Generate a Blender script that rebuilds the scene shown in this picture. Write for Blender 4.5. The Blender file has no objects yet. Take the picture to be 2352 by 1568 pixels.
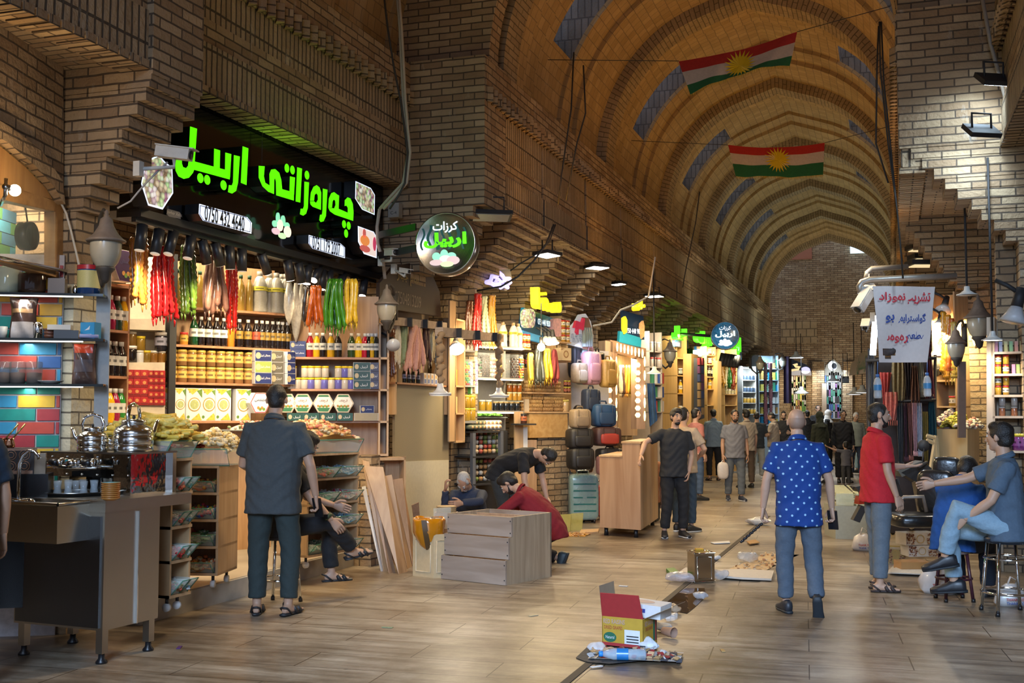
import bpy,math,random
import numpy as np
from mathutils import Vector,Matrix,noise
V=Vector
S=bpy.context.scene
COL=S.collection
random.seed(7)
PEOPLE=True
FPX=2613.0
H=1.5
TH=math.atan(870/FPX)
PITCH=math.atan(170/FPX)
cam=bpy.data.cameras.new('camera')
cam.sensor_width=36.0
cam.lens=FPX/2352*36.0
cam.clip_end=300
cam_o=bpy.data.objects.new('camera',cam)
COL.objects.link(cam_o)
cam_o.location=(0,0,H)
cam_o.rotation_euler=(math.pi/2+PITCH,0,TH)
S.camera=cam_o
CR=cam_o.rotation_euler.to_matrix()
CO=V((0,0,H))
S.view_settings.view_transform='Standard'
S.view_settings.look='None'
S.view_settings.gamma=1.0
S.view_settings.use_curve_mapping=False
S.view_settings.exposure=0.15
S.cycles.adaptive_threshold=.02
S.cycles.max_bounces=5
S.cycles.diffuse_bounces=3
S.cycles.glossy_bounces=3
S.cycles.transmission_bounces=4
S.cycles.transparent_max_bounces=8
S.cycles.caustics_reflective=False
S.cycles.caustics_refractive=False
S.cycles.sample_clamp_indirect=4.0
W=bpy.data.worlds.new('World')
S.world=W
W.use_nodes=True
bg=W.node_tree.nodes['Background']
bg.inputs[0].default_value=(0.60,0.70,.95,1)
bg.inputs[1].default_value=0.6
def light(kind,loc,energy,color=(1,.75,.42),size=.1,aim=None,spot=100,blend=.6,size_y=None):
 d=bpy.data.lights.new('lamp_or_fill_light',kind)
 d.energy=energy
 d.color=color
 if kind=='AREA':
  d.size=size
  if size_y:d.shape='RECTANGLE';d.size_y=size_y
 else:
  d.shadow_soft_size=size
 if kind=='SPOT':
  d.spot_size=math.radians(spot);d.spot_blend=blend
 o=bpy.data.objects.new('lamp_or_fill_light',d)
 COL.objects.link(o)
 o.location=loc
 if aim is not None:
  o.rotation_euler=(V(aim)-V(loc)).to_track_quat('-Z','Y').to_euler()
 return o
WARM=(1,.62,.26);TUNG=(1,.75,.45);COOL=(.62,.80,1);WHITE=(1,.9,.75)
dl=light('AREA',(1.2,-4.5,5.2),470,(.50,.70,1),5,(.6,5.0,0.0),size_y=3.5)  # unseen area source standing in for cool daylight from behind the camera
dl.data.spread=math.radians(62)
for yy,e in((3,34),(8.0,40),(12.8,48),(16.5,54),(20.5,62),(25,72),(31,95),(38,115)):  # uplights without fixtures, added to brighten the vault
 cc=(1,.44,.045)if yy<18 else((1,.52,.11)if yy<24 else((.95,.82,.55)if yy<30 else(.85,.9,.72)))
 light('SPOT',(-3.7,yy,3.4),e,cc,.35,(-1.4,yy+.5,8.2),150,.9)
 light('SPOT',(-.3,yy+1,3.4),e,cc,.35,(-2.6,yy+1.5,8.2),150,.9)
light('SPOT',(-1.6,41,2.9),130,(1,.84,.6),.3,(-1.6,44,6),140,.8)  # upward spot without a fixture, added to brighten the end wall
for x,y,z,e,c in((-3.6,8.6,3.6,220,TUNG),(-3.4,13.2,3.4,200,(1,.70,.36)),(-3.3,17.5,3.3,190,(1,.70,.36)),(-3.2,22,3.3,120,TUNG),(-2.8,28,3.2,110,WHITE),(-2.2,35,3.2,110,(.8,.9,1)),(-.5,12.5,3.4,70,TUNG),(-.4,18,3.4,80,(1,.7,.36)),(-.8,26,3.3,70,WHITE),(-1.5,42.5,3.6,90,TUNG)):  # fixtureless spots standing in for shop light spilling over the floor
 light('SPOT',(x,y,z),e,c,.25,(x,y,0),165,.5)
def ray(px,py):
 return(CR@V(((px-1176)/FPX,-(py-784)/FPX,-1.0)))
def PX(px,py,X):
 d=ray(px,py);return CO+d*(X/d.x)
def PY(px,py,Y):
 d=ray(px,py);return CO+d*(Y/d.y)
def PZ(px,py,Z=0.0):
 d=ray(px,py);return CO+d*((Z-H)/d.z)
def PT(px,py,t):
 d=ray(px,py);f=V((-math.sin(TH),math.cos(TH),0));return CO+d*(t/d.dot(f))
def tdist(p):
 return V(p).dot(V((-math.sin(TH),math.cos(TH),0)))
def proj(p):
 q=CR.transposed()@(V(p)-CO)
 return(1176+FPX*q.x/-q.z,784-FPX*q.y/-q.z)
FWD=V((-math.sin(TH),math.cos(TH),0));RGT=V((math.cos(TH),math.sin(TH),0));UP=V((0,0,1))
_m={}
def nt(name):
 m=bpy.data.materials.new(name);m.use_nodes=True
 n=m.node_tree.nodes;b=n['Principled BSDF']
 return m,n,m.node_tree.links,b
def mat(col,rough=.6,metal=0.0,var=.12,scale=30,emit=0.0,ecol=None,trans=0.0,coat=0.0,bump=0.0,alpha=1.0,sub=0.0):
 key=(tuple(col),rough,metal,var,scale,emit,ecol and tuple(ecol),trans,coat,bump,alpha,sub)
 if key in _m:return _m[key]
 m,n,l,b=nt('surface')
 tc=n.new('ShaderNodeTexCoord');nz=n.new('ShaderNodeTexNoise');nz.inputs['Scale'].default_value=scale
 nz.inputs['Detail'].default_value=3
 l.new(tc.outputs['Object'],nz.inputs['Vector'])
 r=n.new('ShaderNodeMix');r.data_type='RGBA'
 c=V(col[:3])
 r.inputs[6].default_value=(*(c*(1-var)),1);r.inputs[7].default_value=(*[min(1,x)for x in c*(1+var)],1)
 l.new(nz.outputs['Fac'],r.inputs[0]);l.new(r.outputs[2],b.inputs['Base Color'])
 b.inputs['Roughness'].default_value=rough;b.inputs['Metallic'].default_value=metal
 if trans:b.inputs['Transmission Weight'].default_value=trans;b.inputs['IOR'].default_value=1.35
 if coat:b.inputs['Coat Weight'].default_value=coat;b.inputs['Coat Roughness'].default_value=.08
 if alpha<1:b.inputs['Alpha'].default_value=alpha
 if sub:b.inputs['Subsurface Weight'].default_value=sub;b.inputs['Subsurface Radius'].default_value=(.02,.008,.004)
 if bump:
  bp=n.new('ShaderNodeBump');bp.inputs['Strength'].default_value=bump;bp.inputs['Distance'].default_value=.01
  l.new(nz.outputs['Fac'],bp.inputs['Height']);l.new(bp.outputs['Normal'],b.inputs['Normal'])
 if emit:
  b.inputs['Emission Color'].default_value=(*(ecol or col)[:3],1);b.inputs['Emission Strength'].default_value=emit
 _m[key]=m
 return m
def ramp(n,stops):
 r=n.new('ShaderNodeValToRGB');e=r.color_ramp.elements
 while len(e)<len(stops):e.new(.5)
 for k,(p,c)in enumerate(stops):e[k].position=p;e[k].color=(*c,1)
 return r
def brick_mat(c1,c2,mortar,bw=.23,bh=.088,ms=.011,bump=.9,stain=.35,dark=.6,rot=False,off=.5,white=0.0,paint=None):
 m,n,l,b=nt('brick')
 uv=n.new('ShaderNodeUVMap');uv.uv_map='UVMap'
 src=uv.outputs[0]
 nz0=n.new('ShaderNodeTexNoise');nz0.inputs['Scale'].default_value=5;nz0.inputs['Detail'].default_value=2
 l.new(src,nz0.inputs['Vector'])
 ms0=n.new('ShaderNodeVectorMath');ms0.operation='MULTIPLY_ADD'
 l.new(nz0.outputs['Color'],ms0.inputs[0]);ms0.inputs[1].default_value=(.016,.016,0);l.new(src,ms0.inputs[2])
 br=n.new('ShaderNodeTexBrick');br.offset=off
 br.inputs['Scale'].default_value=1;br.inputs['Mortar Size'].default_value=ms;br.inputs['Mortar Smooth'].default_value=.25
 br.inputs['Brick Width'].default_value=bw;br.inputs['Row Height'].default_value=bh
 br.inputs['Color1'].default_value=(*c1,1);br.inputs['Color2'].default_value=(*c2,1);br.inputs['Mortar'].default_value=(*mortar,1)
 br.inputs['Bias'].default_value=-.1
 l.new(ms0.outputs[0],br.inputs['Vector'])
 tc=n.new('ShaderNodeTexCoord')
 nz=n.new('ShaderNodeTexNoise');nz.inputs['Scale'].default_value=1.3;nz.inputs['Detail'].default_value=6;nz.inputs['Roughness'].default_value=.65
 l.new(tc.outputs['Object'],nz.inputs['Vector'])
 rp=ramp(n,[(.32,(dark,dark*.97,dark*.93)),(.62,(1,1,1))]);l.new(nz.outputs['Fac'],rp.inputs[0])
 mx=n.new('ShaderNodeMix');mx.data_type='RGBA';mx.blend_type='MULTIPLY';mx.inputs[0].default_value=stain*2 if stain<.5 else 1
 l.new(br.outputs['Color'],mx.inputs[6]);l.new(rp.outputs[0],mx.inputs[7])
 out=mx.outputs[2]
 if white:
  n2=n.new('ShaderNodeTexNoise');n2.inputs['Scale'].default_value=2.2;n2.inputs['Detail'].default_value=9;n2.inputs['Roughness'].default_value=.75
  mp=n.new('ShaderNodeMapping');mp.inputs['Scale'].default_value=(1.6,1.6,.7);l.new(tc.outputs['Object'],mp.inputs[0]);l.new(mp.outputs[0],n2.inputs['Vector'])
  rw=ramp(n,[(.6,(0,0,0)),(.72,(white,)*3)]);l.new(n2.outputs['Fac'],rw.inputs[0])
  mw=n.new('ShaderNodeMix');mw.data_type='RGBA';l.new(rw.outputs[0],mw.inputs[0]);l.new(out,mw.inputs[6]);mw.inputs[7].default_value=(.5,.46,.4,1)
  out=mw.outputs[2]
 l.new(out,b.inputs['Base Color'])
 b.inputs['Roughness'].default_value=.85
 n3=n.new('ShaderNodeTexNoise');n3.inputs['Scale'].default_value=28;n3.inputs['Detail'].default_value=4
 l.new(tc.outputs['Object'],n3.inputs['Vector'])
 ad=n.new('ShaderNodeMath');ad.operation='MULTIPLY_ADD';l.new(br.outputs['Fac'],ad.inputs[0]);ad.inputs[1].default_value=-1.0
 l.new(n3.outputs['Fac'],ad.inputs[2])
 bp=n.new('ShaderNodeBump');bp.inputs['Strength'].default_value=bump;bp.inputs['Distance'].default_value=.02
 l.new(ad.outputs[0],bp.inputs['Height']);l.new(bp.outputs['Normal'],b.inputs['Normal'])
 return m
_w={}
def wood(c1,c2,scale=1.0,rough=.45,axis='Z'):
 key=(c1,c2,scale,rough,axis)
 if key in _w:return _w[key]
 m,n,l,b=nt('wood')
 tc=n.new('ShaderNodeTexCoord');mp=n.new('ShaderNodeMapping')
 k={'X':(.8,9,9),'Y':(9,.8,9),'Z':(9,9,.8)}[axis]
 mp.inputs['Scale'].default_value=[x*scale for x in k]
 l.new(tc.outputs['Object'],mp.inputs[0])
 nz=n.new('ShaderNodeTexNoise');nz.inputs['Scale'].default_value=2.2;nz.inputs['Detail'].default_value=6;nz.inputs['Distortion'].default_value=.8
 l.new(mp.outputs[0],nz.inputs['Vector'])
 r=ramp(n,[(.3,c1),(.5,tuple((a+q)/2 for a,q in zip(c1,c2))),(.7,c2)])
 l.new(nz.outputs['Fac'],r.inputs[0]);l.new(r.outputs[0],b.inputs['Base Color'])
 b.inputs['Roughness'].default_value=rough
 _w[key]=m
 return m
def emis(col,s):
 return mat(col,.5,0,0,10,s,col)
class MB:
 def __init__(s):
  s.v=[];s.f=[];s.mi=[];s.sm=[];s.uv={}
 def add(s,vs,fs,mi=0,sm=False):
  o=len(s.v);s.v.extend([tuple(p)for p in vs])
  for f in fs:
   s.f.append([i+o for i in f]);s.mi.append(mi);s.sm.append(sm)
  return s
 def box(s,c,d,rz=0,mi=0,M=None):
  x,y,z=d[0]/2,d[1]/2,d[2]/2
  P=[V((a*x,b_*y,e*z))for e in(-1,1)for b_ in(-1,1)for a in(-1,1)]
  R=M if M is not None else(Matrix.Rotation(rz,3,'Z')if rz else None)
  if R is not None:P=[R@p for p in P]
  c=V(c)
  return s.add([p+c for p in P],[(0,2,3,1),(4,5,7,6),(0,1,5,4),(2,6,7,3),(0,4,6,2),(1,3,7,5)],mi)
 def bb(s,a,b,mi=0):
  a=V(a);b=V(b)
  lo=V((min(a.x,b.x),min(a.y,b.y),min(a.z,b.z)));hi=V((max(a.x,b.x),max(a.y,b.y),max(a.z,b.z)))
  return s.box((lo+hi)/2,hi-lo,0,mi)
 def slab(s,q,n,mi=0):
  q=[V(p)for p in q];n=V(n);k=len(q)
  nn=(q[1]-q[0]).cross(q[2]-q[1])
  if nn.dot(n)>0:q=q[::-1]
  vs=q+[p+n for p in q]
  fs=[tuple(range(k)),tuple(range(2*k-1,k-1,-1))]
  fs+=[(i,i+k,(i+1)%k+k,(i+1)%k)for i in range(k)]
  return s.add(vs,fs,mi)
 def tube(s,pts,r,n=8,mi=0,cap=True,sm=True,sq=None):
  pts=[V(p)for p in pts];k=len(pts)
  rr=r if isinstance(r,(list,tuple))else[r]*k
  vs=[];up=None
  for i,p in enumerate(pts):
   t=(pts[min(i+1,k-1)]-pts[max(i-1,0)])
   if t.length<1e-9:t=V((0,0,1))
   t.normalize()
   if up is None:
    up=V((0,0,1))if abs(t.z)<.9 else V((0,1,0))
   a=(up-t*up.dot(t))
   if a.length<1e-6:a=t.orthogonal()
   a.normalize();up=a;b=t.cross(a)
   e=sq[i]if isinstance(sq,list)else(sq or 1)
   for j in range(n):
    g=2*math.pi*j/n
    vs.append(p+(a*math.cos(g)+b*math.sin(g)*e)*rr[i])
  fs=[]
  for i in range(k-1):
   for j in range(n):
    fs.append((i*n+j,i*n+(j+1)%n,(i+1)*n+(j+1)%n,(i+1)*n+j))
  if cap:fs.append(tuple(range(n-1,-1,-1)));fs.append(tuple(range((k-1)*n,k*n)))
  return s.add(vs,fs,mi,sm)
 def lathe(s,prof,c=(0,0,0),n=16,mi=0,sm=True,M=None,sx=1,sy=1):
  c=V(c);vs=[]
  for r,z in prof:
   for j in range(n):
    g=2*math.pi*j/n;p=V((r*math.cos(g)*sx,r*math.sin(g)*sy,z))
    vs.append((M@p if M is not None else p)+c)
  k=len(prof);fs=[]
  for i in range(k-1):
   for j in range(n):
    fs.append((i*n+j,i*n+(j+1)%n,(i+1)*n+(j+1)%n,(i+1)*n+j))
  if prof[0][0]>1e-5:fs.append(tuple(range(n-1,-1,-1)))
  if prof[-1][0]>1e-5:fs.append(tuple(range((k-1)*n,k*n)))
  return s.add(vs,fs,mi,sm)
 def ball(s,c,r,n=10,m=7,mi=0,M=None):
  r=V(r)if not isinstance(r,(int,float))else V((r,r,r));c=V(c)
  vs=[];fs=[]
  for i in range(m+1):
   a=math.pi*i/m
   for j in range(n):
    g=2*math.pi*j/n
    p=V((r.x*math.sin(a)*math.cos(g),r.y*math.sin(a)*math.sin(g),-r.z*math.cos(a)))
    vs.append((M@p if M is not None else p)+c)
  for i in range(m):
   for j in range(n):
    fs.append((i*n+j,i*n+(j+1)%n,(i+1)*n+(j+1)%n,(i+1)*n+j))
  return s.add(vs,fs,mi,True)
 def grid(s,fn,nu,nv,mi=0,sm=True):
  vs=[fn(i/nu,j/nv)for j in range(nv+1)for i in range(nu+1)]
  w=nu+1
  return s.add(vs,[(j*w+i,j*w+i+1,(j+1)*w+i+1,(j+1)*w+i)for j in range(nv)for i in range(nu)],mi,sm)
 def build(s,name,mats,parent=None,loc=None,uvmap=False,rz=0,rot=None):
  me=bpy.data.meshes.new(name)
  base=V(loc)if loc is not None else V((0,0,0))
  me.from_pydata([(p[0]-base.x,p[1]-base.y,p[2]-base.z)for p in s.v]if loc is not None else s.v,[],s.f)
  if not isinstance(mats,(list,tuple)):mats=[mats]
  for m in mats:me.materials.append(m)
  if len(mats)>1:me.polygons.foreach_set('material_index',s.mi)
  me.polygons.foreach_set('use_smooth',s.sm)
  if uvmap:
   u=me.uv_layers.new(name='UVMap')
   for p in me.polygons:
    nn=p.normal
    if p.index in s.uv:
     for k,li in enumerate(p.loop_indices):u.data[li].uv=s.uv[p.index][k]
     continue
    if abs(nn.z)>.75:t=V((1,0,0));w=V((0,1,0))
    else:
     t=V((0,0,1)).cross(nn).normalized();w=V((0,0,1))
    for li in p.loop_indices:
     q=V(s.v[me.loops[li].vertex_index])
     u.data[li].uv=(q.dot(t),q.dot(w))
  me.update()
  o=bpy.data.objects.new(name,me);COL.objects.link(o)
  o.location=base
  if rot is not None:o.rotation_euler=rot
  elif rz:o.rotation_euler=(0,0,rz)
  if parent is not None:
   o.parent=parent
   if loc is not None:o.matrix_parent_inverse=parent.matrix_basis.inverted()
  return o
def part(name,mb,m,parent,label=None,stuff=False):
 0
 o=mb.build(name,m)
 o.parent=parent
 o.matrix_parent_inverse=parent.matrix_basis.inverted()
 if label:o['label']=label
 if stuff:o['kind']='stuff'
 return o
def tag(o,label,cat,group=None,kind=None):
 o['label']=label;o['category']=cat
 if group:o['group']=group
 if kind:o['kind']=kind
 return o
def empty(name,loc,label,cat,group=None,rz=0):
 o=bpy.data.objects.new(name,None);COL.objects.link(o)
 o.location=loc;o.rotation_euler=(0,0,rz);o.empty_display_size=.1
 return tag(o,label,cat,group)
def struct(name,mb,m,uvmap=True):
 o=mb.build(name,m,None,None,uvmap);o['kind']='structure'
 return o
def dup(o,loc=None,rz=None,label=None,parent=None,scale=None):
 c=o.copy();COL.objects.link(c);c.parent=parent if parent is not None else None
 if parent is not None:c.matrix_parent_inverse=o.matrix_parent_inverse
 if loc is not None:c.location=loc
 if rz is not None:c.rotation_euler=(0,0,rz)
 if scale is not None:c.scale=(scale,)*3 if isinstance(scale,(int,float))else scale
 if label:c['label']=label
 for ch in list(o.children):dup(ch,parent=c)
 return c
_AR={}
for _c,_b,_n in(('ا',0xFE8D,2),('ب',0xFE8F,4),('ت',0xFE95,4),('ج',0xFE9D,4),('د',0xFEA9,2),('ر',0xFEAD,2),('ز',0xFEAF,2),('س',0xFEB1,4),('ش',0xFEB5,4),('ط',0xFEC1,4),('ع',0xFEC9,4),('ف',0xFED1,4),('ق',0xFED5,4),('ک',0xFED9,4),('ل',0xFEDD,4),('م',0xFEE1,4),('ن',0xFEE5,4),('ه',0xFEE9,4),('و',0xFEED,2),('ی',0xFBFC,4),('چ',0xFB7A,4),('گ',0xFB92,4),('ي',0xFEF1,4),('پ',0xFB56,4),('ك',0xFED9,4)):
 _AR[_c]=(_b,_n)
def shape_arabic(t):
 out=[]
 for i,c in enumerate(t):
  if c not in _AR:out.append(c);continue
  b_,n_=_AR[c]
  pv=t[i-1]if i else ' ';nx=t[i+1]if i+1<len(t)else ' '
  jp=pv in _AR and _AR[pv][1]==4
  jn=(nx in _AR or nx in 'ەۆ')and n_==4
  out.append(chr(b_+(3 if jp and jn else 1 if jp else 2 if jn else 0)))
 return ''.join(reversed(out))
def text_mesh(t,height,extrude=.005,bold=0.0,ar=False,width=None):
 0
 cu=bpy.data.curves.new('lettering','FONT');cu.body=shape_arabic(t)if ar else t
 cu.offset=bold;cu.extrude=0;cu.resolution_u=2
 o=bpy.data.objects.new('lettering',cu);COL.objects.link(o)
 dg=bpy.context.evaluated_depsgraph_get()
 me=bpy.data.meshes.new_from_object(o.evaluated_get(dg))
 vs=[v.co.copy()for v in me.vertices];fs=[tuple(p.vertices)for p in me.polygons]
 bpy.data.objects.remove(o);bpy.data.curves.remove(cu);bpy.data.meshes.remove(me)
 if not vs:return[],[],0,0
 x0=min(v.x for v in vs);x1=max(v.x for v in vs);y0=min(v.y for v in vs);y1=max(v.y for v in vs)
 k=height/(y1-y0);kx=width/(x1-x0)if width else k
 q=[V(((v.x-(x0+x1)/2)*kx,0,(v.y-(y0+y1)/2)*k))for v in vs]
 return q,fs,(x1-x0)*kx,height
def put_text(mb,t,c,h,right,normal,mi=0,bold=0.0,ar=False,width=None,up=None,depth=0.0):
 0
 vs,fs,w,hh=text_mesh(t,h,0,bold,ar,width)
 r=V(right).normalized();nn=V(normal).normalized();u=V(up)if up is not None else nn.cross(r)
 c=V(c)
 P=[c+r*p.x+u*p.z for p in vs]
 if not depth:return mb.add(P,fs,mi)
 k=len(P);ed={}
 for f in fs:
  for i in range(len(f)):
   a,b=f[i],f[(i+1)%len(f)]
   if(b,a)in ed:del ed[(b,a)]
   else:ed[(a,b)]=1
 F=list(fs)+[(b,a,a+k,b+k)for a,b in ed]
 return mb.add(P+[p-nn*depth for p in P],F,mi)
# ================================================================ the setting
BRK=brick_mat((.31,.205,.115),(.50,.375,.23),(.10,.072,.048),bw=.26,bh=.078,ms=.008,bump=.7,white=.55)
BRKV=brick_mat((.38,.28,.17),(.50,.38,.24),(.09,.07,.05),bw=.075,bh=.34,off=0.0,white=.75)
VLT=brick_mat((.40,.27,.12),(.50,.35,.17),(.25,.18,.10),bw=.17,bh=.16,ms=.007,bump=.4,stain=.3,white=.3)
RIBM=brick_mat((.33,.24,.14),(.40,.30,.18),(.13,.1,.06),bw=.30,bh=.085,ms=.008,bump=.7)
REV=brick_mat((.19,.18,.165),(.27,.255,.235),(.12,.115,.11),bw=.1,bh=.3,ms=.01)
PARQ=brick_mat((.42,.31,.18),(.5,.38,.23),(.2,.15,.09),bw=.3,bh=.3,ms=.02)
XL,XR,XC=-4.2,.14,-2.03
XLN,XRN=-5.1,1.05
ZS=5.45
PIERS=[12.9,15.2,17.2,19.2,22.1,24.8,27.8,31,34,37.2,40.4]
def arc(a,r,d,n=22):
 0
 R=.95*a;am=math.radians(73);pts=[]
 z1=R*math.sin(am);x1=-a+R-R*math.cos(am);rise=z1-x1*math.cos(am)/math.sin(am);kz=r/rise;k=int(n*.78)
 for i in range(k+1):
  g=am*i/k;pts.append((-a+R-(R-d)*math.cos(g),(R-d)*math.sin(g)*kz))
 x0,z0=pts[-1]
 for i in range(1,n-k+1):
  f=i/(n-k);x=x0*(1-f);pts.append((x,z0+(x-x0)*kz*math.cos(am)/math.sin(am)))
 return pts+[(-x,z)for x,z in reversed(pts[:-1])]
def vault(name,y0,y1,a,r,bands,m,slots=()):
 0
 mb=MB();y=y0;prev=None;n=22
 L=[0]
 for p,q in zip(arc(a,r,0,n),arc(a,r,0,n)[1:]):L.append(L[-1]+math.hypot(q[0]-p[0],q[1]-p[1]))
 rib=MB()
 for(ln,d,isr)in bands:
  pr=arc(a,r,d,n);yb=min(y+ln,y1)
  tgt=rib if isr else mb
  if prev is not None and abs(prev[0]-d)>1e-4:
   P=arc(a,r,prev[0],n)
   for i in range(len(pr)-1):
    t=rib if(isr or prev[1])else mb
    t.add([(XC+P[i][0],y,ZS+P[i][1]),(XC+P[i+1][0],y,ZS+P[i+1][1]),(XC+pr[i+1][0],y,ZS+pr[i+1][1]),(XC+pr[i][0],y,ZS+pr[i][1])],[(0,1,2,3)])
    t.uv[len(t.f)-1]=[(0,L[i]),(0,L[i+1]),(.28,L[i+1]),(.28,L[i])]
  cuts=sorted({y,yb}|{s for q in slots for s in q[:2]if y<s<yb})
  for ya,yc in zip(cuts,cuts[1:]):
   ym=(ya+yc)/2
   for i in range(len(pr)-1):
    k=min(i,len(pr)-2-i)
    if any(s[0]<ym<s[1]and s[2]<=k<s[3]for s in slots):continue
    p,q=pr[i],pr[i+1]
    tgt.add([(XC+p[0],ya,ZS+p[1]),(XC+p[0],yc,ZS+p[1]),(XC+q[0],yc,ZS+q[1]),(XC+q[0],ya,ZS+q[1])],[(3,2,1,0)],0,True)
    tgt.uv[len(tgt.f)-1]=[(ya,L[i+1]),(yc,L[i+1]),(yc,L[i]),(ya,L[i])]
  prev=(d,isr);y=yb
  if y>=y1:break
 rv=mb;mb=MB()
 for(ya,yc,i0,i1)in slots:
  pr=arc(a,r,0,n);m_=len(pr)-1
  for side in(0,1):
   idx=[i0+k for k in range(i1-i0+1)]
   if side:idx=[m_-i for i in idx]
   P=[V((XC+pr[i][0],0,ZS+pr[i][1]))for i in idx]
   out=[p+V((p.x-XC,0,(p.z-ZS)*.9+.6)).normalized()*.55 for p in P]
   for k in range(len(P)-1):
    for yy in(ya,yc):
     mb.add([P[k]+V((0,yy,0)),P[k+1]+V((0,yy,0)),out[k+1]+V((0,yy,0)),out[k]+V((0,yy,0))],[(0,1,2,3)])
   for e in(0,-1):
    mb.add([P[e]+V((0,ya,0)),P[e]+V((0,yc,0)),out[e]+V((0,yc,0)),out[e]+V((0,ya,0))],[(0,1,2,3)])
 if mb.f:struct('trim_reveal',mb,REV)
 o=struct(name,rv,m)
 if rib.f:struct('trim_1',rib,RIBM)
 return o
def bays(y0,pitch,n):
 b=[]
 for k in range(n):
  b+=[(.5,.30,True),(.75,.13,False),(.6,.06,False),(1.35,.0,False),(.6,.06,False),(pitch-3.8,.13,False)]
 return b
slots=[(12.3+5.03*k+2.3,12.3+5.03*k+3.2,6,14)for k in range(6)]
vault('ceiling',12.0,43.3,(XR-XL)/2+.30,2.8,[(.3,.13,False)]+bays(12.3,5.03,7),VLT,slots)
vault('ceiling',-3.0,11.9,(XRN-XLN)/2+.3,3.05,[(2.2,.1,False)]+bays(0,4.6,4),VLT,[(7.4,8.3,6,12)])
mb=MB()
A1=arc((XR-XL)/2+.3,2.8,.3);A2=arc((XRN-XLN)/2+.3,3.1,0)
for i in range(len(A1)-1):
 mb.add([(XC+A1[i][0],11.8,ZS+A1[i][1]),(XC+A1[i+1][0],11.8,ZS+A1[i+1][1]),(XC+A2[i+1][0],11.8,ZS+A2[i+1][1]),(XC+A2[i][0],11.8,ZS+A2[i][1])],[(3,2,1,0)])
 mb.add([(XC+A1[i][0],11.8,ZS+A1[i][1]),(XC+A1[i+1][0],11.8,ZS+A1[i+1][1]),(XC+A1[i+1][0],12.1,ZS+A1[i+1][1]),(XC+A1[i][0],12.1,ZS+A1[i][1])],[(0,1,2,3)])
struct('trim_2',mb,BRK)
def frieze(side,x,y0,y1,z0,grooves,name):
 0
 s=1 if side=='left' else-1
 w=MB();v=MB()
 xb=x-s*.9
 w.bb((xb,y0,z0),(x-s*.12,y1,ZS))
 cut=[y0]+[g for g in grooves if y0<g<y1]+[y1]
 for a,b in zip(cut,cut[1:]):
  a2=a+(.05 if a>y0 else 0);b2=b-(.05 if b<y1 else 0)
  v.bb((x-s*.13,a2,z0+.0),(x,b2,z0+.36))
  w.bb((x-s*.13,a2,z0+.36),(x-s*.015,b2,z0+.56))
  v.bb((x-s*.13,a2,z0+.56),(x-s*.02,b2,ZS-.46))
 w.bb((x-s*.13,y0,ZS-.46),(x+s*.03,y1,ZS))
 n=int((y1-y0)/.15)
 for k in range(n):
  ya=y0+(k+.5)*(y1-y0)/n
  w.box((x+s*.035,ya,ZS-.40),(.07,.085,.17),math.radians(40))
 m_=int((y1-y0)/.11)
 for k in range(m_):
  ya=y0+(k+.5)*(y1-y0)/m_
  w.box((x-s*.10,ya,z0-.03),(.24,.085,.06))
 struct(name,w,BRK);struct(name,v,BRKV)
frieze('left',XL,11.63,43.2,3.92,[12.35,13.9,16.1,18.4,21.2,23.5,25.4,27.8,30,32.5,35,37.6,40],'wall_left_upper')
frieze('right',XR,11.63,43.2,3.92,[14,16.4,18.8,21.2,23.6,26,28.5,31,34,37,40],'wall_right_upper')
frieze('left',XLN,7.1,11.7,4.1,[],'wall_left_lintel')
frieze('left',-4.84,-2.0,6.55,3.95,[],'wall_left_lintel')
frieze('right',XRN,-2.0,11.7,4.1,[],'wall_right_lintel')
def pier(side,y0,yl,yu,xlow,xup,zb=3.05,zt=3.92,yo=None,depth=1.3,top=None,xtop=None):
 0
 s=1 if side=='left' else-1
 mb=MB();n=10;h=(zt-zb)/n;rg=random.Random(int(y0*10))
 yo=(yu-yl)/2 if yo is None else yo
 mb.bb((xlow,y0+yo,0),(xlow-s*depth,y0+yo+yl,zb))
 for k in range(n):
  f=(k+1)/n;j=rg.uniform(-.014,.014)
  mb.bb((xlow+(xup-xlow)*f+s*j,y0+yo*(1-f),zb+k*h+.004),(xlow-s*depth,y0+yo+yl+(yu-yl-yo)*f+j,zb+(k+1)*h))
 if top:mb.bb((xtop or xup,y0,zt),(xlow-s*depth,y0+yu,top))
 struct('wall_%s_pier'%side,mb,BRK)
pier('left',6.55,.25,.60,-5.41,-4.80,2.93,3.86,.0,.75,top=6.6)
cb=MB();cb.bb((-5.40,6.535,.9),(-6.05,6.81,2.42));struct('wall_left_pier_paint',cb,brick_mat((.55,.50,.36),(.62,.57,.43),(.14,.12,.09),bw=.25,bh=.09,ms=.007,bump=.6,stain=.3,dark=.7))
pier('left',11.60,.3,.72,-5.5,XL+.02,2.75,3.92,.15,.5,top=ZS+.03,xtop=XL+.02)
mb=MB();mb.bb((-4.95,10.42,0),(-5.16,10.72,1.1));struct('wall_counter',mb,BRK)
pier('right',11.60,.5,.72,1.18,XR-.02,3.15,4.2,.06,2.2,top=ZS+.03,xtop=XR-.02)
for y in PIERS:pier('left',y,.5,1.25,-5.22 if y<14 else-5.08,XL-.02)
for y in(14.6,17.4,20.2,23.2,26.4,29.6,33,37):pier('right',y,.5,1.2,.86,XR+.02)
CRM=mat((.55,.50,.42),.7,var=.15,scale=6)
pl=MB();pl.bb((-5.17,7.0,0),(-8.6,11.35,.16));struct('floor_shop',pl,mat((.42,.37,.30),.35,var=.2,scale=5),False)
pk=MB();pk.bb((-5.14,7.0,0),(-5.2,11.3,.155));struct('trim_3',pk,mat((.40,.38,.34),.5,var=.3,scale=7),False)
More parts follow.
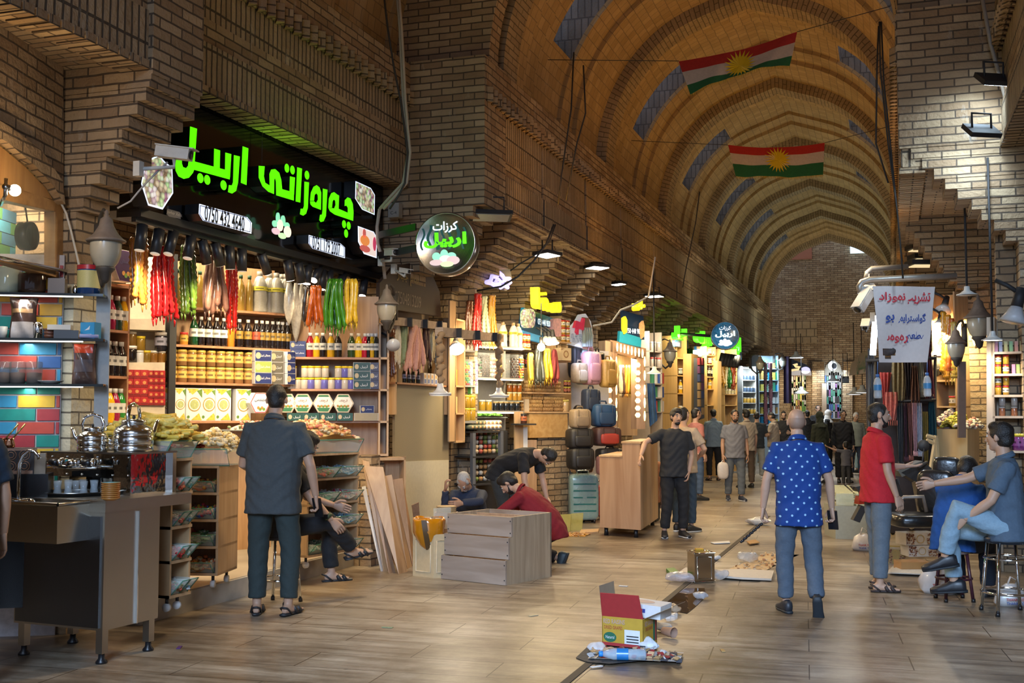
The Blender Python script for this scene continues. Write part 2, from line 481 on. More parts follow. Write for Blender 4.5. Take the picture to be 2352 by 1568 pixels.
pl=MB();pl.bb((-5.0,12.0,0),(-8.2,43,.05));struct('floor_shop',pl,mat((.42,.37,.30),.4,var=.2,scale=5),False)
bw=MB();bw.bb((-8.2,-2,0),(-8.5,44,4.4));struct('wall_left',bw,BRK)
bw=MB();bw.bb((2.9,1.5,0),(3.2,44,4.4));struct('wall_right',bw,BRK)
bw=MB()
for y in[y+.6 for y in PIERS]:bw.bb((-5.0,y,0),(-8.3,y+.12,4.0))
struct('wall_left_partition',bw,BRK)
bw=MB()
for y in(12.0,15.1,18,20.8,23.8,27,30.2,33.5):bw.bb((1.0,y,0),(3.0,y+.15,4.0))
struct('wall_right_partition',bw,BRK)
sc=MB();sc.bb((-5.3,7.1,4.14),(-8.4,43.2,4.3));sc.bb((-5.0,-2,4.44),(-8.4,6.9,4.6));sc.bb((-5.5,6.9,4.14),(-8.4,7.2,4.6));struct('ceiling_shops',sc,mat((.35,.26,.15),.8))
sc=MB();sc.bb((1.2,-2,4.14),(3.2,43.2,4.3));struct('ceiling_shops',sc,mat((.35,.26,.15),.8))
ew=MB();ew.bb((-7,44.5,0),(5,44.8,9.5));struct('wall_back',ew,BRK)
mb=MB();A1=arc((XR-XL)/2,2.5,.35);A2=arc((XR-XL)/2+1.6,4.2,0)
for k,(x0,x1,z0,z1)in enumerate(((-3.95,-2.75,7.45,8.6),(-1.35,-.75,7.6,8.4))):
 w_=MB();w_.bb((x0,44.38,z0),(x1,44.49,z1))
 o=struct('window_%d'%(k+1),w_,emis((.55,.8,1),.5 if k==0 else 1.6)if k else mat((.35,.13,.07),.7),False)
m,n,l,b=nt('floor_tiles')
tc=n.new('ShaderNodeTexCoord');mp=n.new('ShaderNodeMapping');mp.inputs['Rotation'].default_value=(0,0,math.radians(90))
l.new(tc.outputs['Object'],mp.inputs[0])
br=n.new('ShaderNodeTexBrick');br.inputs['Scale'].default_value=1;br.inputs['Brick Width'].default_value=1.2;br.inputs['Row Height'].default_value=.4
br.inputs['Mortar Size'].default_value=.004;br.inputs['Color1'].default_value=(.47,.41,.32,1);br.inputs['Color2'].default_value=(.54,.48,.385,1);br.inputs['Mortar'].default_value=(.12,.09,.06,1)
mp.inputs['Rotation'].default_value=(0,0,math.radians(-4));l.new(mp.outputs[0],br.inputs['Vector'])
ns=n.new('ShaderNodeTexNoise');ns.inputs['Scale'].default_value=.33;ns.inputs['Detail'].default_value=9;ns.inputs['Roughness'].default_value=.72
l.new(tc.outputs['Object'],ns.inputs['Vector'])
rp=ramp(n,[(.40,(.26,.21,.17)),(.50,(.62,.56,.5)),(.60,(1,1,1))]);l.new(ns.outputs['Fac'],rp.inputs[0])
mp2=n.new('ShaderNodeMapping');mp2.inputs['Scale'].default_value=(.6,6,1);l.new(tc.outputs['Object'],mp2.inputs[0])
n2=n.new('ShaderNodeTexNoise');n2.inputs['Scale'].default_value=1.6;n2.inputs['Detail'].default_value=7;n2.inputs['Roughness'].default_value=.7;l.new(mp2.outputs[0],n2.inputs['Vector'])
rp2=ramp(n,[(.36,(.5,.45,.39)),(.6,(1,1,1))]);l.new(n2.outputs['Fac'],rp2.inputs[0])
m1=n.new('ShaderNodeMix');m1.data_type='RGBA';m1.blend_type='MULTIPLY';m1.inputs[0].default_value=.95;l.new(br.outputs['Color'],m1.inputs[6]);l.new(rp.outputs[0],m1.inputs[7])
m2=n.new('ShaderNodeMix');m2.data_type='RGBA';m2.blend_type='MULTIPLY';m2.inputs[0].default_value=1;l.new(m1.outputs[2],m2.inputs[6]);l.new(rp2.outputs[0],m2.inputs[7])
n4=n.new('ShaderNodeTexVoronoi');n4.inputs['Scale'].default_value=2.3;l.new(tc.outputs['Object'],n4.inputs['Vector'])
rp4=ramp(n,[(.02,(.25,.22,.2)),(.05,(1,1,1))]);l.new(n4.outputs['Distance'],rp4.inputs[0])
m3=n.new('ShaderNodeMix');m3.data_type='RGBA';m3.blend_type='MULTIPLY';m3.inputs[0].default_value=.8;l.new(m2.outputs[2],m3.inputs[6]);l.new(rp4.outputs[0],m3.inputs[7])
l.new(m3.outputs[2],b.inputs['Base Color'])
rr=n.new('ShaderNodeMapRange');rr.inputs[3].default_value=.20;rr.inputs[4].default_value=.5;l.new(n2.outputs['Fac'],rr.inputs[0]);l.new(rr.outputs[0],b.inputs['Roughness'])
bp=n.new('ShaderNodeBump');bp.inputs['Strength'].default_value=.25;bp.inputs['Distance'].default_value=.006;bp.invert=True;l.new(br.outputs['Fac'],bp.inputs['Height']);l.new(bp.outputs['Normal'],b.inputs['Normal'])
FLOORM=m
GX0,GX1=-1.78,-1.16
fl=MB()
fl.bb((-9,-6,-.1),(GX0,48,0));fl.bb((GX1,-6,-.1),(6,48,0));fl.bb((GX0,-6,-.1),(GX1,3.9,0));fl.bb((GX0,17.5,-.1),(GX1,48,0))
struct('floor',fl,FLOORM,False)
gt=MB();gt.bb((GX0-.01,3.8,-.1),(GX1+.01,17.6,-.006));gt.bb((GX0,3.9,-.1),(GX0+.05,17.5,-.004));struct('floor_drain',gt,FLOORM,False)
gl=MB();gl.bb((GX0-.02,3.9,-.05),(GX0+.03,17.5,.001));struct('floor_groove',gl,mat((.05,.04,.03),.7),False)
# ================================================================ shared builders for goods and fittings
WOODL=wood((.42,.24,.12),(.58,.36,.20));WOODX=wood((.42,.24,.12),(.58,.36,.20),axis='X');WOODR=wood((.34,.16,.08),(.46,.24,.13),axis='X')
WOODP=wood((.36,.22,.13),(.48,.32,.20));WOODG=wood((.30,.22,.16),(.44,.34,.26),axis='X');OAK=wood((.46,.28,.14),(.60,.40,.22),.6)
BLK=mat((.012,.012,.014),.35);BLKM=mat((.02,.02,.022),.6);STEEL=mat((.62,.61,.58),.28,1.0,.05);CHROME=mat((.75,.75,.74),.08,1.0,.02);CREAM=mat((.62,.54,.42),.6)
WHITE_=mat((.75,.74,.72),.5,var=.05);GLASS=mat((.80,.90,.84),.04,trans=.0,alpha=.22,var=0);GLASSE=mat((.10,.28,.20),.1,var=0,alpha=.7);IRON=mat((.05,.042,.036),.6)
class Plane:
 0
 def __init__(s,a,b):
  s.a=V((a[0],a[1],0));s.b=V((b[0],b[1],0));s.t=(s.b-s.a).normalized();n_=V((-s.t.y,s.t.x,0))
  s.n=n_ if n_.dot(s.a)>0 else-n_
  s.rz=math.atan2(s.t.y,s.t.x)
 def hit(s,px,py,d=0.0):
  r=ray(px,py);q=s.a+s.n*d
  return CO+r*((q-CO).dot(s.n)/r.dot(s.n))
 def at(s,px,z,d=0.0):
  py=900
  for _ in range(4):
   p=s.hit(px,py,d);py+=(p.z-z)*200
   p=V((p.x,p.y,z))
   py=proj(p)[1]
  p=s.hit(px,py,d)
  return V((p.x,p.y,z))
def board(mb,p,q,n,depth,th,mi=0):
 0
 n=V(n).normalized();p=V(p);q=V(q)
 mb.slab([p,q,q+n*depth,p+n*depth],V((0,0,-th)),mi);return mb
def pm(c):return mat(c,.35,var=.08,coat=.3)
_proto={}
def bottle(kind,col,cap,lab,p,h,label,group,cat='bottle',rz=0.0):
 0
 key=(kind,col,cap,lab)
 P={'syrup':[(.13,0),(.145,.02),(.135,.14),(.145,.18),(.135,.24),(.145,.30),(.145,.62),(.12,.72),(.06,.86),(.055,.92)],'juice':[(.15,0),(.165,.03),(.155,.12),(.165,.16),(.165,.60),(.13,.72),(.07,.86),(.065,.90)],'oil':[(.11,0),(.115,.02),(.115,.66),(.09,.76),(.045,.86),(.045,.93)],'milk':[(.18,0),(.19,.03),(.17,.18),(.19,.3),(.17,.5),(.185,.62),(.12,.82),(.06,.9)],'jar':[(.30,0),(.33,.04),(.33,.76),(.30,.84),(.29,.86)],'tin':[(.38,0),(.38,.98),(.36,1.0)]}[kind]
 if key not in _proto:
  b=MB();b.lathe(P,n=12)
  body=b.build('bottle' if kind not in('jar','tin')else 'jar',mat(col,.12,var=.15,scale=25,coat=.4))
  c=MB();zt=P[-1][1];r=P[-1][0]*(1.2 if kind!='jar' else 1.1)
  if kind!='tin':c.lathe([(r,zt-.03 if kind!='jar' else zt-.04),(r,1.0),(r*.9,1.0),(0,1.0)],n=12)
  if kind!='tin':
   co=c.build('cap' if kind!='jar' else 'lid',mat(cap,.4));co.parent=body
  if lab:
   l_=MB();r={'syrup':.149,'juice':.169,'oil':.119,'milk':.19,'jar':.337,'tin':.385}[kind];z0,z1={'jar':(.28,.72),'milk':(.52,.62),'tin':(.2,.8)}.get(kind,(.30,.58))
   l_.lathe([(r,z0),(r,z1)],n=12);l_.f=[f for f in l_.f if len(f)==4];l_.mi=[0]*len(l_.f);l_.sm=[True]*len(l_.f)
   if kind not in('tin',):
    k2=MB();k2.lathe([(r*1.01,z0+(z1-z0)*.35),(r*1.01,z0+(z1-z0)*.62)],n=12);k2.f=[f for i,f in enumerate(k2.f)if len(f)==4 and i%3!=2]
    l_.add(k2.v,k2.f,1,True)
   lo=l_.build('paper_label',[mat(lab,.5),mat(tuple(x*.25 for x in lab),.5)]);lo.parent=body
  body.location=p;body.scale=(h,)*3;body.rotation_euler=(0,0,rz);tag(body,label,cat,group);_proto[key]=body
  return body
 o=dup(_proto[key],p,rz,label,scale=h);o['group']=group;o['category']=cat
 return o
def carton(p,size,rz,col,label,group,front=None,cat='box',deco=None,name='box'):
 0
 b=MB();b.box((0,0,size[2]/2),size)
 o=b.build(name,pm(col));o.location=p;o.rotation_euler=(0,0,rz);tag(o,label,cat,group)
 if front or deco:
  f=MB();w,h=size[0],size[2];y=-size[1]/2
  if front:f.add([(-w*.48,y-.0015,h*.02),(w*.48,y-.0015,h*.02),(w*.48,y-.0015,h*.98),(-w*.48,y-.0015,h*.98)],[(0,1,2,3)])
  ms=[pm(front or col)]
  if deco:ms+=deco(f,w,h,y-.003)
  q=f.build('printed_front',ms);q.parent=o
 return o
def poly(mb,pts,mi=0):return mb.add(pts,[tuple(range(len(pts)))],mi)
def disc(mb,x,z,r,y,mi,n=14,rz=None):return mb.add([(x+r*math.cos(2*math.pi*i/n),y,z+(rz or r)*math.sin(2*math.pi*i/n))for i in range(n)],[tuple(range(n))],mi)
def heap(name,o,ax,ay,nx,ny,fn,cols,size,label,cat,seed=1,n=None,shape='chip',stuff=True):
 0
 rg=random.Random(seed);mb=MB();o=V(o);ax=V(ax);ay=V(ay)
 mb.grid(lambda u,v:o+ax*u+ay*v+V((0,0,fn(u,v)-size*.4)),6,5,0)
 for k in range(n or nx*ny):
  u,v=rg.random(),rg.random();p=o+ax*u+ay*v+V((0,0,fn(u,v)+rg.uniform(-.2,.5)*size));mi=rg.randrange(len(cols));s=size*rg.uniform(.7,1.3)
  R=Matrix.Rotation(rg.uniform(0,6.3),3,'Z')@Matrix.Rotation(rg.uniform(-1,1),3,'X')
  if shape=='ball':mb.ball(p,s*.55,6,4,mi)
  elif shape=='stick':mb.tube([p-R@V((s*2.2,0,0)),p,p+R@V((s*2.2,0,s*.3))],s*.3,5,mi)
  elif shape=='flake':mb.box(p,(s*1.3,s,s*.25),0,mi,R)
  else:mb.ball(p,V((s*.62,s*.5,s*.36)),6,4,mi,R)
 ob=mb.build(name,[mat(c,.45,var=.2,scale=80)for c in cols])
 return tag(ob,label,cat,None,'stuff' if stuff else None)
def strands(name,lab,p0s,bottoms,r,col,style,group=None,cat='sweets',seed=0):
 0
 rg=random.Random(seed)
 top=sum((V(p)for p in p0s),V())/len(p0s)
 e=empty(name,top+V((0,0,.03)),lab,cat,group)
 m=mat(col,.22,var=.35,scale=40,coat=.5)if style!='dry' else mat(col,.7,var=.2,scale=60,bump=.4)
 for p,q in zip(p0s,bottoms):
  p=V(p);q=V(q);L=(p-q).length
  mb=MB();n=max(8,int(L/(r*(1.5 if style=='bead' else 3))));pts=[];rr=[]
  ph=rg.uniform(0,6)
  for i in range(n*2+1):
   f=i/(n*2)
   w=V((math.sin(f*5+ph),math.cos(f*4+ph),0))*r*.35
   pts.append(p.lerp(q,f)+w)
   if style=='bead':rr.append(r*(1.05 if i%2 else .72)*rg.uniform(.85,1.1))
   else:rr.append(r*rg.uniform(.86,1.08)*(.45 if f<.03 or f>.97 else 1))
  mb.tube(pts,rr,7)
  mb.tube([q+V((0,0,.0)),q+V((rg.uniform(-.006,.006),0,-r*2.2))],[r*.4,r*.12],5)
  part('string',mb,m,e)
 return e
def wall_lantern(p,out,label,group='street lanterns on the piers',s=1.0):
 0
 p=V(p);out=V(out);e=empty('wall_lantern',p,label,'lantern',group)
 cap=MB();cap.lathe([(.0,.42),(.02,.40),(.022,.35),(.06,.32),(.075,.25),(.12,.17),(.17,.12),(.20,.10),(.19,.085),(.15,.08)],p,20);cap.v=[tuple(p+(V(v)-p)*s)for v in cap.v]
 part('cap',cap,mat((.16,.13,.11),.6,var=.3),e)
 g=MB();n=28;prof=[(.150,.08),(.152,.02),(.145,-.05),(.12,-.12),(.085,-.17)]
 for r_,z in prof:pass
 vs=[]
 for r_,z in prof:
  for j in range(n*2):a=math.pi*j/n;rr=r_*(1+(.02 if j%2 else-.01));vs.append(p+V((rr*math.cos(a),rr*math.sin(a),z))*s)
 k=n*2;g.add(vs,[(i*k+j,i*k+(j+1)%k,(i+1)*k+(j+1)%k,(i+1)*k+j)for i in range(len(prof)-1)for j in range(k)],0,True)
 part('glass_bowl',g,mat((.36,.33,.26),.25,var=.25,scale=8),e)
 b=MB();b.lathe([(.09,-.165),(.10,-.19),(.06,-.23),(.045,-.30),(.02,-.33),(0,-.34)],p,14);b.v=[tuple(p+(V(v)-p)*s)for v in b.v];part('base',b,IRON,e)
 br=MB();w=p+out;br.tube([p+V((0,0,-.25))*s,p+out*.35+V((0,0,-.34))*s,p+out*.8+V((0,0,-.18))*s,w+V((0,0,.02))],[.022*s,.026*s,.03*s,.036*s],8)
 br.tube([p+V((0,0,.36))*s,p+out*.4+V((0,0,.44))*s,p+out*.8+V((0,0,.40))*s,w+V((0,0,.24))*s],[.014*s,.02*s,.024*s,.03*s],8)
 part('bracket',br,IRON,e)
 pl_=MB();pl_.tube([w+V((0,0,.32))*s,w+V((0,0,-.12))*s],.055*s,10,sq=1.0);part('wall_plate',pl_,IRON,e)
 return e
def flood(p,aim,label,on=0.0,size=(.34,.24),col=(1,.95,.85),hang=.25,group='floodlights under the lintels',e_w=0,lc=None,spot=120):
 0
 p=V(p);d=(V(aim)-p).normalized();q=d.to_track_quat('-Z','Y').to_matrix()
 e=empty('floodlight',p,label,'floodlight',group)
 hang=max(.05,3.94-p.z)if hang is None else hang
 h=MB();h.box(p-d*-.0,(size[0],size[1],.045),0,0,q);part('housing',h,BLKM,e)
 f=MB();f.box(p+d*.026,(size[0]*.86,size[1]*.82,.008),0,0,q);part('glass_face',f,emis(col,on)if on else mat((.3,.3,.28),.2),e)
 b=MB();t=p+V((0,0,hang));sx=q@V((size[0]*.32,0,0))
 b.tube([p+sx,t+sx,t-sx,p-sx],.011,6);part('bracket',b,BLKM,e)
 if e_w:light('SPOT',p+d*.06,e_w,lc or col,.12,p+d,spot,.6)
 return e
# ================================================================ people
SKIN=mat((.50,.30,.20),.5,var=.08,scale=12,sub=.08)
SKIN2=mat((.42,.24,.15),.5,var=.08,scale=12,sub=.08)
HAIRB=mat((.012,.010,.009),.45,var=.5,scale=120,bump=.6)
HAIRG=mat((.42,.41,.39),.5,var=.4,scale=120,bump=.6)
EYEW=mat((.7,.68,.64),.2,var=0);EYEB=mat((.02,.012,.008),.2,var=0)
LIP=mat((.38,.17,.13),.45)
def cloth(c,rough=.85,var=.18,bump=.25):
 return mat(c,rough,var=var,scale=60,bump=bump)
def rotx(a):return Matrix.Rotation(a,3,'X')
def smooth_union(mb,vox,it=4,wr=0.0,seed=0,name='body'):
 0
 me=bpy.data.meshes.new(name);me.from_pydata(mb.v,[],mb.f);me.update()
 o=bpy.data.objects.new(name,me);COL.objects.link(o)
 r=o.modifiers.new('r','REMESH');r.mode='VOXEL';r.voxel_size=vox;r.use_smooth_shade=True
 q=o.modifiers.new('s','SMOOTH');q.iterations=it;q.factor=.5
 out=bpy.data.meshes.new_from_object(o.evaluated_get(bpy.context.evaluated_depsgraph_get()))
 bpy.data.objects.remove(o);bpy.data.meshes.remove(me)
 n=len(out.vertices);co=np.empty(n*3,'f');out.vertices.foreach_get('co',co);co=co.reshape(-1,3)
 if wr:
  no=np.empty(n*3,'f');out.vertices.foreach_get('normal',no);no=no.reshape(-1,3)
  x,y,z=co.T;s=seed*1.7
  w=np.sin(34*z+11*x+4*np.sin(9*x+s)+s)*np.sin(13*x-9*y+5*z+s*2)+.6*np.sin(70*z+26*y+6*np.sin(14*x+s))
  co=co+no*(w*wr)[:,None]
  out.vertices.foreach_set('co',co.astype('f').ravel())
 out.polygons.foreach_set('use_smooth',[True]*len(out.polygons))
 return out
def loft(mb,secs,n=14):
 0
 vs=[]
 for c,rx,ry,ax,ay in secs:
  for j in range(n):
   g=2*math.pi*j/n
   ca,sa=math.cos(g),math.sin(g)
   ca=math.copysign(abs(ca)**.85,ca);sa=math.copysign(abs(sa)**.85,sa)
   vs.append(c+ax*(rx*ca)+ay*(ry*sa))
 k=len(secs);fs=[(i*n+j,i*n+(j+1)%n,(i+1)*n+(j+1)%n,(i+1)*n+j)for i in range(k-1)for j in range(n)]
 fs.append(tuple(range(n-1,-1,-1)));fs.append(tuple(range((k-1)*n,k*n)))
 mb.add(vs,fs,0,True)
def hand(mb,w,d,nrm,side,k=1.0,curl=.35,spread=.0,thumb=.6):
 0
 d=d.normalized();nrm=(nrm-d*nrm.dot(d)).normalized();s=d.cross(nrm)
 if s.dot(side)<0:s=-s
 P=lambda a,b_,c:w+d*a*k+s*b_*k+nrm*c*k
 loft(mb,[(P(-.02,0,0),.024*k,.018*k,s,nrm),(P(.0,0,0),.027*k,.018*k,s,nrm),(P(.035,.002,.002),.038*k,.016*k,s,nrm),(P(.07,0,.002),.042*k,.014*k,s,nrm),(P(.092,0,.001),.038*k,.011*k,s,nrm)],12)
 for i,(b_,L)in enumerate(((.031,.072),(.0105,.082),(-.0105,.077),(-.031,.060))):
  c=curl*(1+.12*i);p=P(.086,b_,0);dd=(d+s*(spread*(1.5-i)*.12)).normalized();pts=[P(.065,b_,0),p];a=c*.8
  for q,f in enumerate((.46,.32,.22)):
   R=Matrix.Rotation(a,3,dd.cross(nrm).normalized())if True else None
   dd2=(dd*math.cos(a)+nrm*math.sin(a));p=p+dd2*(L*f*k);pts.append(p);a+=c*(1.1 if q==0 else .8)
  r=.0095*k if i<3 else .008*k
  mb.tube(pts,[r,r*1.03,r*.97,r*.9,r*.72],7)
 t0=P(.012,.026,.004);td=(d*.62+s*.62+nrm*.45*thumb).normalized();t1=t0+td*.042*k;t2=t1+(d*.8+s*.25+nrm*.55*thumb).normalized()*.034*k
 t3=t2+(d*.85+nrm*.6*thumb).normalized()*.024*k
 mb.tube([P(.0,.012,0),t0,t1,t2,t3],[.014*k,.015*k,.0115*k,.0105*k,.007*k],7)
STAND=(((0,.0,-1),(0,-.02,-1)),((0,.0,-1),(0,-.02,-1)))
_pid=[0]
def person(label,loc,yaw,h=1.74,lean=0,side=0,head=(0,0),arms=None,legs=None,pz=None,fat=1.0,top=None,sleeve='short',pants=None,shoes='shoe',shoe_m=None,hair='short',hair_m=None,beard=0,skin=None,vox=.012,hands=None,collar=True,toplen=.0,belt=False,cut=None,name='person',female=False,loose=1.0,headk=1.0,face=True,wide=1.0):
 0
 _pid[0]+=1;seed=_pid[0]
 k=h/1.75;skin=skin or SKIN;hair_m=hair_m or HAIRB;shoe_m=shoe_m or mat((.02,.02,.022),.5)
 arms=arms or(((-.2,-.03,-1),(-.05,.22,-1)),((.2,-.03,-1),(.05,.22,-1)))
 legs=legs or(((-.06,.02,-1),(0,-.03,-1)),((.06,.02,-1),(0,-.03,-1)))
 hands=hands or({},{})
 X=V((1,0,0));Y=V((0,1,0));Z=V((0,0,1))
 L=[]
 for i,sx in enumerate((-1,1)):
  a=V(legs[i][0]).normalized();b_=V(legs[i][1]).normalized()
  hip=V((sx*.092*k,0,-.03*k));kn=hip+a*.425*k;an=kn+b_*.415*k
  L.append([hip,kn,an,legs[i][2]if len(legs[i])>2 else None])
 if pz is None:pz=-min(q[2].z for q in L)+.085*k
 P0=V((0,0,pz))
 for q in L:
  for j in range(3):q[j]=q[j]+P0
 seg=.125*k;sp=[P0+V((0,0,-.09*k)),P0];ax=[]
 la=math.radians(lean);sa=math.radians(side)
 fr=[]
 for i in range(5):
  R=Matrix.Rotation(sa*(i)/4,3,'Y')@Matrix.Rotation(-la*min(1,(i+.6)/2.6),3,'X')
  fr.append(R)
  if i:sp.append(sp[-1]+R@Z*seg)
 R=fr[-1];chest=sp[-1]
 f=fat
 W=[(.168,.112),(.160,.108*f),(.156*f**.5,.104*f*f),(.172,.114*f),(.186,.118),(.165,.088)]
 W=[(a*wide,b_)for a,b_ in W]
 if female:W=[(.168,.115),(.145,.1),(.13,.09),(.145,.11),(.15,.105),(.13,.08)]
 frs=[fr[0],fr[0],fr[1],fr[2],fr[3],fr[4]]
 body=MB();shirt=MB()
 secs=[(sp[i],W[i][0]*k,W[i][1]*k,frs[i]@X,frs[i]@Y)for i in range(6)]
 nb=sp[-1]+R@V((0,-.012,.045))*k
 loft(body,secs+[(sp[-1]+R@V((0,-.004,.022))*k,.118*k,.074*k,R@X,R@Y),(nb,.066*k,.06*k,R@X,R@Y)])
 hy,hp=math.radians(head[0]),math.radians(head[1])
 HR=R@Matrix.Rotation(hy,3,'Z')@Matrix.Rotation(-hp,3,'X')
 hc=nb+R@V((0,.008,.06))*k+HR@V((0,.022,.105))*k
 q=k*headk
 hd=lambda x,y,z:hc+HR@V((x,y,z))*q
 body.tube([nb+R@V((0,0,-.03))*k,nb+R@V((0,.004,.03))*k,hd(0,-.02,-.07)],[.062*k,.056*k,.053*k],12)
 body.ball(hd(0,-.014,.028),V((.074,.094,.088))*q,16,12,0,HR)
 body.ball(hd(0,.026,-.022),V((.060,.064,.086))*q,14,10,0,HR)
 body.ball(hd(0,.052,-.082),V((.034,.032,.028))*q,10,8,0,HR)
 body.tube([hd(0,.082,.022),hd(0,.098,-.008),hd(0,.108,-.024),hd(0,.088,-.034)],[.008*q,.0115*q,.015*q,.010*q],8)
 for sx in(-1,1):
  body.ball(hd(sx*.024,.072,-.002),V((.024,.018,.014))*q,8,6,0,HR)
  body.ball(hd(sx*.026,.074,.034),V((.026,.012,.009))*q,8,6,0,HR)
  body.ball(hd(sx*.076,-.004,-.004),V((.011,.020,.032))*q,8,6,0,HR@Matrix.Rotation(sx*-.35,3,'Z'))
 A=[]
 for i,sx in enumerate((-1,1)):
  sh=sp[-1]+R@V((sx*wide*(.178 if not female else .15),-.005,-.030))*k
  u=V(arms[i][0]).normalized();v=V(arms[i][1]).normalized()
  el=sh+u*.29*k;wr=el+v*.255*k
  A.append((sh,el,wr,u,v))
  body.tube([sp[-1]+R@V((sx*.07,0,-.02))*k,sh,sh.lerp(el,.35),el,el.lerp(wr,.3),wr-v*.02*k,wr],[.06*k,.056*k,.048*k,.039*k,.041*k,.028*k,.026*k],10)
 for i,(hip,kn,an,ft)in enumerate(L):
  body.tube([hip+V((0,0,.03*k)),hip,hip.lerp(kn,.4),kn,kn.lerp(an,.3),an],[.085*k,.085*k,.075*k,.054*k,.054*k,.034*k],10)
 vb=vox
 feet=[]
 for i,sx in enumerate((-1,1)):
  an=L[i][2];ft=L[i][3]
  v=(an-L[i][1]).normalized()
  if ft is not None:fd=V(ft).normalized()
  else:
   fd=V((sx*.22,1,0)).normalized()
  upv=(-v-fd*(-v).dot(fd));upv=upv.normalized()if upv.length>.05 else Z
  if ft is None:upv=Z
  sd=fd.cross(upv).normalized()
  base=an-upv*.085*k
  fp=lambda a,b_,c,base=base,fd=fd,sd=sd,upv=upv:base+(fd*a+sd*b_+upv*c)*k
  feet.append((fp,fd,sd,upv))
  if shoes in('sandal','bare'):
   loft(body,[(fp(-.065,0,.045),.022*k,.028*k,sd,upv),(fp(-.03,0,.05),.032*k,.04*k,sd,upv),(fp(.04,0,.045),.036*k,.034*k,sd,upv),(fp(.11,0,.03),.043*k,.018*k,sd,upv),(fp(.155,0,.026),.040*k,.012*k,sd,upv)],10)
   body.tube([an+v*-.05*k,an,fp(0,0,.05)],[.036*k,.035*k,.034*k],10)
   for j in range(5):body.ball(fp(.168-.01*j,(-.03+.016*j)*-sx,.026),.0105*k*(1.25 if j==0 else 1),6,5)
 me=smooth_union(body,vb,3,name='person')
 hb=MB();
 for i,sx in enumerate((-1,1)):
  hh=dict(hands[i]);sh,el,wr,u,v=A[i]
  d=V(hh.pop('d'))if 'd' in hh else v
  nrm=V(hh.pop('n'))if 'n' in hh else V((-sx,0,0))+V((0,-.3,0))
  sd=V(hh.pop('s'))if 's' in hh else V((0,1,0))+V((0,0,.3))
  if abs(nrm.normalized().dot(d.normalized()))>.95:nrm=V((0,0,-1))
  hand(hb,wr,d,nrm,sd,k*1.02,**hh)
 n0=len(me.vertices)
 bm=MB();bm.v=[tuple(v.co)for v in me.vertices];bm.f=[tuple(p.vertices)for p in me.polygons];bm.sm=[True]*len(bm.f);bm.mi=[0]*len(bm.f)
 bm.add(hb.v,hb.f,0,True)
 bpy.data.meshes.remove(me)
 root=bm.build(name,skin);root.location=loc;root.rotation_euler=(0,0,yaw);tag(root,label,'person')
 def child(nm,mesh_or_mb,m,lab=None):
  if isinstance(mesh_or_mb,MB):o=mesh_or_mb.build(nm,m)
  else:
   mesh_or_mb.materials.clear();mesh_or_mb.materials.append(m);o=bpy.data.objects.new(nm,mesh_or_mb);COL.objects.link(o)
  o.parent=root
  if lab:o['label']=lab
  return o
 lp=MB()
 for sx in(-1,1):
  ey=MB();eb=MB()
  ey.ball(hd(sx*.029,.0825,.012),V((.0125,.009,.0065))*q,8,6,0,HR);ey.ball(hd(sx*.029,.0895,.012),V((.0062,.004,.0062))*q,8,6,1,HR)
  eb.tube([hd(sx*.012,.0865,.034),hd(sx*.03,.0865,.040),hd(sx*.05,.070,.034)],[.003*q,.0058*q,.003*q],6)
  if h>1.2 and face:child('eye',ey,[EYEW,EYEB]);child('eyebrow',eb,hair_m)
 lp.tube([hd(-.024,.077,-.056),hd(-.008,.089,-.053),hd(.008,.089,-.053),hd(.024,.077,-.056)],[.002*q,.0058*q,.0058*q,.002*q],6)
 if h>1.2 and face:child('mouth',lp,LIP)
 if hair in('short','full','stubble','long'):
  hm=MB();g={'stubble':.9,'short':1.0,'full':1.08,'long':1.08}[hair]
  if hair=='stubble':
   hm.ball(hd(0,-.026,.002),V((.0745,.084,.078))*q,18,12,0,HR)
  else:
   hm.ball(hd(0,-.024,.036),V((.0765*g,.094*g,.088*g))*q,20,14,0,HR)
   hm.ball(hd(0,-.046,-.012),V((.066*g,.066*g,.075))*q,16,10,0,HR)
   if hair=='full':hm.ball(hd(0,.022,.090),V((.062,.062,.040))*q,16,10,0,HR)
   for sx in(-1,1):hm.ball(hd(sx*.062,.018,.028),V((.014,.026,.034))*q,8,6,0,HR)
  mh=smooth_union(hm,.007 if vox<.012 else .010,2,.0034 if hair!='stubble' else .0004,seed)
  child('hair',mh,hair_m)
 if hair=='scarf':
  hm=MB()
  hm.ball(hd(0,-.02,.02),V((.092,.112,.112))*q,18,12,0,HR);hm.tube([hd(0,-.03,-.05),nb,sp[-1]+R@V((0,-.02,-.08))*k],[.10*k,.12*k,.2*k],14,sq=.75)
  child('headscarf',smooth_union(hm,.014,4,.004,seed),hair_m)
 if beard:
  hm=MB();b_=beard
  hm.ball(hd(0,.045,-.078),V((.040+.003*b_,.041+.006*b_,.032+.012*b_))*q,12,10,0,HR)
  for sx in((-1,1)if b_>=.35 else()):hm.tube([hd(sx*.066,.008,.0),hd(sx*.060,.026,-.045),hd(sx*.036,.056,-.083)],[.004*q,.009*q,.016*q],8)
  hm.tube([hd(-.03,.074,-.052),hd(-.01,.0905,-.042),hd(.01,.0905,-.042),hd(.03,.074,-.052)],[.005*q,.007*q,.007*q,.005*q],7)
  child('beard',smooth_union(hm,.006 if vox<.012 else .009,2,.0012,seed),hair_m)
 if beard==-1:pass
 top=top or cloth((.1,.1,.1));pants=pants or cloth((.05,.06,.09))
 o_=.018*loose
 hem=P0+fr[0]@V((0,0,-(.115+toplen)))*k
 ss=[(hem,(W[0][0]+o_+.022)*k,(W[0][1]*(1+(f-1)*.7)+o_+.026)*k,fr[0]@X,fr[0]@Y)]
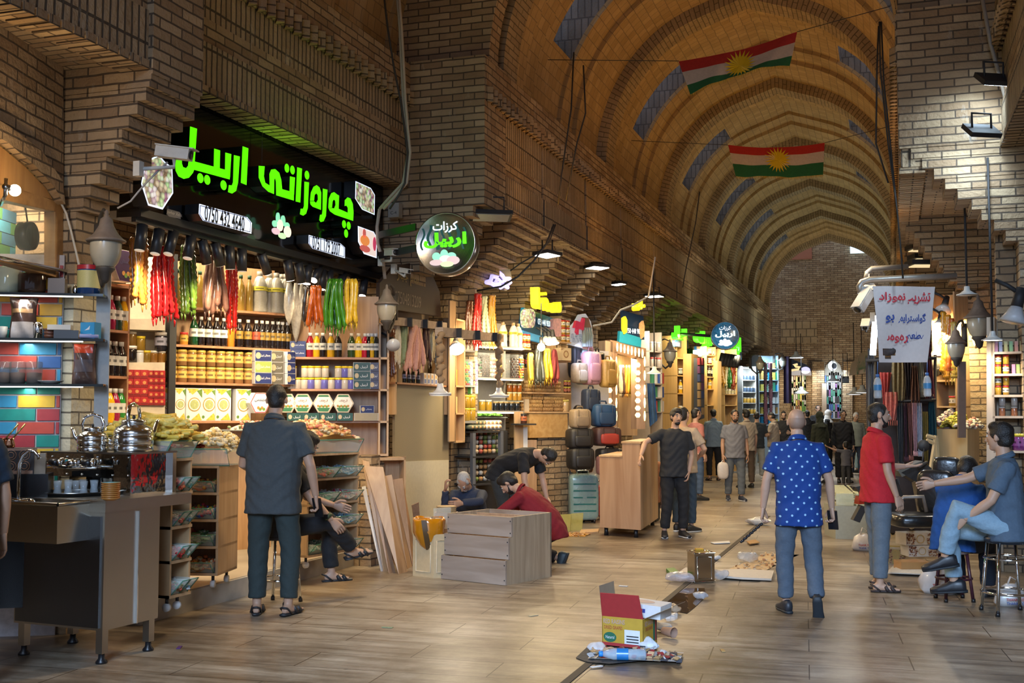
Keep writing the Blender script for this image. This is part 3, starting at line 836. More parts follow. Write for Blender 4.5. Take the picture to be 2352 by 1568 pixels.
 for i in range(1,6):ss.append((sp[i],(W[i][0]+o_+(.014 if i<4 else 0))*k,(W[i][1]+o_+(.018 if i<3 else .006 if i<4 else 0))*k,frs[i]@X,frs[i]@Y))
 ss.append((sp[-1]+R@V((0,-.006,.026))*k,.132*k,.090*k,R@X,R@Y));ss.append((nb+R@V((0,-.006,.004))*k,.080*k,.074*k,R@X,R@Y))
 loft(shirt,ss,18)
 for i,sx in enumerate((-1,1)):
  sh,el,wr,u,v=A[i]
  rt=sp[-1]+R@V((sx*.06,0,-.03))*k
  if sleeve=='short':
   e1=sh+u*.21*k
   shirt.tube([rt,sh,sh.lerp(e1,.6),e1],[.070*k,.072*k,.070*k,.071*k],14)
  elif sleeve=='tank':pass
  else:
   fr_=.93 if sleeve=='long' else .45
   shirt.tube([rt,sh,sh.lerp(el,.5),el,el.lerp(wr,fr_*.5),el.lerp(wr,fr_)],[.070*k,.071*k,.062*k,.054*k,.050*k,.042*k],14)
 sv=max(.010,vox)
 child('shirt',smooth_union(shirt,sv,3,.0035,seed),top)
 if collar:
  cm=MB()
  for zz,rr,th in((.006,.080,.017),(.024,.072,.012)):
   cc=nb+R@V((0,-.002,zz))*k
   pts=[cc+R@V((math.sin(g)*rr*.95,math.cos(g)*rr*.92,-.022*math.cos(g)))*k for g in[i*math.pi/9+.12 for i in range(18)]]
   cm.tube(pts,th*k,6,sq=.55)
  child('collar',cm,top)
 tr=MB()
 loft(tr,[(P0+fr[0]@V((0,0,.045))*k,.160*k,.116*f*k,fr[0]@X,fr[0]@Y),(P0,.168*k,.124*f**.5*k,fr[0]@X,fr[0]@Y),(P0+V((0,-.005,-.085))*k,.168*k,.126*k,X,Y)],16)
 for(hip,kn,an,ft)in L:
  r=[.099,.102,.096,.080,.075,.068]if loose<=1.01 else[.1,.105,.105,.095,.09,.08]
  tr.tube([hip+V((0,0,.02*k)),hip,hip.lerp(kn,.45),kn,kn.lerp(an,.4),an-(an-kn).normalized()*.045*k],[x*k for x in r],14)
 child('trousers',smooth_union(tr,max(.012,vox),3,.003,seed+9),pants)
 for i,(fp,fd,sd,upv)in enumerate(feet):
  sm=MB()
  if shoes=='sandal':
   loft(sm,[(fp(-.085,0,.012),.028*k,.012*k,sd,upv),(fp(-.03,0,.012),.036*k,.012*k,sd,upv),(fp(.05,0,.012),.038*k,.012*k,sd,upv),(fp(.13,0,.012),.048*k,.012*k,sd,upv),(fp(.185,0,.014),.036*k,.012*k,sd,upv)],12)
   for a0,a1 in((.02,.07),(.07,.125)):
    sm.tube([fp(a0,-.042,.012),fp((a0+a1)/2,-.034,.052),fp((a0+a1)/2+.01,0,.074-a1*.25),fp((a0+a1)/2,.034,.052),fp(a1,.042,.012)],.012*k,6,sq=1.5)
   sm.tube([fp(.0,-.036,.012),fp(-.06,-.03,.06),fp(-.085,0,.07),fp(-.06,.03,.06),fp(.0,.036,.012)],.008*k,6)
   child('sandal',sm,shoe_m)
  elif shoes in('shoe','sneaker'):
   loft(sm,[(fp(-.09,0,.05),.026*k,.040*k,sd,upv),(fp(-.06,0,.06),.038*k,.055*k,sd,upv),(fp(.0,0,.06),.042*k,.058*k,sd,upv),(fp(.06,0,.045),.044*k,.042*k,sd,upv),(fp(.12,0,.036),.049*k,.032*k,sd,upv),(fp(.17,0,.030),.042*k,.026*k,sd,upv),(fp(.195,0,.026),.022*k,.018*k,sd,upv)],14)
   so=child('shoe',sm,shoe_m)
   sl=MB()
   loft(sl,[(fp(-.098,0,.012),.028*k,.013*k,sd,upv),(fp(-.05,0,.012),.042*k,.013*k,sd,upv),(fp(.04,0,.012),.043*k,.013*k,sd,upv),(fp(.12,0,.012),.053*k,.013*k,sd,upv),(fp(.19,0,.014),.036*k,.013*k,sd,upv)],14)
   b=sl.build('sole',mat((.6,.6,.58),.6)if shoes=='sneaker' else mat((.015,.02,.025),.6));b.parent=so
 info={'R':R,'A':A,'L':L,'k':k,'M':Matrix.Translation(V(loc))@Matrix.Rotation(yaw,4,'Z'),'hd':hd,'root':root,'feet':feet}
 return info
def hpos(info,i,d=.07,n=0.0):
 0
 sh,el,wr,u,v=info['A'][i]
 return info['M']@(wr+v*d)
def face_dir(dx,dy):return math.atan2(-dx,dy)
YF=TH
GREYP=cloth((.055,.065,.07));DKGREEN=cloth((.028,.042,.042));BLACK=cloth((.012,.012,.014));DENIM=cloth((.10,.16,.23));LDENIM=cloth((.24,.36,.45));NAVY=cloth((.02,.03,.06))
if PEOPLE:
 p=PZ(624,1412);near_man=person('man in dark grey polo and dark trousers, back turned, standing at the sweet racks',p,YF-.12,1.71,lean=3,head=(8,10),vox=.008,fat=1.15,wide=1.10,arms=(((-.25,.12,-1),(.2,1,-.15)),((.34,.0,-1),(.10,.30,-1))),hands=({},{'curl':.75}),legs=(((-.07,.05,-1),(.0,-.03,-1)),((.11,.06,-1),(-.02,-.06,-1))),top=GREYP,pants=DKGREEN,shoes='sandal',toplen=.06)
 p=PZ(1838,1408)
 m,n,l,b=nt('dotted_cloth');tc=n.new('ShaderNodeTexCoord');sx_=n.new('ShaderNodeSeparateXYZ');mp=n.new('ShaderNodeCombineXYZ');l.new(tc.outputs['Object'],sx_.inputs[0]);l.new(sx_.outputs[0],mp.inputs[0]);l.new(sx_.outputs[2],mp.inputs[1])
 ro=n.new('ShaderNodeVectorRotate');ro.rotation_type='Z_AXIS';ro.inputs['Angle'].default_value=.75;l.new(mp.outputs[0],ro.inputs[0])
 vo=n.new('ShaderNodeTexVoronoi');vo.voronoi_dimensions='2D';vo.inputs['Scale'].default_value=16.0;vo.inputs['Randomness'].default_value=.25;l.new(ro.outputs[0],vo.inputs['Vector'])
 rp=ramp(n,[(.11,(.32,.55,.75)),(.145,(.004,.04,.21))]);l.new(vo.outputs['Distance'],rp.inputs[0]);l.new(rp.outputs[0],b.inputs['Base Color']);b.inputs['Roughness'].default_value=.85
 bald_man=person('bald man in blue polo with pale dots walking away holding prayer beads and a phone',p,YF-.12,1.53,lean=2,head=(0,6),vox=.008,fat=1.1,hair='stubble',hair_m=mat((.33,.205,.14),.6,var=.1),arms=(((-.34,.0,-1),(-.12,.12,-1)),((.34,.05,-1),(.10,.22,-1))),hands=({'curl':.8},{'curl':.8}),legs=(((-.07,.10,-1),(.02,.0,-1)),((.06,.02,-1),(.02,-.42,-1),(.1,.35,-1))),top=m,pants=cloth((.075,.10,.135)),toplen=.08,shoe_m=mat((.02,.022,.028),.5))
 p=PZ(2020,1355)
 red_man=person('man in red polo and grey jeans standing in sandals with one open hand held out',p,math.radians(-68),1.58,lean=1,head=(-14,2),vox=.008,fat=1.06,beard=.6,arms=(((-.15,.42,-1),(.05,1,.02)),((.12,.06,-1),(.02,.34,-1))),hands=({'curl':.15,'n':(0,0,1),'s':(-1,0,0)},{'curl':.5}),legs=(((-.05,.06,-1),(0,.0,-1)),((.05,-.04,-1),(0,-.05,-1))),top=cloth((.50,.012,.022)),pants=cloth((.12,.15,.18)),shoes='sandal',shoe_m=mat((.045,.03,.028),.6))
# ================================================================ the big sweet shop on the left
ZP=.16
def sg(zx,zy,X=-5.22):return PX(300+zx/3.7333,220+zy/3.7333,X)
def sgpoly(mb,pts,dep=.14,X=-5.22,mi=0):
 return mb.slab([sg(a,b_,X)for a,b_ in pts],(-dep,0,0),mi)
def ell(cx,cy,rx,ry,n=16):return[(cx+rx*math.cos(2*math.pi*i/n),cy+ry*math.sin(2*math.pi*i/n)+.27*rx*math.cos(2*math.pi*i/n))for i in range(n)]
e=empty('fascia_sign',(-5.3,9.2,3.05),'long black fascia sign with glowing green lettering over the sweet shop','sign')
bd=MB();bd.bb((-5.36,7.18,3.04),(-5.55,11.52,4.1));part('board',bd,mat((.006,.006,.008),.12,var=.1),e)
fr=MB();fr.bb((-5.34,7.18,3.0),(-5.56,11.53,3.06));part('lower_rail',fr,BLK,e)
LT=[[(510,262),(570,282),(550,563),(855,645),(850,717),(545,634),(535,660),(500,702),(455,712),(410,690),(385,640),(383,580),(395,520),(440,525),(440,580),(450,610),(475,620),(492,600),(497,560)],[(716,452),(768,468),(764,640),(712,625)],[(812,486),(864,500),(852,700),(808,690)],[(885,508),(937,520),(922,740),(905,815),(870,838),(835,825),(842,765),(868,768),(878,740)],[(960,432),(1010,450),(994,765),(945,745)],ell(598,705,27,42),ell(657,720,27,42),ell(797,766,27,42),[(1098,600),(1150,604),(1143,690),(1155,745),(1192,768),(1190,670),(1205,632),(1240,628),(1275,660),(1292,720),(1300,800),(1400,828),(1400,898),(1248,852),(1246,735),(1238,705),(1232,720),(1230,842),(1180,822),(1130,775),(1098,700)],[(1366,690),(1410,700),(1401,850),(1362,840)],ell(1340,620,20,38),ell(1388,636,20,38),[(1428,612),(1470,624),(1455,915),(1415,905)],[(1490,735),(1530,742),(1520,960),(1505,1010),(1480,1027),(1452,1015),(1458,968),(1478,968),(1486,945)],ell(1512,680,20,38),[(1538,900),(1545,830),(1568,780),(1595,765),(1620,785),(1635,830),(1632,978),(1560,950),(1542,930),(1538,905),(1575,905),(1590,918),(1606,890),(1604,850),(1592,835),(1578,850),(1573,900)],[(1648,795),(1688,805),(1675,1030),(1655,1075),(1630,1082),(1618,1065),(1624,1020),(1640,1018),(1645,985)],[(1695,960),(1700,880),(1720,835),(1745,825),(1770,845),(1788,855),(1784,968),(1862,1002),(1862,960),(1850,940),(1835,945),(1836,895),(1860,870),(1885,880),(1905,925),(1912,1000),(1908,1072),(1750,1018),(1710,990),(1696,962),(1728,962),(1745,965),(1757,935),(1754,900),(1743,888),(1732,905),(1727,958)],ell(1830,1100,17,34),ell(1870,1113,17,34),ell(1848,1180,17,36)]
GREEN=emis((.10,1.0,.0),1.05)
for pts in LT:
 f=MB();poly(f,[sg(a,b_)for a,b_ in pts][::-1]);s_=MB();sgpoly(s_,pts,.13,-5.224)
 lo=part('letter',f,GREEN,e)
 lb=part('letter_side',s_,mat((.006,.012,.006),.15),lo)
GRN_L=light('AREA',(-5.05,9.0,3.75),9,(.35,1,.05),.7,(-4.6,9.0,4.3),size_y=4.2)
m,n,l,b=nt('nut_print');tc=n.new('ShaderNodeTexCoord');vo=n.new('ShaderNodeTexVoronoi');vo.inputs['Scale'].default_value=26;l.new(tc.outputs['Object'],vo.inputs['Vector'])
rp=ramp(n,[(.0,(.30,.20,.10)),(.3,(.75,.62,.42)),(.55,(.35,.55,.25)),(.75,(.8,.75,.7)),(1,(.35,.12,.22))]);sc_=n.new('ShaderNodeSeparateColor');l.new(vo.outputs['Color'],sc_.inputs[0]);l.new(sc_.outputs[0],rp.inputs[0])
mx=n.new('ShaderNodeMix');mx.data_type='RGBA';mx.blend_type='MULTIPLY';mx.inputs[0].default_value=1;rd=ramp(n,[(.0,(1,1,1)),(.9,(.2,.18,.2))]);l.new(vo.outputs['Distance'],rd.inputs[0])
l.new(rp.outputs[0],mx.inputs[6]);l.new(rd.outputs[0],mx.inputs[7]);l.new(mx.outputs[2],b.inputs['Emission Color']);l.new(mx.outputs[2],b.inputs['Base Color']);b.inputs['Emission Strength'].default_value=1.1
NUTP=m
BLUEW=emis((.72,.82,1),1.0)
for pts,mm in(([(240,505),(300,570),(358,615),(365,835),(275,975),(150,940),(90,755),(125,560)],NUTP),([(588,925),(1000,1040),(1040,1090),(1035,1182),(620,1070),(583,1010)],BLUEW),([(1527,1192),(1800,1265),(1838,1300),(1838,1392),(1560,1310),(1525,1265)],BLUEW),([(1928,730),(2060,790),(2095,850),(2092,1022),(1985,975),(1925,880)],NUTP),([(1948,1115),(2085,1165),(2112,1215),(2110,1392),(2000,1355),(1950,1250)],None)):
 s_=MB();sgpoly(s_,pts,.13,-5.215);bx=part('light_box',s_,BLK,e)
 f=MB();poly(f,[sg(a,b_,-5.212)for a,b_ in pts][::-1]);part('lit_edge',f,BLUEW,bx)
 cx=sum(a for a,_ in pts)/len(pts);cy=sum(b_ for _,b_ in pts)/len(pts)
 if mm is not BLUEW:
  f=MB();poly(f,[sg(cx+(a-cx)*.93,cy+(b_-cy)*.93,-5.209)for a,b_ in pts][::-1]);part('print',f,mm or emis((.75,.62,.55),.9),bx)
 else:
  r=(sg(1000,1,-5.2)-sg(1,1,-5.2));r=V((0,1,0))
  f=MB();pc=sg(cx,cy,-5.207);w_=(sg(pts[3][0],cy,-5.2)-sg(pts[0][0],cy,-5.2)).length*.76
  put_text(f,'0750 432 4640' if cx<1000 else '0751 179 2007',pc,.135,(0,1,0),(1,0,0),0,.022,False,w_);part('lettering',f,BLK,bx)
  ol=MB();q=[sg(cx+(a-cx)*.955,cy+(b_-cy)*.88,-5.208)for a,b_ in pts];ol.tube(q+[q[0]],.003,4,cap=False);part('outline',ol,mat((.05,.08,.3),.4),bx)
f=MB()
for a,b_,rx,ry,mi in((2010,1240,40,45,0),(2010,1310,45,30,1),(2005,1180,14,40,1),(2092,1270,14,60,2)):f.slab([sg(x,y,-5.206)for x,y in ell(a,b_,rx,ry)],(-.001,0,0),mi)
part('print',f,[emis((.75,.25,.06),.8),emis((.6,.12,.1),.7),emis((.55,.05,.12),.7)],e)
f=MB()
for a,b_,rx,ry,mi in((1268,1045,14,45,0),(1312,1070,16,45,0),(1240,1095,18,28,0),(1345,1110,20,25,0),(1285,1110,24,50,1),(1350,1165,28,48,1),(1250,1160,32,28,2),(1305,1200,30,25,3)):f.slab([sg(x,y,-5.20+.002*mi)for x,y in ell(a,b_,rx,ry)],(-.012,0,0),mi)
part('pistachio_emblem',f,[emis((.25,.72,.45),.9),emis((.8,.72,.6),.9),emis((.6,.42,.5),.9),emis((.45,.75,.4),.9)],e)
f=MB();sgpoly(f,[(318,968),(418,995),(432,1010),(430,1062),(330,1035),(316,1020)],.01,-5.34);mk=part('maker_plate',f,mat((.22,.22,.24),.4),e)
f=MB();put_text(f,'Jawher Xelat',sg(376,1012,-5.333),.035,(0,1,0),(1,0,0));part('lettering',f,WHITE_,mk)
wm=MB();a=sg(1130,290,-5.3);wm.tube([a,sg(1125,590,-5.3)],.003,4);part('wire',wm,IRON,e)
SP=[(327,517,320,575),(366,528,356,582),(399,532,385,588),(440,541,430,596),(464,552,475,606),(494,558,507,613),(527,565,529,617),(556,571,556,622),(600,583,616,632),(660,596,667,642),(685,603,692,648),(708,606,704,655),(735,612,715,655),(741,620,738,660),(757,620,756,662),(790,628,772,668),(815,636,801,673),(838,640,832,680)]
trk=MB();trk.bb((-5.40,7.2,2.965),(-5.44,11.45,3.0));tag(trk.build('light_track',BLK),'black ceiling track carrying the spotlights below the fascia sign','light track')
NTH='first second third fourth fifth sixth seventh eighth ninth tenth eleventh twelfth thirteenth fourteenth fifteenth sixteenth seventeenth eighteenth nineteenth twentieth'.split()
for i,(a,b_,c,d_)in enumerate(SP):
 p=PX(a,b_,-5.42);q=PX(c,d_,-5.42);ax=(q-p).normalized();L=.2
 lit=i>=8
 e=empty('track_spotlight',p,'black cylinder spotlight, %s along the track under the green sign'%NTH[i],'spotlight','track spotlights under the fascia sign')
 s_=MB();s_.tube([p,p+ax*L],.043,16,sm=True);part('body',s_,mat((.02,.022,.028),.4),e)
 r_=MB();r_.tube([p+ax*(L-.004),p+ax*(L+.004)],.037,16);part('lens',r_,emis((1,.88,.7),7 if lit else .3),e)
 st=MB();st.tube([p+ax*.03+V((0,0,-.0)),V((p.x,p.y,max(2.97,p.z+.03)))],.011,6);part('stem',st,BLK,e)
for x,y,ax,ay,az,en in((-5.4,7.4,-6.4,8.6,.9,95),(-5.42,8.3,-6.2,9.4,.9,95),(-5.42,9.2,-6.3,10.0,1.3,95),(-5.42,10.0,-6.0,10.6,1.4,95),(-5.42,10.9,-5.9,11.0,1.3,70)):
 light('SPOT',(x,y,2.72),en,(1,.78,.46),.06,(ax,ay,az),95,.7)
for aa in((-5.75,8.2,1.1),(-5.5,9.6,1.1)):light('SPOT',(-5.45,aa[1]-.2,2.75),60,(1,.8,.5),.06,aa,70,.7)
light('AREA',(-6.3,9.0,3.3),85,(1,.82,.55),1.0,(-6.3,9.0,0),size_y=2.5)
for i,(px,py)in enumerate(((570,549),(651,589),(690,598),(745,606))):
 b_=MB();q=PX(px,py,-5.7);b_.box(q,(.10,.16,.05));tag(b_.build('ceiling_lamp',emis((1,.85,.6),3)),'small square lamp glowing behind the track spotlights, %s from the left'%NTH[i],'lamp','small lamps behind the track')
PD=Plane(PT(385,900,10.6),PT(664,900,11.5));PR=Plane(PT(666,900,11.5),PT(890,900,11.65));PC=Plane(PT(288,900,10.35),PT(382,900,10.5));PJ=Plane(PT(232,900,9.6),PT(292,900,9.9))
def unit(name,pl,px0,px1,ys,label,m,depth=.3,back=None,zlo=ZP,posts=True,th=.022,ztop=None,cat='shelf unit'):
 0
 zs=[]
 for y in ys:zs.append((pl.hit(px0,y).z+pl.hit(px1,y).z)/2)
 a=pl.at(px0,zs[0]);b_=pl.at(px1,zs[0]);a.z=b_.z=0
 e=empty(name,a+V((0,0,zlo)),label,cat)
 for z in zs:
  k=MB();board(k,a+V((0,0,z)),b_+V((0,0,z)),pl.n,depth,th);part('shelf',k,m,e)
 zt=ztop or max(zs)+.38
 bk=MB();bk.slab([a+pl.n*depth+V((0,0,zlo)),b_+pl.n*depth+V((0,0,zlo)),b_+pl.n*depth+V((0,0,zt)),a+pl.n*depth+V((0,0,zt))],pl.n*.02);part('back_panel',bk,back or m,e)
 if posts:
  for q,s in((a,1),(b_,-1)):
   k=MB();o_=pl.t*(.02*s);k.slab([q+V((0,0,zlo)),q+o_+V((0,0,zlo)),q+o_+V((0,0,zt)),q+V((0,0,zt))],pl.n*depth);part('side_panel',k,m,e)
 return zs
zd=unit('shelf_unit',PD,384,665,(966,880,796,711),'wood shelf unit set at an angle with jars, syrup bottles and white printed cartons',WOODR,.32,WOODL,ztop=3.0,posts=False)
zr=unit('shelf_unit',PR,667,870,(966,893,820),'wood shelf unit by the right pier with yellow lidded candy jars and hexagonal boxes',WOODR,.30,WOODL,ztop=2.75,posts=False)
e=empty('cell_shelf',PR.at(880,ZP),'narrow open cell column of pale wood at the right end of the sweet shop','shelf unit')
zc=[PR.hit(880,y).z for y in(742,820,893,966,1042)];a=PR.at(868,1);b_=PR.at(892,1);a.z=b_.z=0
for z in zc:
 k=MB();board(k,a+V((0,0,z)),b_+V((0,0,z)),PR.n,.25,.022);part('shelf',k,OAK,e)
for q in(a,b_-PR.t*.02):
 k=MB();k.slab([q+V((0,0,zc[-1])),q+PR.t*.02+V((0,0,zc[-1])),q+PR.t*.02+V((0,0,zc[0])),q+V((0,0,zc[0]))],PR.n*.25);part('side_panel',k,OAK,e)
k=MB();k.slab([a+PR.n*.25+V((0,0,zc[-1])),b_+PR.n*.25+V((0,0,zc[-1])),b_+PR.n*.25+V((0,0,zc[0])),a+PR.n*.25+V((0,0,zc[0]))],PR.n*.015);part('back_panel',k,WOODP,e)
DK=(.012,.008,.008);
for i,px in enumerate((445,461,479,497,513,529,549,569,588,601,613,626,638,648,660)):
 p=PD.at(px,zd[2],.07)
 if i==0:bottle('syrup',(.01,.06,.02),(.75,.72,.7),(.7,.7,.66),p,.28,'green bottle with white neck foil at the left end of the syrup row',None)
 elif i==5:bottle('syrup',(.62,.20,.02),(.7,.5,.3),None,p,.27,'amber orange bottle standing in the row of dark syrup bottles',None)
 elif i==8:bottle('syrup',DK,(.75,.74,.72),(.55,.08,.04),p,.28,'dark syrup bottle with a red paper label',None)
 elif i<5:bottle('syrup',DK,(.75,.74,.72),(.62,.62,.58),p,.28,'dark syrup bottle with a white paper label on the angled shelf','white label syrup bottles')
 else:bottle('syrup',DK,(.75,.74,.72),(.30,.18,.03),p,.28,'dark syrup bottle with a narrow yellow and red label on the angled shelf','yellow label syrup bottles')
bottle('jar',(.55,.25,.04),(.55,.04,.03),(.6,.35,.06),PD.at(422,zd[2],.07),.12,'small jar with red lid left of the syrup bottles',None,'jar')
for i,px in enumerate((409,458,552,572)):bottle('oil',(.26,.16,.03),(.02,.07,.03),None,PD.at(px,zd[3],.07),.36,'tall olive oil bottle with green cap on the top shelf','oil bottles on the top shelf')
for i,px in enumerate((596,618,634,647,657)):bottle('milk',(.36,.34,.29),(.34,.32,.28),(.62,.56,.06),PD.at(px,zd[3],.06+.05*(i%2)),.41,'large cloudy white bottle with yellow badge on the top shelf','cloudy bottles on the top shelf')
for r_ in range(2):
 for px in(393,417,439,460,483,505,525,547,570):
  bottle('jar',(.24,.12,.045),(.55,.38,.08),(.64,.40,.10),PD.at(px,zd[1]+r_*.158,.07),.152,'gold lidded jar with orange and white label stacked two high','gold lidded jars on the angled shelf','jar')
NAV=(.02,.03,.12);GRY=(.12,.11,.09)
def arab_front(t,c=(.7,.7,.72),h=.25,y_=.5):
 def d(f,w,hh,y):
  put_text(f,t,(w*.12,y,hh*y_),hh*h,(1,0,0),(0,-1,0),1,.01,True,w*(.58 if len(t)>8 else .42))
  disc(f,-w*.3,hh*.5,hh*.24,y,2,rz=hh*.3)
  return[mat(c,.5),mat((.45,.36,.22),.5)]
 return d
for c,(px,w,fc)in enumerate(((598,.17,NAV),(630,.13,GRY),(655,.10,NAV))):
 for r_ in range(3):
  col=(.25,.32,.08)if(c==0 and r_==1)else fc
  carton(PD.at(px,zd[1]+r_*.111,.05 if c else .0),(w,.2,.108),PD.rz-(.25 if c<2 else-.1),(.72,.72,.74),('lime green nut carton between two navy ones in the stacked pile' if col[1]>.2 else '%s nut carton in the stacked pile beside the gold lidded jars'%('navy' if fc is NAV else 'dark grey')),None if col[1]>.2 else '%s cartons in the pile'%('navy' if fc is NAV else 'grey'),col,deco=arab_front('چەرەزاتی اربیل' if fc is NAV else 'اربیل'))
def wreath(f,w,h,y):
 disc(f,w*.0,h*.5,w*.40,y,1,20);disc(f,w*.0,h*.5,w*.34,y-.001,2,20);disc(f,w*.0,h*.5,w*.27,y-.002,3,20)
 poly(f,[(-w*.48,y,h*.98),(w*.30,y,h*.98),(-w*.12,y,h*.80)],4);poly(f,[(-w*.2,y,h*.02),(w*.48,y,h*.02),(w*.3,y,h*.24)],4)
 poly(f,[(w*.48,y,h*.98),(w*.48,y,h*.70),(w*.15,y,h*.92)],5);disc(f,-w*.36,h*.12,w*.09,y,5);disc(f,-w*.3,h*.88,w*.05,y-.001,1)
 return[mat((.40,.26,.08),.5),mat((.75,.74,.7),.5),mat((.38,.42,.18),.6,var=.5,scale=90),mat((.52,.42,.06),.6,var=.7,scale=40),mat((.12,.22,.04),.6,var=.6,scale=50)]
for i,px in enumerate((382,409,441,475,508,554)):carton(PD.at(px,zd[0],.04+.012*(i%2)),(.168 if i not in(1,0)else .125,.07,.31),PD.rz+.03,(.72,.71,.68),'tall white nut carton with wreath print, %s from the left on the bottom shelf'%NTH[i],'white wreath cartons',(.74,.73,.70),deco=wreath)
def hexbox(p,r,rz,label,group,rim,face,band=None,txt=None,tilt=0.0,name='hexagonal_box'):
 b_=MB();P=[V((r*math.cos(math.pi/3*i),0,r*math.sin(math.pi/3*i)))for i in range(6)]
 b_.slab([q+V((0,-.045,0))for q in P],V((0,.09,0)));o=b_.build(name,pm((.72,.70,.66)));o.location=p+V((0,0,r*.866));o.rotation_euler=(0,tilt,rz);tag(o,label,'box',group)
 f=MB();poly(f,[q*.97+V((0,-.0465,0))for q in P]);poly(f,[q*.90+V((0,-.0475,0))for q in P],1)
 if band:
  poly(f,[(-r*.62,-.0485,-r*.42),(r*.62,-.0485,-r*.42),(r*.42,-.0485,-r*.76),(-r*.42,-.0485,-r*.76)],2);poly(f,[(-r*.43,-.0485,r*.77),(r*.43,-.0485,r*.77),(r*.52,-.0485,r*.6),(-r*.52,-.0485,r*.6)],2)
  for k in range(7):disc(f,r*(-.5+.16*k),-r*(.25+.06*(k%2)),r*.11,-.049,3+k%2)
 else:
  for k in range(4):disc(f,r*(-.2+.18*k),-r*(.42+.12*(k%2)),r*.13,-.049,3+k%2)
 if txt:put_text(f,txt,(0,-.0495,r*.22),r*.28,(1,0,0),(0,-1,0),5,.02,True)
 q=f.build('printed_front',[mat(rim,.5),mat(face,.5),mat(band or rim,.5),mat((.45,.22,.05),.6),mat((.15,.28,.05),.6),mat((.25,.12,.06)if band else(.05,.05,.12),.5)]);q.parent=o
 return o
hexbox(PD.at(592,zd[0]+.075,-.02),.115,PD.rz,'white hexagonal box with red rim and black Arabic lettering, near the man in grey',None,(.5,.04,.05),(.75,.74,.72),None,'مهندس')
for i,px in enumerate((658,695,743,788)):
 hexbox(PR.at(px,zr[0]+.083,.03),.108,PR.rz,('hexagonal box just right of the grey polo man’s head' if i==0 else 'white hexagonal box with green bands, %s of three on the right shelf'%('first','second','third')[i-1]),'green hexagonal boxes',(.5,.36,.16),(.75,.72,.66),(.03,.16,.06),'الخفاف')
for i,px in enumerate((678,715,753,792)):carton(PR.at(px,zr[0],.02),(.160,.11,.078),PR.rz,(.03,.07,.045),'flat dark green carton under the hexagonal boxes, %s from the left'%NTH[i],'dark green cartons on the bottom shelf',(.012,.06,.035),deco=arab_front('أربيل',h=.4))
carton(PR.at(841,zr[0],.02),(.245,.11,.078),PR.rz,(.55,.54,.5),'flat white carton with nut print at the right end of the bottom shelf',None,(.33,.26,.14));carton(PR.at(842,zr[0]+.079,.02),(.14,.1,.075),PR.rz+.1,(.7,.7,.72),'small navy and white carton lying on the nut print carton',None,NAV,deco=arab_front('چەرەزاتی'))
for i,(px,c,cp,lb)in enumerate(((712,(.30,.012,.02),0,1),(727,(.72,.38,.01),0,1),(741,DK,0,1),(760,(.72,.38,.01),0,1),(776,(.03,.02,.012),0,1),(807,(.03,.06,.015),0,1),(823,(.75,.45,.01),0,1),(838,(.42,.01,.03),0,1),(846,DK,0,1),(854,(.6,.34,.01),0,1),(863,(.02,.025,.02),0,1))):
 nm={(.30,.012,.02):'red',(.42,.01,.03):'crimson'}.get(c,'yellow' if c[0]>.5 else 'dark')
 bottle('juice',c,(.75,.72,.68),(.66,.62,.52),PR.at(px,zr[2],.06),.25,'%s juice bottle with white label on the right shelf%s'%(nm,'' if nm in('red','crimson')else ' above the candy jars'),'%s juice bottles on the right shelf'%nm)
for r_ in range(2):carton(PR.at(684,zr[2]+.082*r_,.08),(.16,.11,.08),PR.rz,(.02,.03,.1),'navy carton %s at the left end of the juice shelf'%('lying' if r_==0 else 'stacked on another'),None,NAV,deco=arab_front('چەرەزاتی اربیل'))
for r_,row in enumerate(((669,683,699,714,730,745,761,777,792,806),(673,700,715,730,747,777,792,805))):
 for i,px in enumerate(row):
  pu=(r_==0 and i in(3,5,7,9))or(r_==1 and i==6)
  bottle('jar',(.13,.12,.42)if pu else(.52,.47,.40),(.72,.52,.02),None,PR.at(px,zr[1]+r_*.119,.06),.115,'yellow lidded jar of %s sweets on the right shelf'%('purple' if pu else 'white'),'%s candy jars'%('purple' if pu else 'white'),'jar')
for r_ in range(3):
 for c,(px,w)in enumerate(((831,.175),(860,.085))):carton(PR.at(px,zr[1]+r_*.091,.02),(w,.12,.088),PR.rz,(.66,.66,.64)if c==0 else(.06,.05,.08),'%s carton in the stack beside the yellow lidded jars'%('dark green' if c==0 else 'dark purple'),'%s cartons in the stack'%('dark green' if c==0 else 'dark purple'),(.01,.04,.025)if c==0 else(.03,.025,.06),deco=arab_front('أربيل',h=.4))
e=empty('cream_shelf',PC.at(335,ZP),'cream boarded shelf recess with jars and a stack of red cartons','shelf unit')
zcr=[]
for ya,yb in((732,756),(832,857),(930,952)):
 p0=PC.hit(291,ya);p1=PC.hit(379,ya);q0=PC.hit(291,yb);k=MB();k.slab([p0,p1,V((p1.x,p1.y,q0.z)),q0],PC.n*.3);part('shelf',k,CREAM,e);zcr.append(p0.z)
k=MB();a=PC.at(288,1);b_=PC.at(384,1);k.slab([V((a.x,a.y,ZP))+PC.n*.3,V((b_.x,b_.y,ZP))+PC.n*.3,V((b_.x,b_.y,3))+PC.n*.3,V((a.x,a.y,3))+PC.n*.3],PC.n*.02);part('back_panel',k,CREAM,e)
k=MB();k.slab([V((b_.x,b_.y,ZP)),V((b_.x,b_.y,ZP))+PC.t*.06,V((b_.x,b_.y,3))+PC.t*.06,V((b_.x,b_.y,3))],PC.n*.3);part('side_panel',k,BLKM,e)
HON=(.20,.09,.015)
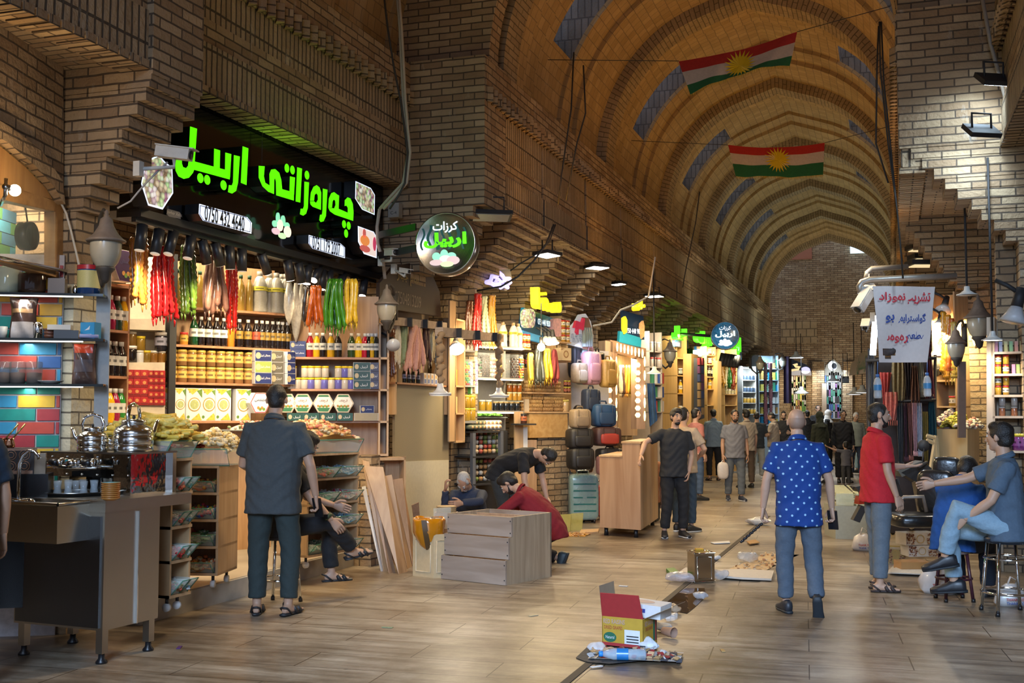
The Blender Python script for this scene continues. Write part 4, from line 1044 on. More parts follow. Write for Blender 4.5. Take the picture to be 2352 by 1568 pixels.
for px,zz,h,c,cp,lab_ in((302,0,.155,DK,(.7,.68,.66),'black olive jar with white lid'),(321,0,.115,(.55,.55,.58),(.7,.7,.68),'jar of white sugared almonds'),(337,0,.115,(.18,.11,.02),(.7,.5,.03),'dark honey jar with yellow lid'),(353,0,.115,HON,(.6,.6,.56),'honey jar with cream lid'),(371,0,.115,HON,(.6,.58,.55),'honey jar at the right end'),(303,.157,.13,(.18,.10,.02),(.4,.38,.34),'pickle jar on top of the black jar'),(323,.117,.13,(.25,.15,.02),(.75,.6,.03),'pickle jar with yellow lid on top'),(369,.117,.17,(.02,.02,.03),(.6,.58,.58),'dark date syrup jar on top')):
 bottle('jar',c,cp,(.3,.3,.4)if h>.165 else None,PC.at(px,zcr[1]+zz,.08),h,lab_+' on the cream shelf',None,'jar')
for c in range(6):
 for r_ in range(5 if c>2 else 4):
  w,h=(.072,.079)if c<3 else(.060,.062)
  px=(297,313,330,345,357,370)[c]
  carton(PC.at(px,zcr[2]+r_*(h+.002),.03),(w,.1,h),PC.rz,(.30,.02,.02),'red tea carton in the stack on the lowest cream shelf','red tea cartons',(.42,.02,.015),deco=lambda f,w,h,y:(disc(f,0,h*.55,h*.2,y,1),poly(f,[(-w*.4,y,h*.1),(w*.4,y,h*.1),(w*.4,y,h*.28),(-w*.4,y,h*.28)],2),[mat((.6,.25,.08),.5),mat((.2,.01,.01),.5)])[-1])
zj=unit('shelf_unit',PJ,231,293,(972,863,757,652),'narrow wood shelf column of juice bottles behind the kettles',WOODR,.2,WOODL,ztop=2.65)
JC={'y':(.72,.40,.01),'r':(.30,.01,.06),'d':DK,'g':(.02,.22,.03),'n':(.02,.05,.03)}
for lv,row in((0,((236,'y'),(249,'y'),(262,'r'),(275,'g'))),(1,((235,'y'),(248,'d'),(262,'d'),(277,'d'))),(2,((238,'n'),(252,'r'),(268,'n'),(283,'y')))):
 for px,c in row:bottle('juice',JC[c],(.7,.72,.74),(.62,.62,.6),PJ.at(px,zj[lv],.05),.30,'%s juice bottle on the %s board of the left column'%({'y':'yellow','r':'magenta','d':'black','g':'bright green','n':'dark green'}[c],('lowest','middle','upper')[lv]),'juice bottles in the left column')
hexbox(PJ.at(279,zj[3]+.02,-.05),.155,PJ.rz,'dark purple hexagonal sweet box hanging behind the lantern',None,(.06,.01,.09),(.03,.008,.05),None,'کردستان')
for x0,x1,y0,y1,col,st,nn,r,lab_ in((297,340,545,700,(.50,.20,.04),'bead',5,.024,'amber walnut strings hanging at the left end'),(347,406,565,738,(.42,.008,.012),'bead',7,.026,'thick red pomegranate strings'),(414,450,562,728,(.05,.10,.012),'bead',5,.024,'dark green strings of dried sweets'),(467,521,585,722,(.18,.09,.07),'wrap',6,.024,'brown wrapped sujuk strings'),(519,545,600,756,(.33,.01,.006),'bead',4,.020,'narrow dark red strings beside the brown ones'),(697,707,655,742,(.03,.025,.02),'wrap',2,.018,'thin black strings left of the orange ones'),(707,742,655,750,(.50,.10,.01),'wrap',5,.022,'orange apricot leather strings'),(744,794,640,758,(.05,.22,.012),'wrap',7,.024,'bright green sujuk strings'),(792,822,640,758,(.68,.44,.03),'wrap',5,.022,'yellow sujuk strings at the right end')):
 Xs=-5.72 if x0<600 else-5.62
 tops=[];bots=[]
 rg=random.Random(x0)
 for i in range(nn):
  f=(i+.5)/nn;d=.07*(i%2)-.03
  A_=(lambda x,y:PT(x,y,11.2+d))if x0>690 else(lambda x,y:PX(x,y,Xs+d));tops.append(A_(x0+(x1-x0)*(.2+.6*f),y0));bots.append(A_(x0+(x1-x0)*f,y1-rg.uniform(0,22)))
 strands('sweet_strings',lab_+' under the fascia sign',tops,bots,r*1.2,col,st,'strings of sweets under the fascia sign',seed=x0)
mb=MB();q=PX(680,700,-5.66)
e=empty('plastic_bags',PX(680,640,-5.66),'bunch of clear cone bags with white sweets hanging under the sign','bags')
for i,(px,y1)in enumerate(((664,745),(680,785),(694,735))):
 b_=MB();a=PX(px,650,-5.66-.05*(i%2));c=PX(px,y1,-5.66-.05*(i%2));b_.tube([a,a.lerp(c,.3),a.lerp(c,.6),a.lerp(c,.85),c],[.02,.05,.055,.035,.008],10);part('bag',b_,mat((.42,.39,.34),.25,var=.3,scale=50,coat=.5),e)
def rack(fl_,fr_,dpt,tiers,label,short,topz,heapc,seed,side_m=OAK):
 0
 fl_=V(fl_);fr_=V(fr_);t=(fr_-fl_).normalized();w=(fr_-fl_).length;nb_=V((-t.y,t.x,0));nb_=nb_ if nb_.dot(fl_-CO)>0 else-nb_;n_=nb_
 rz=math.atan2(t.y,t.x);z0=ZP+.10
 e=empty('sweet_rack',fl_+t*(w/2),label,'rack')
 L=lambda a,d,z:fl_+t*a+n_*d+V((0,0,z-fl_.z))
 for a in(0,w-.02):
  k=MB();k.slab([L(a,0,z0),L(a,0,topz),L(a+.02,0,topz),L(a+.02,0,z0)],n_*dpt);part('side_panel',k,side_m,e)
 k=MB();k.slab([L(0,dpt,z0),L(w,dpt,z0),L(w,dpt,topz),L(0,dpt,topz)],n_*.015);part('back_panel',k,WOODP,e)
 zs=[z0+(topz-z0)*i/tiers for i in range(tiers+1)]
 for z in zs:
  k=MB();k.slab([L(0,-.01,z),L(w,-.01,z),L(w,dpt,z),L(0,dpt,z)],V((0,0,.02)));part('shelf',k,OAK,e)
 for a in(.06,w-.06):
  for d in(.06,dpt-.06):
   k=MB();k.tube([L(a,d,z0),L(a,d,z0-.045)],.012,6);c=part('caster',k,BLK,e);q=MB();q.tube([L(a,d,z0-.071)-t*.014,L(a,d,z0-.071)+t*.014],.029,12);part('wheel',q,WHITE_,c)
 dz=(topz-z0)/tiers
 for i in range(tiers):
  z=zs[i]+.022;top=i==tiers
  for j in range(2):
   a0=.025+j*(w-.05)/2;a1=a0+(w-.05)/2-.008;hh=dz*.42
   b_=MB();P=[L(a0,0,z),L(a1,0,z),L(a1,-.09,z+hh),L(a0,-.09,z+hh)]
   b_.slab(P,n_*.004);b_.slab([L(a0,0,z),L(a0,-.09,z+hh),L(a0,dpt*.8,z+hh),L(a0,dpt*.8,z)],t*.004);b_.slab([L(a1,0,z),L(a1,-.09,z+hh),L(a1,dpt*.8,z+hh),L(a1,dpt*.8,z)],t*-.004)
   lab_='%s glass bin, tier %d from below, %s'%(('left','right')[j],i+1,short)
   o=b_.build('glass_bin',GLASS);tag(o,lab_,'glass bin','glass bins on the sweet racks')
   ed=MB();ed.tube([P[0],P[3],P[2],P[1]],.005,5);q=ed.build('rim',GLASSE);q.parent=o
   cs=heapc[(i*2+j)%len(heapc)]
   heap('sweets',L(a0+.01,-.04,z+.005),t*(a1-a0-.02),n_*dpt*.7,9,8,lambda u,v,hh=hh:hh*(.35+.62*v-.2*v*v)+.015*math.sin(u*9),cs[0],cs[2],'%s in the %s bin, tier %d from below, %s'%(cs[1],('left','right')[j],i+1,short),'sweets',seed+i*2+j,110 if cs[2]>.02 else 150,cs[3])
 return L,w,topz,t,n_,rz
def bigbin(L,w,a0,a1,dpt,z,hh,cols,size,lab_,n_,t,seed,shape,cnt=330,out=.07,tall=1.0):
 b_=MB();P=[L(a0,.0,z),L(a1,.0,z),L(a1,-out,z+hh),L(a0,-out,z+hh)]
 b_.slab(P,n_*.004);b_.slab([L(a0,0,z),L(a0,-out,z+hh),L(a0,dpt,z+hh),L(a0,dpt,z)],t*.004);b_.slab([L(a1,0,z),L(a1,-out,z+hh),L(a1,dpt,z+hh),L(a1,dpt,z)],t*-.004)
 o=b_.build('glass_tray',GLASS);tag(o,'glass tray holding '+lab_,'glass tray');ed=MB();ed.tube([P[0],P[1],P[2],P[3],P[0]],.006,5,cap=False);q=ed.build('rim',GLASSE);q.parent=o
 heap('sweets',L(a0+.01,-out*.6,z+.01),t*(a1-a0-.02),n_*dpt,10,10,lambda u,v:hh*.8+tall*.13*math.sin(math.pi*min(1,max(0,u)))**.6*math.sin(math.pi*min(1,v*.75+.12))**.8+.012*math.sin(u*17+v*11),cols,size,lab_+' on top of the racks','sweets',seed,cnt,shape)
GUM=[([(.45,.10,.02),(.6,.3,.04),(.05,.12,.02),(.3,.02,.02)],'gummy drops',.028,'chip'),([(.62,.25,.03),(.55,.12,.02),(.6,.5,.3)],'orange jelly slices',.028,'chip'),([(.5,.03,.03),(.55,.12,.04)],'red jelly flowers',.03,'chip'),([(.10,.22,.08),(.2,.3,.14),(.5,.45,.4)],'green sour belts',.02,'stick'),([(.45,.2,.2),(.5,.4,.35),(.3,.1,.1)],'pink sour belts',.02,'stick'),([(.04,.12,.4),(.4,.03,.05),(.5,.4,.05),(.05,.25,.12)],'foil wrapped chocolates',.026,'ball'),([(.22,.2,.22),(.35,.33,.35)],'grey wrapped toffees',.022,'chip')]
GUM2=[([(.10,.3,.25),(.5,.55,.5),(.3,.4,.38)],'mint wrapped toffees',.016,'ball'),([(.45,.42,.38),(.35,.32,.3),(.5,.05,.08)],'silver wrapped sweets',.018,'ball'),([(.4,.06,.03),(.15,.22,.05),(.45,.4,.3)],'red wrapped sweets',.02,'chip'),([(.15,.3,.4),(.5,.5,.5)],'blue wrapped mints',.018,'chip')]
c1=PZ(500,1322,.26);c2=PZ(557,1300,.26);dirn=(c2-c1);dp=.42;dirn.z=0;dirn.normalize();perp=V((-dirn.y,dirn.x,0));perp=perp if perp.dot(RGT)<0 else-perp
c1.z=ZP;zt1=PT(500,1075,tdist(c1)).z
L,w,zt,t,n_,rz=rack(c1+perp*.52,c1,dp,4,'wheeled sweet rack beside the steel cart, side panel to the street','rack beside the cart',zt1,GUM,10)
bigbin(L,w,.03,.25,.5,zt+.02,.11,[(.40,.02,.03),(.5,.06,.06),(.25,.01,.02)],.034,'dried red hibiscus petals',n_,t,31,'flake',260)
bigbin(L,w,.16,.60,.55,zt+.02,.13,[(.66,.50,.24),(.7,.58,.36),(.55,.38,.12),(.72,.66,.5)],.036,'cream and yellow nougat pieces',n_,t,33,'chip',420,tall=1.1)
c3=PZ(704,1281,.26);c4=PZ(822,1262,.26);c3.z=c4.z=ZP;zt3=PT(760,1045,tdist((c3+c4)/2)).z
L,w,zt,t,n_,rz=rack(c3,c4,.36,4,'wheeled sweet rack by the right pier, bins facing the street','rack by the right pier',zt3,GUM2,50)
bigbin(L,w,-.05,w*.98,.55,zt+.02,.12,[(.68,.48,.2),(.66,.56,.36),(.6,.3,.12),(.62,.2,.12)],.038,'pale nougat with red pieces',n_,t,35,'chip',520,tall=1.3)
k=heap('sweets',L(-.12,.55,zt+.24),t*.42,n_*.3,8,8,lambda u,v:.05*math.sin(math.pi*u),[(.5,.45,.35),(.2,.25,.1),(.3,.1,.06)],.03,'nougat rolls with pistachio on a glass plate behind the pale nougat','sweets',37,110)
pt_=MB();pt_.slab([L(-.15,.5,zt+.22),L(.34,.5,zt+.22),L(.34,.9,zt+.22),L(-.15,.9,zt+.22)],V((0,0,.012)));tag(pt_.build('glass_plate',GLASS),'glass plate with nougat rolls behind the pale nougat heap','plate')
c5=PZ(376,1378,.26);c6=PZ(404,1360,.26);c5.z=c6.z=ZP;dd=(c6-c5).normalized();c6=c5+V((0.0,1,0))*.30;zt5=PT(390,1060,tdist(c5)).z
L,w,zt,t,n_,rz=rack(c5+V((0.0,.06,0)),c6,.36,4,'wheeled sweet rack half hidden behind the steel cart','rack behind the cart',zt5,GUM2[2:]+GUM[2:3]+GUM2[:1],70)
bigbin(L,w,-.1,w*.9,.5,zt+.02,.12,[(.80,.55,.08),(.82,.62,.15)],.05,'yellow cotton candy strands',n_,t,39,'stick',240,tall=1.2)
k=MB();k.bb((-5.56,7.2,3.06),(-5.85,11.45,3.10));tag(k.build('hanging_rail',BLKM),'black rail behind the fascia sign from which the sweet strings hang','rail')
for o in[o for o in COL.objects if o.name.startswith('sweet_strings')and o.location.x<-5.5 and o.location.y<11.3]:
 k=MB();k.tube([o.location,V((o.location.x,o.location.y,3.08))],.006,5);part('cord',k,BLKM,o)
# ================================================================ the tea stall at the far left
A=PZ(233,1524);B=PZ(343,1494);sX=(B-A);sX.z=0;CS=sX.length;sX.normalize();aX=V((-sX.y,sX.x,0));aX=aX if aX.dot(RGT)<0 else-aX
CW=(PZ(62,1500)-A).dot(aX)
def ct(a,s,z):return A+aX*a+sX*s+V((0,0,z))
BR=mat((.50,.47,.42),.30,1.0,.10,3);MIR=mat((.72,.70,.66),.05,1.0,.04,6,bump=.35)
def qbox(mb,a0,a1,s0,s1,z0,z1,mi=0):return mb.slab([ct(a0,s0,z0),ct(a1,s0,z0),ct(a1,s1,z0),ct(a0,s1,z0)],V((0,0,z1-z0)),mi)
e=empty('tea_cart',ct(CW/2,CS/2,0),'large brushed steel tea cart on four legs at the left edge','cart')
k=MB();qbox(k,-.02,CW+.05,-.02,CS+.05,.20,.915);part('cabinet',k,BR,e)
k=MB();qbox(k,.005,CW+.03,-.032,-.02,.215,.885);part('front_door',k,mat((.16,.17,.19),.28,1.0,.1,3),e)
k=MB();k.tube([ct(CW*.42,-.04,.72),ct(CW*.42,-.04,.80)],.012,6);part('door_handle',k,mat((.25,.08,.03),.5),e)
k=MB();qbox(k,-.034,-.02,CS*.62,CS*.64,.20,.90);part('side_seam',k,CHROME,e)
k=MB();qbox(k,-.05,CW+.25,-.05,CS+.32,.915,.985);part('worktop',k,BR,e)
for a,s in((0.01,.01),(CW-.01,.01),(0.01,CS),(CW-.01,CS)):
 k=MB();qbox(k,a-.025,a+.025,s-.025,s+.025,.06,.20);lg=part('leg',k,BR,e)
 q=MB();q.lathe([(.035,0),(.035,.012),(.02,.03),(.018,.06)],ct(a,s,0),10);part('foot',q,BLK,lg)
k=MB();a0,a1,s0,s1=.08,CW*.86,-.30,.02
bt=.74;tp=.975;ins=.03
P=[ct(a0,s0,tp),ct(a1,s0,tp),ct(a1,s1,tp),ct(a0,s1,tp)];Q=[ct(a0+ins,s0+ins,bt),ct(a1-ins,s0+ins,bt),ct(a1-ins,s1,bt),ct(a0+ins,s1,bt)]
k.add(P+Q,[(0,1,5,4),(1,2,6,5),(2,3,7,6),(3,0,4,7),(4,5,6,7)])
k.tube([P[0],P[1],P[2],P[3],P[0]],.012,6,cap=False)
part('sink_basin',k,mat((.42,.38,.32),.22,1.0,.06),e)
h1=PT(300,1100,7.35);ha=(h1-A).dot(aX);hs=(h1-A).dot(sX);hz0,hz1=.985,1.25
hw=0.74;hd_=.40
k=MB();k.slab([ct(ha,hs,hz0),ct(ha,hs+hd_,hz0),ct(ha,hs+hd_,hz1),ct(ha,hs,hz1)],aX*.25);part('hood_side',k,MIR,e)
k=MB();qbox(k,ha,ha+hw,hs,hs+hd_,hz1-.15,hz1);part('hood_front',k,MIR,e)
k=MB();qbox(k,ha+.25,ha+hw,hs+hd_-.02,hs+hd_,hz0,hz1);part('hood_back',k,BLK,e)
k=MB();qbox(k,ha+hw-.03,ha+hw,hs,hs+.03,hz0,hz1-.15);part('hood_post',k,CHROME,e)
k=MB();qbox(k,ha-.03,ha,hs+hd_-.035,hs+hd_,.92,hz1);part('corner_post',k,CHROME,e)
k=MB();qbox(k,ha-.02,ha+hw+.02,hs-.02,hs+hd_+.02,hz1,hz1+.012);part('hood_top',k,mat((.35,.33,.3),.3,1.0),e)
for i in range(12):
 q=MB();q.ball(ct(ha+.02+(i%6)*.13,hs-.003,hz1-(.02 if i<6 else .135)),.007,6,4);part('rivet',q,CHROME,e)
k=MB();k.tube([ct(ha+.22,hs-.07,hz1-.085),ct(ha+hw+.06,hs-.07,hz1-.085)],.011,8);g=part('gas_rail',k,CHROME,e)
for i in range(4):
 q=MB();c=ct(ha+.27+i*.14,hs-.10,hz1-.055);q.tube([c-aX*.03,c+aX*.03],.024,10);part('valve_knob',q,BLK if i%2==0 else CHROME,g)
 q=MB();q.tube([c-aX*.06,c-aX*.03],.02,10);part('valve',q,CHROME,g)
def kettle(p,r,yaw,label,tall=1.0,handle_rot=0):
 e=empty('kettle',p,label,'kettle','steel kettles on the tea cart');m=mat((.74,.73,.70),.16,1.0,.05,8)
 k=MB();k.lathe([(.96*r,0),(1.0*r,.06*r),(1.0*r,.35*r),(.97*r,.37*r),(1.0*r,.40*r),(1.02*r,.8*r),(.98*r,.83*r),(1.0*r,.86*r),(.98*r,1.05*r),(.86*r,1.25*r),(.62*r,1.36*r),(.60*r,1.40*r)],p,28);part('body',k,m,e)
 k=MB();k.lathe([(.62*r,1.38*r),(.62*r,1.58*r),(.58*r,1.63*r),(.2*r,1.68*r),(0,1.69*r)],p,24);ld=part('lid',k,m,e)
 q=MB();q.lathe([(.07*r,1.68*r),(.09*r,1.78*r),(.06*r,1.86*r),(0,1.88*r)],p,10);part('knob',q,BLK,ld)
 d=V((math.cos(yaw),math.sin(yaw),0));z=lambda a:V((0,0,a*r));pp=V(p)
 k=MB();k.tube([pp+d*.9*r+z(.75),pp+d*1.2*r+z(1.05),pp+d*1.32*r+z(1.45),pp+d*1.45*r+z(1.6)],[.2*r,.15*r,.10*r,.09*r],10);part('spout',k,m,e)
 k=MB();d2=V((math.cos(yaw+handle_rot),math.sin(yaw+handle_rot),0));k.tube([pp+d2*.62*r+z(1.35),pp+d2*.72*r+z(1.85),pp+d2*.55*r+z(2.3),pp+z(2.5),pp-d2*.55*r+z(2.3),pp-d2*.72*r+z(1.85),pp-d2*.62*r+z(1.35)],.05*r,8,sq=2.2);part('handle',k,CHROME,e)
 return e
kz=hz1+.013
kettle(PT(306,1040,7.55).xy.to_3d()+V((0,0,kz)),.128,1.2,'largest steel kettle, standing at the right end of the tea cart',handle_rot=.6)
kettle(PT(212,1040,7.5).xy.to_3d()+V((0,0,kz)),.098,math.pi+TH,'smaller steel kettle with its spout to the left on the tea cart')
kettle(PT(253,1040,7.85).xy.to_3d()+V((0,0,kz)),.072,1.5,'small brass coloured kettle half hidden between the two others')
tp_=ct(ha+.40,hs-.06,.987)
k=MB();k.lathe([(0,0),(.20,0),(.235,.022),(.24,.024),(.20,.006),(0,.004)],tp_,32);tag(k.build('round_tray',BR),'round steel tray of tea glasses on the steel cart','tray')
for i in range(9):
 g=2*math.pi*i/8+.3;r=.12 if i<8 else 0
 k=MB();c=tp_+V((r*math.cos(g),r*math.sin(g),.006));k.lathe([(.024,0),(.027,.012),(.021,.04),(.027,.085),(.0255,.085),(.019,.04),(.022,.008),(0,.006)],c,12)
 tag(k.build('tea_glass',mat((.55,.62,.66),.03,alpha=.26,var=0)),'small waisted tea glass on the round tray','glass','tea glasses on the tray')
for i in range(9):
 c=PT(254,1135,6.95).xy.to_3d()+V((0,0,.986+.0115*i));k=MB();k.lathe([(.032,0),(.050,.010),(.058,.018),(.056,.018),(.045,.010),(0,.006)],c,20)
 o=tag(k.build('saucer',mat((.52,.22,.05),.35)),'top saucer of the orange stack, its inside painted blue and yellow' if i==8 else 'orange saucer stacked below others on the steel cart','saucer',None if i==8 else 'stacked orange saucers')
 if i==8:
  q=MB();q.lathe([(.054,.0185),(.050,.0145)],c,20);w_=q.build('painted_rim',mat((.08,.35,.42),.3));w_.parent=o
cn=Plane(PT(-90,900,7.12),PT(108,900,7.25))
k=MB();a=cn.at(-90,0);b_=cn.at(100,0);k.slab([V((a.x,a.y,.3)),V((b_.x,b_.y,.3)),V((b_.x,b_.y,1.13)),V((a.x,a.y,1.13))],cn.n*.26);tag(k.build('black_counter',mat((.01,.011,.013),.25)),'black counter behind the tap at the left edge','counter')
bx=cn.at(32,1.13,.10)
o=carton(bx,(.25,.13,.165),cn.rz,(.03,.02,.018),'dark box with copper lace pattern on the black counter',None,None)
f=MB()
for i in range(3):
 for j in range(2):
  cx=-.09+i*.08;cz=.05+j*.07
  for rr in(.032,.018):f.tube([V((cx+rr*math.cos(t),-.067,cz+rr*math.sin(t)))for t in[q*math.pi/6 for q in range(13)]],.0035,4,cap=False)
f.box((0,-.067,.012),(.24,.004,.02));f.box((0,-.067,.155),(.24,.004,.014));q=f.build('lace_pattern',mat((.35,.20,.13),.4,.5));q.parent=o
carton(cn.at(92,1.13,.08),(.07,.06,.13),cn.rz,(.32,.24,.16),'small plain kraft box beside the lace patterned box',None)
for px in(6,22):
 p=cn.at(px,1.296,.10);k=MB();k.lathe([(.03,0),(.034,.02),(.026,.045),(.03,.06)],p,14);o=tag(k.build('coffee_pot',mat((.55,.28,.16),.2,1.0)),'small copper coffee pot with long handle on the lace patterned box','coffee pot','copper coffee pots')
 q=MB();q.tube([p+V((.02,0,.055)),p+cn.t*.09+V((0,0,.15))],.005,6);part('handle',q,mat((.45,.36,.12),.3,.8),o)
p=cn.at(42,.98,-.14);k=MB();u=V((0,0,1));e=empty('tap',p,'chrome swan neck tap over the sink','tap')
k.tube([p,p+u*.22,p+u*.27+cn.t*.02,p+u*.30+cn.t*.05,p+u*.30+cn.t*.085,p+u*.27+cn.t*.11,p+u*.25+cn.t*.115],.0125,10);part('spout',k,CHROME,e)
k=MB();k.tube([p-cn.t*.05+u*.0,p+cn.t*.07+u*-.02],.018,10);k.ball(p+cn.t*.075+u*-.02,.028,10,7);part('valve',k,CHROME,e)
PS=Plane(PT(-70,900,7.6),PT(236,900,7.75));KS=1.12
COLS=[(.62,.40,.02),(.02,.10,.32),(.0,.22,.19),(.32,.02,.03),(.02,.24,.45),(.42,.05,.03),(.55,.30,.02),(.02,.12,.30)]
mb=MB();rg=random.Random(5);zz=.55;row=0
d=.22
a=PS.at(-110,0,d);b_=PS.at(126,0,d);b_.z=a.z=0;Lw=(b_-a).length;bl=.25;bh=.091
mb.slab([a+V((0,0,0)),b_+V((0,0,0)),b_+V((0,0,2.62)),a+V((0,0,2.62))],PS.n*.12,8)
while zz<2.55:
 x=-bl*(.5 if row%2 else 0)
 while x<Lw:
  x0=max(x,0)+.006;x1=min(x+bl,Lw)-.006
  if x1>x0+.01:mb.slab([a+PS.t*x0+V((0,0,zz+.006)),a+PS.t*x1+V((0,0,zz+.006)),a+PS.t*x1+V((0,0,zz+bh-.006)),a+PS.t*x0+V((0,0,zz+bh-.006))],PS.n*-.014,rg.randrange(8))
  x+=bl
 zz+=bh;row+=1
o=mb.build('wall_stall',[mat(c,.55,var=.3,scale=12,bump=.2)for c in COLS]+[mat((.42,.40,.42),.8,var=.3)]);o['kind']='structure'
k=MB();a=PS.at(203,0,.16);b_=PS.at(236,0,.16);a.z=b_.z=.9;k.slab([a,b_,b_+V((0,0,1.6)),a+V((0,0,1.6))],PS.n*.02);o=k.build('trim_panel',mat((.36,.36,.35),.5));o['kind']='structure'
zsh=[]
for i,(y,nm)in enumerate(((672,'upper'),(776,'middle'),(881,'lowest'))):
 z=PS.hit(100,y).z;zsh.append(z);a=PS.at(-90,z);b_=PS.at(237,z);k=MB();board(k,a,b_,PS.n,.20,.018)
 o=tag(k.build('glass_shelf',mat((.015,.02,.02),.08)),'%s black glass shelf on the painted brick wall, lit from below'%nm,'shelf','black glass shelves')
 a=PS.at(-90,z-.024,.02);b_=PS.at(190,z-.024,.02);k=MB();k.slab([a,b_,b_+V((0,0,.010)),a+V((0,0,.010))],PS.n*.012);part('led_strip',k,emis((1,.93,.8),6),o)
 light('AREA',(a+b_)/2+V((0,0,-.02))+PS.n*.03,2.6,(1,.92,.78),.05,(a+b_)/2+PS.n*.12+V((0,0,-1)),size_y=.8)
def on(px,i,dd=.08):return PS.at(px,zsh[i],dd)
def lathe_thing(name,p,prof,m,label,cat,n=20,group=None):
 k=MB();k.lathe(prof,(0,0,0),n);o=k.build(name,m);o.location=p;o.scale=(KS,)*3;return tag(o,label,cat,group)
lathe_thing('glass_jar',on(15,0),[(.07,0),(.075,.02),(.075,.14),(.06,.16),(0,.16)],mat((.50,.55,.42),.1,alpha=.8),'jar of pale green powder on the upper glass shelf','jar')
lathe_thing('glass_jar',on(73,0),[(.075,0),(.082,.02),(.082,.11),(.07,.13),(0,.13)],mat((.08,.045,.03),.1),'jar of dark brown coffee on the upper glass shelf','jar')
carton(on(132,0),(.11,.09,.105),PS.rz,(.12,.075,.04),'brown wicker textured box on the upper glass shelf',None,name='wicker_box')
bottle('tin',(.02,.07,.22),(.1,.1,.1),(.55,.50,.20),on(203,0,.06),.2,'large blue milk powder tin with red band and map label',None,'tin')
k=MB();c=on(203,0,.06);k.lathe([(.0775,.168),(.0775,.198)],c,20);k.f=[f for f in k.f if len(f)==4];k.mi=[0]*len(k.f);k.sm=[True]*len(k.f);part('red_band',k,mat((.4,.02,.03),.3),[o for o in bpy.data.objects if o.get('label','').startswith('large blue milk')][0])
k=MB();k.ball(on(172,0)+V((0,0,.03)),V((.02,.015,.035)),8,6);tag(k.build('foil_packet',CHROME),'crumpled silver foil packet beside the blue tin','packet')
def pouch(p,w,h,pl,cols,label,group=None):
 w*=KS;h*=KS
 o=empty('snack_bag',p,label,'bag',group);rr=random.Random(int(p.x*1000))
 def fn(u,v):return p+pl.t*((u-.5)*w*(1-.12*math.sin(math.pi*v)))+V((0,0,v*h))-pl.n*(.045*math.sin(math.pi*v)**.5*math.sin(math.pi*u)**.5+.012*math.sin(9*u+7*v))
 k=MB();k.grid(fn,10,12);k.grid(lambda u,v:fn(1-u,v)+pl.n*.03,10,12);part('pouch',k,mat(cols[0],.25,var=.5,scale=30,coat=.4),o)
 for(v0,v1,c,lb)in cols[1:]:
  k=MB();k.grid(lambda u,v:fn(.08+.84*u,v0+(v1-v0)*v)-pl.n*.003,8,5);part('printed_band',k,mat(c,.3,var=.3,scale=25),o)
 return o
pouch(on(52,1),.16,.25,PS,[(.06,.035,.03),(.0,.40,(.45,.42,.42),''),(.62,.72,(.30,.18,.09),'')],'brown coffee bag with a cup print on the middle glass shelf')
pouch(on(192,2),.14,.25,PS,[(.10,.06,.05),(.76,.98,(.55,.06,.02),''),(.30,.6,(.12,.10,.11),'')],'clear bag of dark sweets with orange header on the lowest shelf')
lathe_thing('shaker',on(87,1),[(.028,0),(.028,.08),(.024,.088),(.024,.10),(0,.10)],CHROME,'steel shaker on the middle glass shelf','shaker')
lathe_thing('cup',on(5,1,.06),[(.025,0),(.03,.07),(.028,.07),(0,.01)],mat((.5,.5,.48),.3),'pale paper cup at the left end of the middle shelf','cup')
carton(on(155,1,.05),(.16,.10,.055),PS.rz,(.02,.02,.022),'black food tub on the middle glass shelf',None,name='food_tub');carton(on(138,1,.05)+V((0,0,.058)),(.15,.09,.035),PS.rz,(.55,.52,.46),'white lidded food tub on the black one',None,name='food_tub')
for i in range(3):lathe_thing('wooden_bowl',on(115,1,.06)+V((0,0,.022*i)),[(.03,0),(.038,.02),(.035,.022),(0,.012)],mat((.10,.04,.025),.4),'small brown bowl stacked beside the black tub','bowl',14,'stacked brown bowls')
o=carton(on(208,1,.05),(.105,.085,.112),PS.rz-.35,(.03,.25,.50),'bright blue tea box on the right end of the middle shelf',None,(.03,.30,.58),deco=lambda f,w,h,y:(poly(f,[(-w*.2,y,h*.5),(w*.15,y,h*.55),(w*.2,y,h*.8),(0,y,h*.62)],1),poly(f,[(-w*.35,y,h*.2),(w*.3,y,h*.2),(w*.3,y,h*.28),(-w*.35,y,h*.28)],1),[mat((.7,.75,.8),.5)])[-1])
k=MB();k.tube([on(183,1,.0)+V((0,0,.018)),on(226,1,.0)+V((0,0,.014))],.014,10);tag(k.build('marker_pen',mat((.3,.34,.6),.4)),'white and blue tube lying before the blue tea box','tube')
for i,px in enumerate((6,40,78)):
 p=on(px,2,.07);k=MB();k.lathe([(.045,0),(.052,.01),(.054,.145),(.05,.15),(0,.15)],p,16);o=tag(k.build('plastic_jar',mat((.12,.14,.15),.1,alpha=.4)),'clear lidded jar of ground coffee on the lowest glass shelf','jar','ground coffee jars')
 q=MB();q.lathe([(0,.004),(.046,.004),(.048,.075),(0,.08)],p,14);part('ground_coffee',q,mat((.09,.045,.035),.8),o)
lathe_thing('plate',on(116,2,.07),[(.04,0),(.075,.018),(.077,.02),(.04,.006),(0,.006)],WHITE_,'white saucer plate on the lowest glass shelf','plate')
PW=Plane(PT(-90,900,6.7),PT(143,900,8.0));WT=wood((.36,.18,.06),(.50,.28,.10),.6,axis='X');WTZ=wood((.36,.18,.06),(.50,.28,.10),.6)
mb=MB()
def wq(m_,pts,th,mi=0):m_.slab([PW.hit(x,y)for x,y in pts],PW.n*th,mi)
wq(mb,[(-60,438),(0,457),(130,487),(130,462),(0,420),(-60,400)],.08);wq(mb,[(-60,585),(0,600),(142,640),(142,622),(0,590),(-60,575)],.08);wq(mb,[(127,462),(145,468),(145,622),(127,622)],.08)
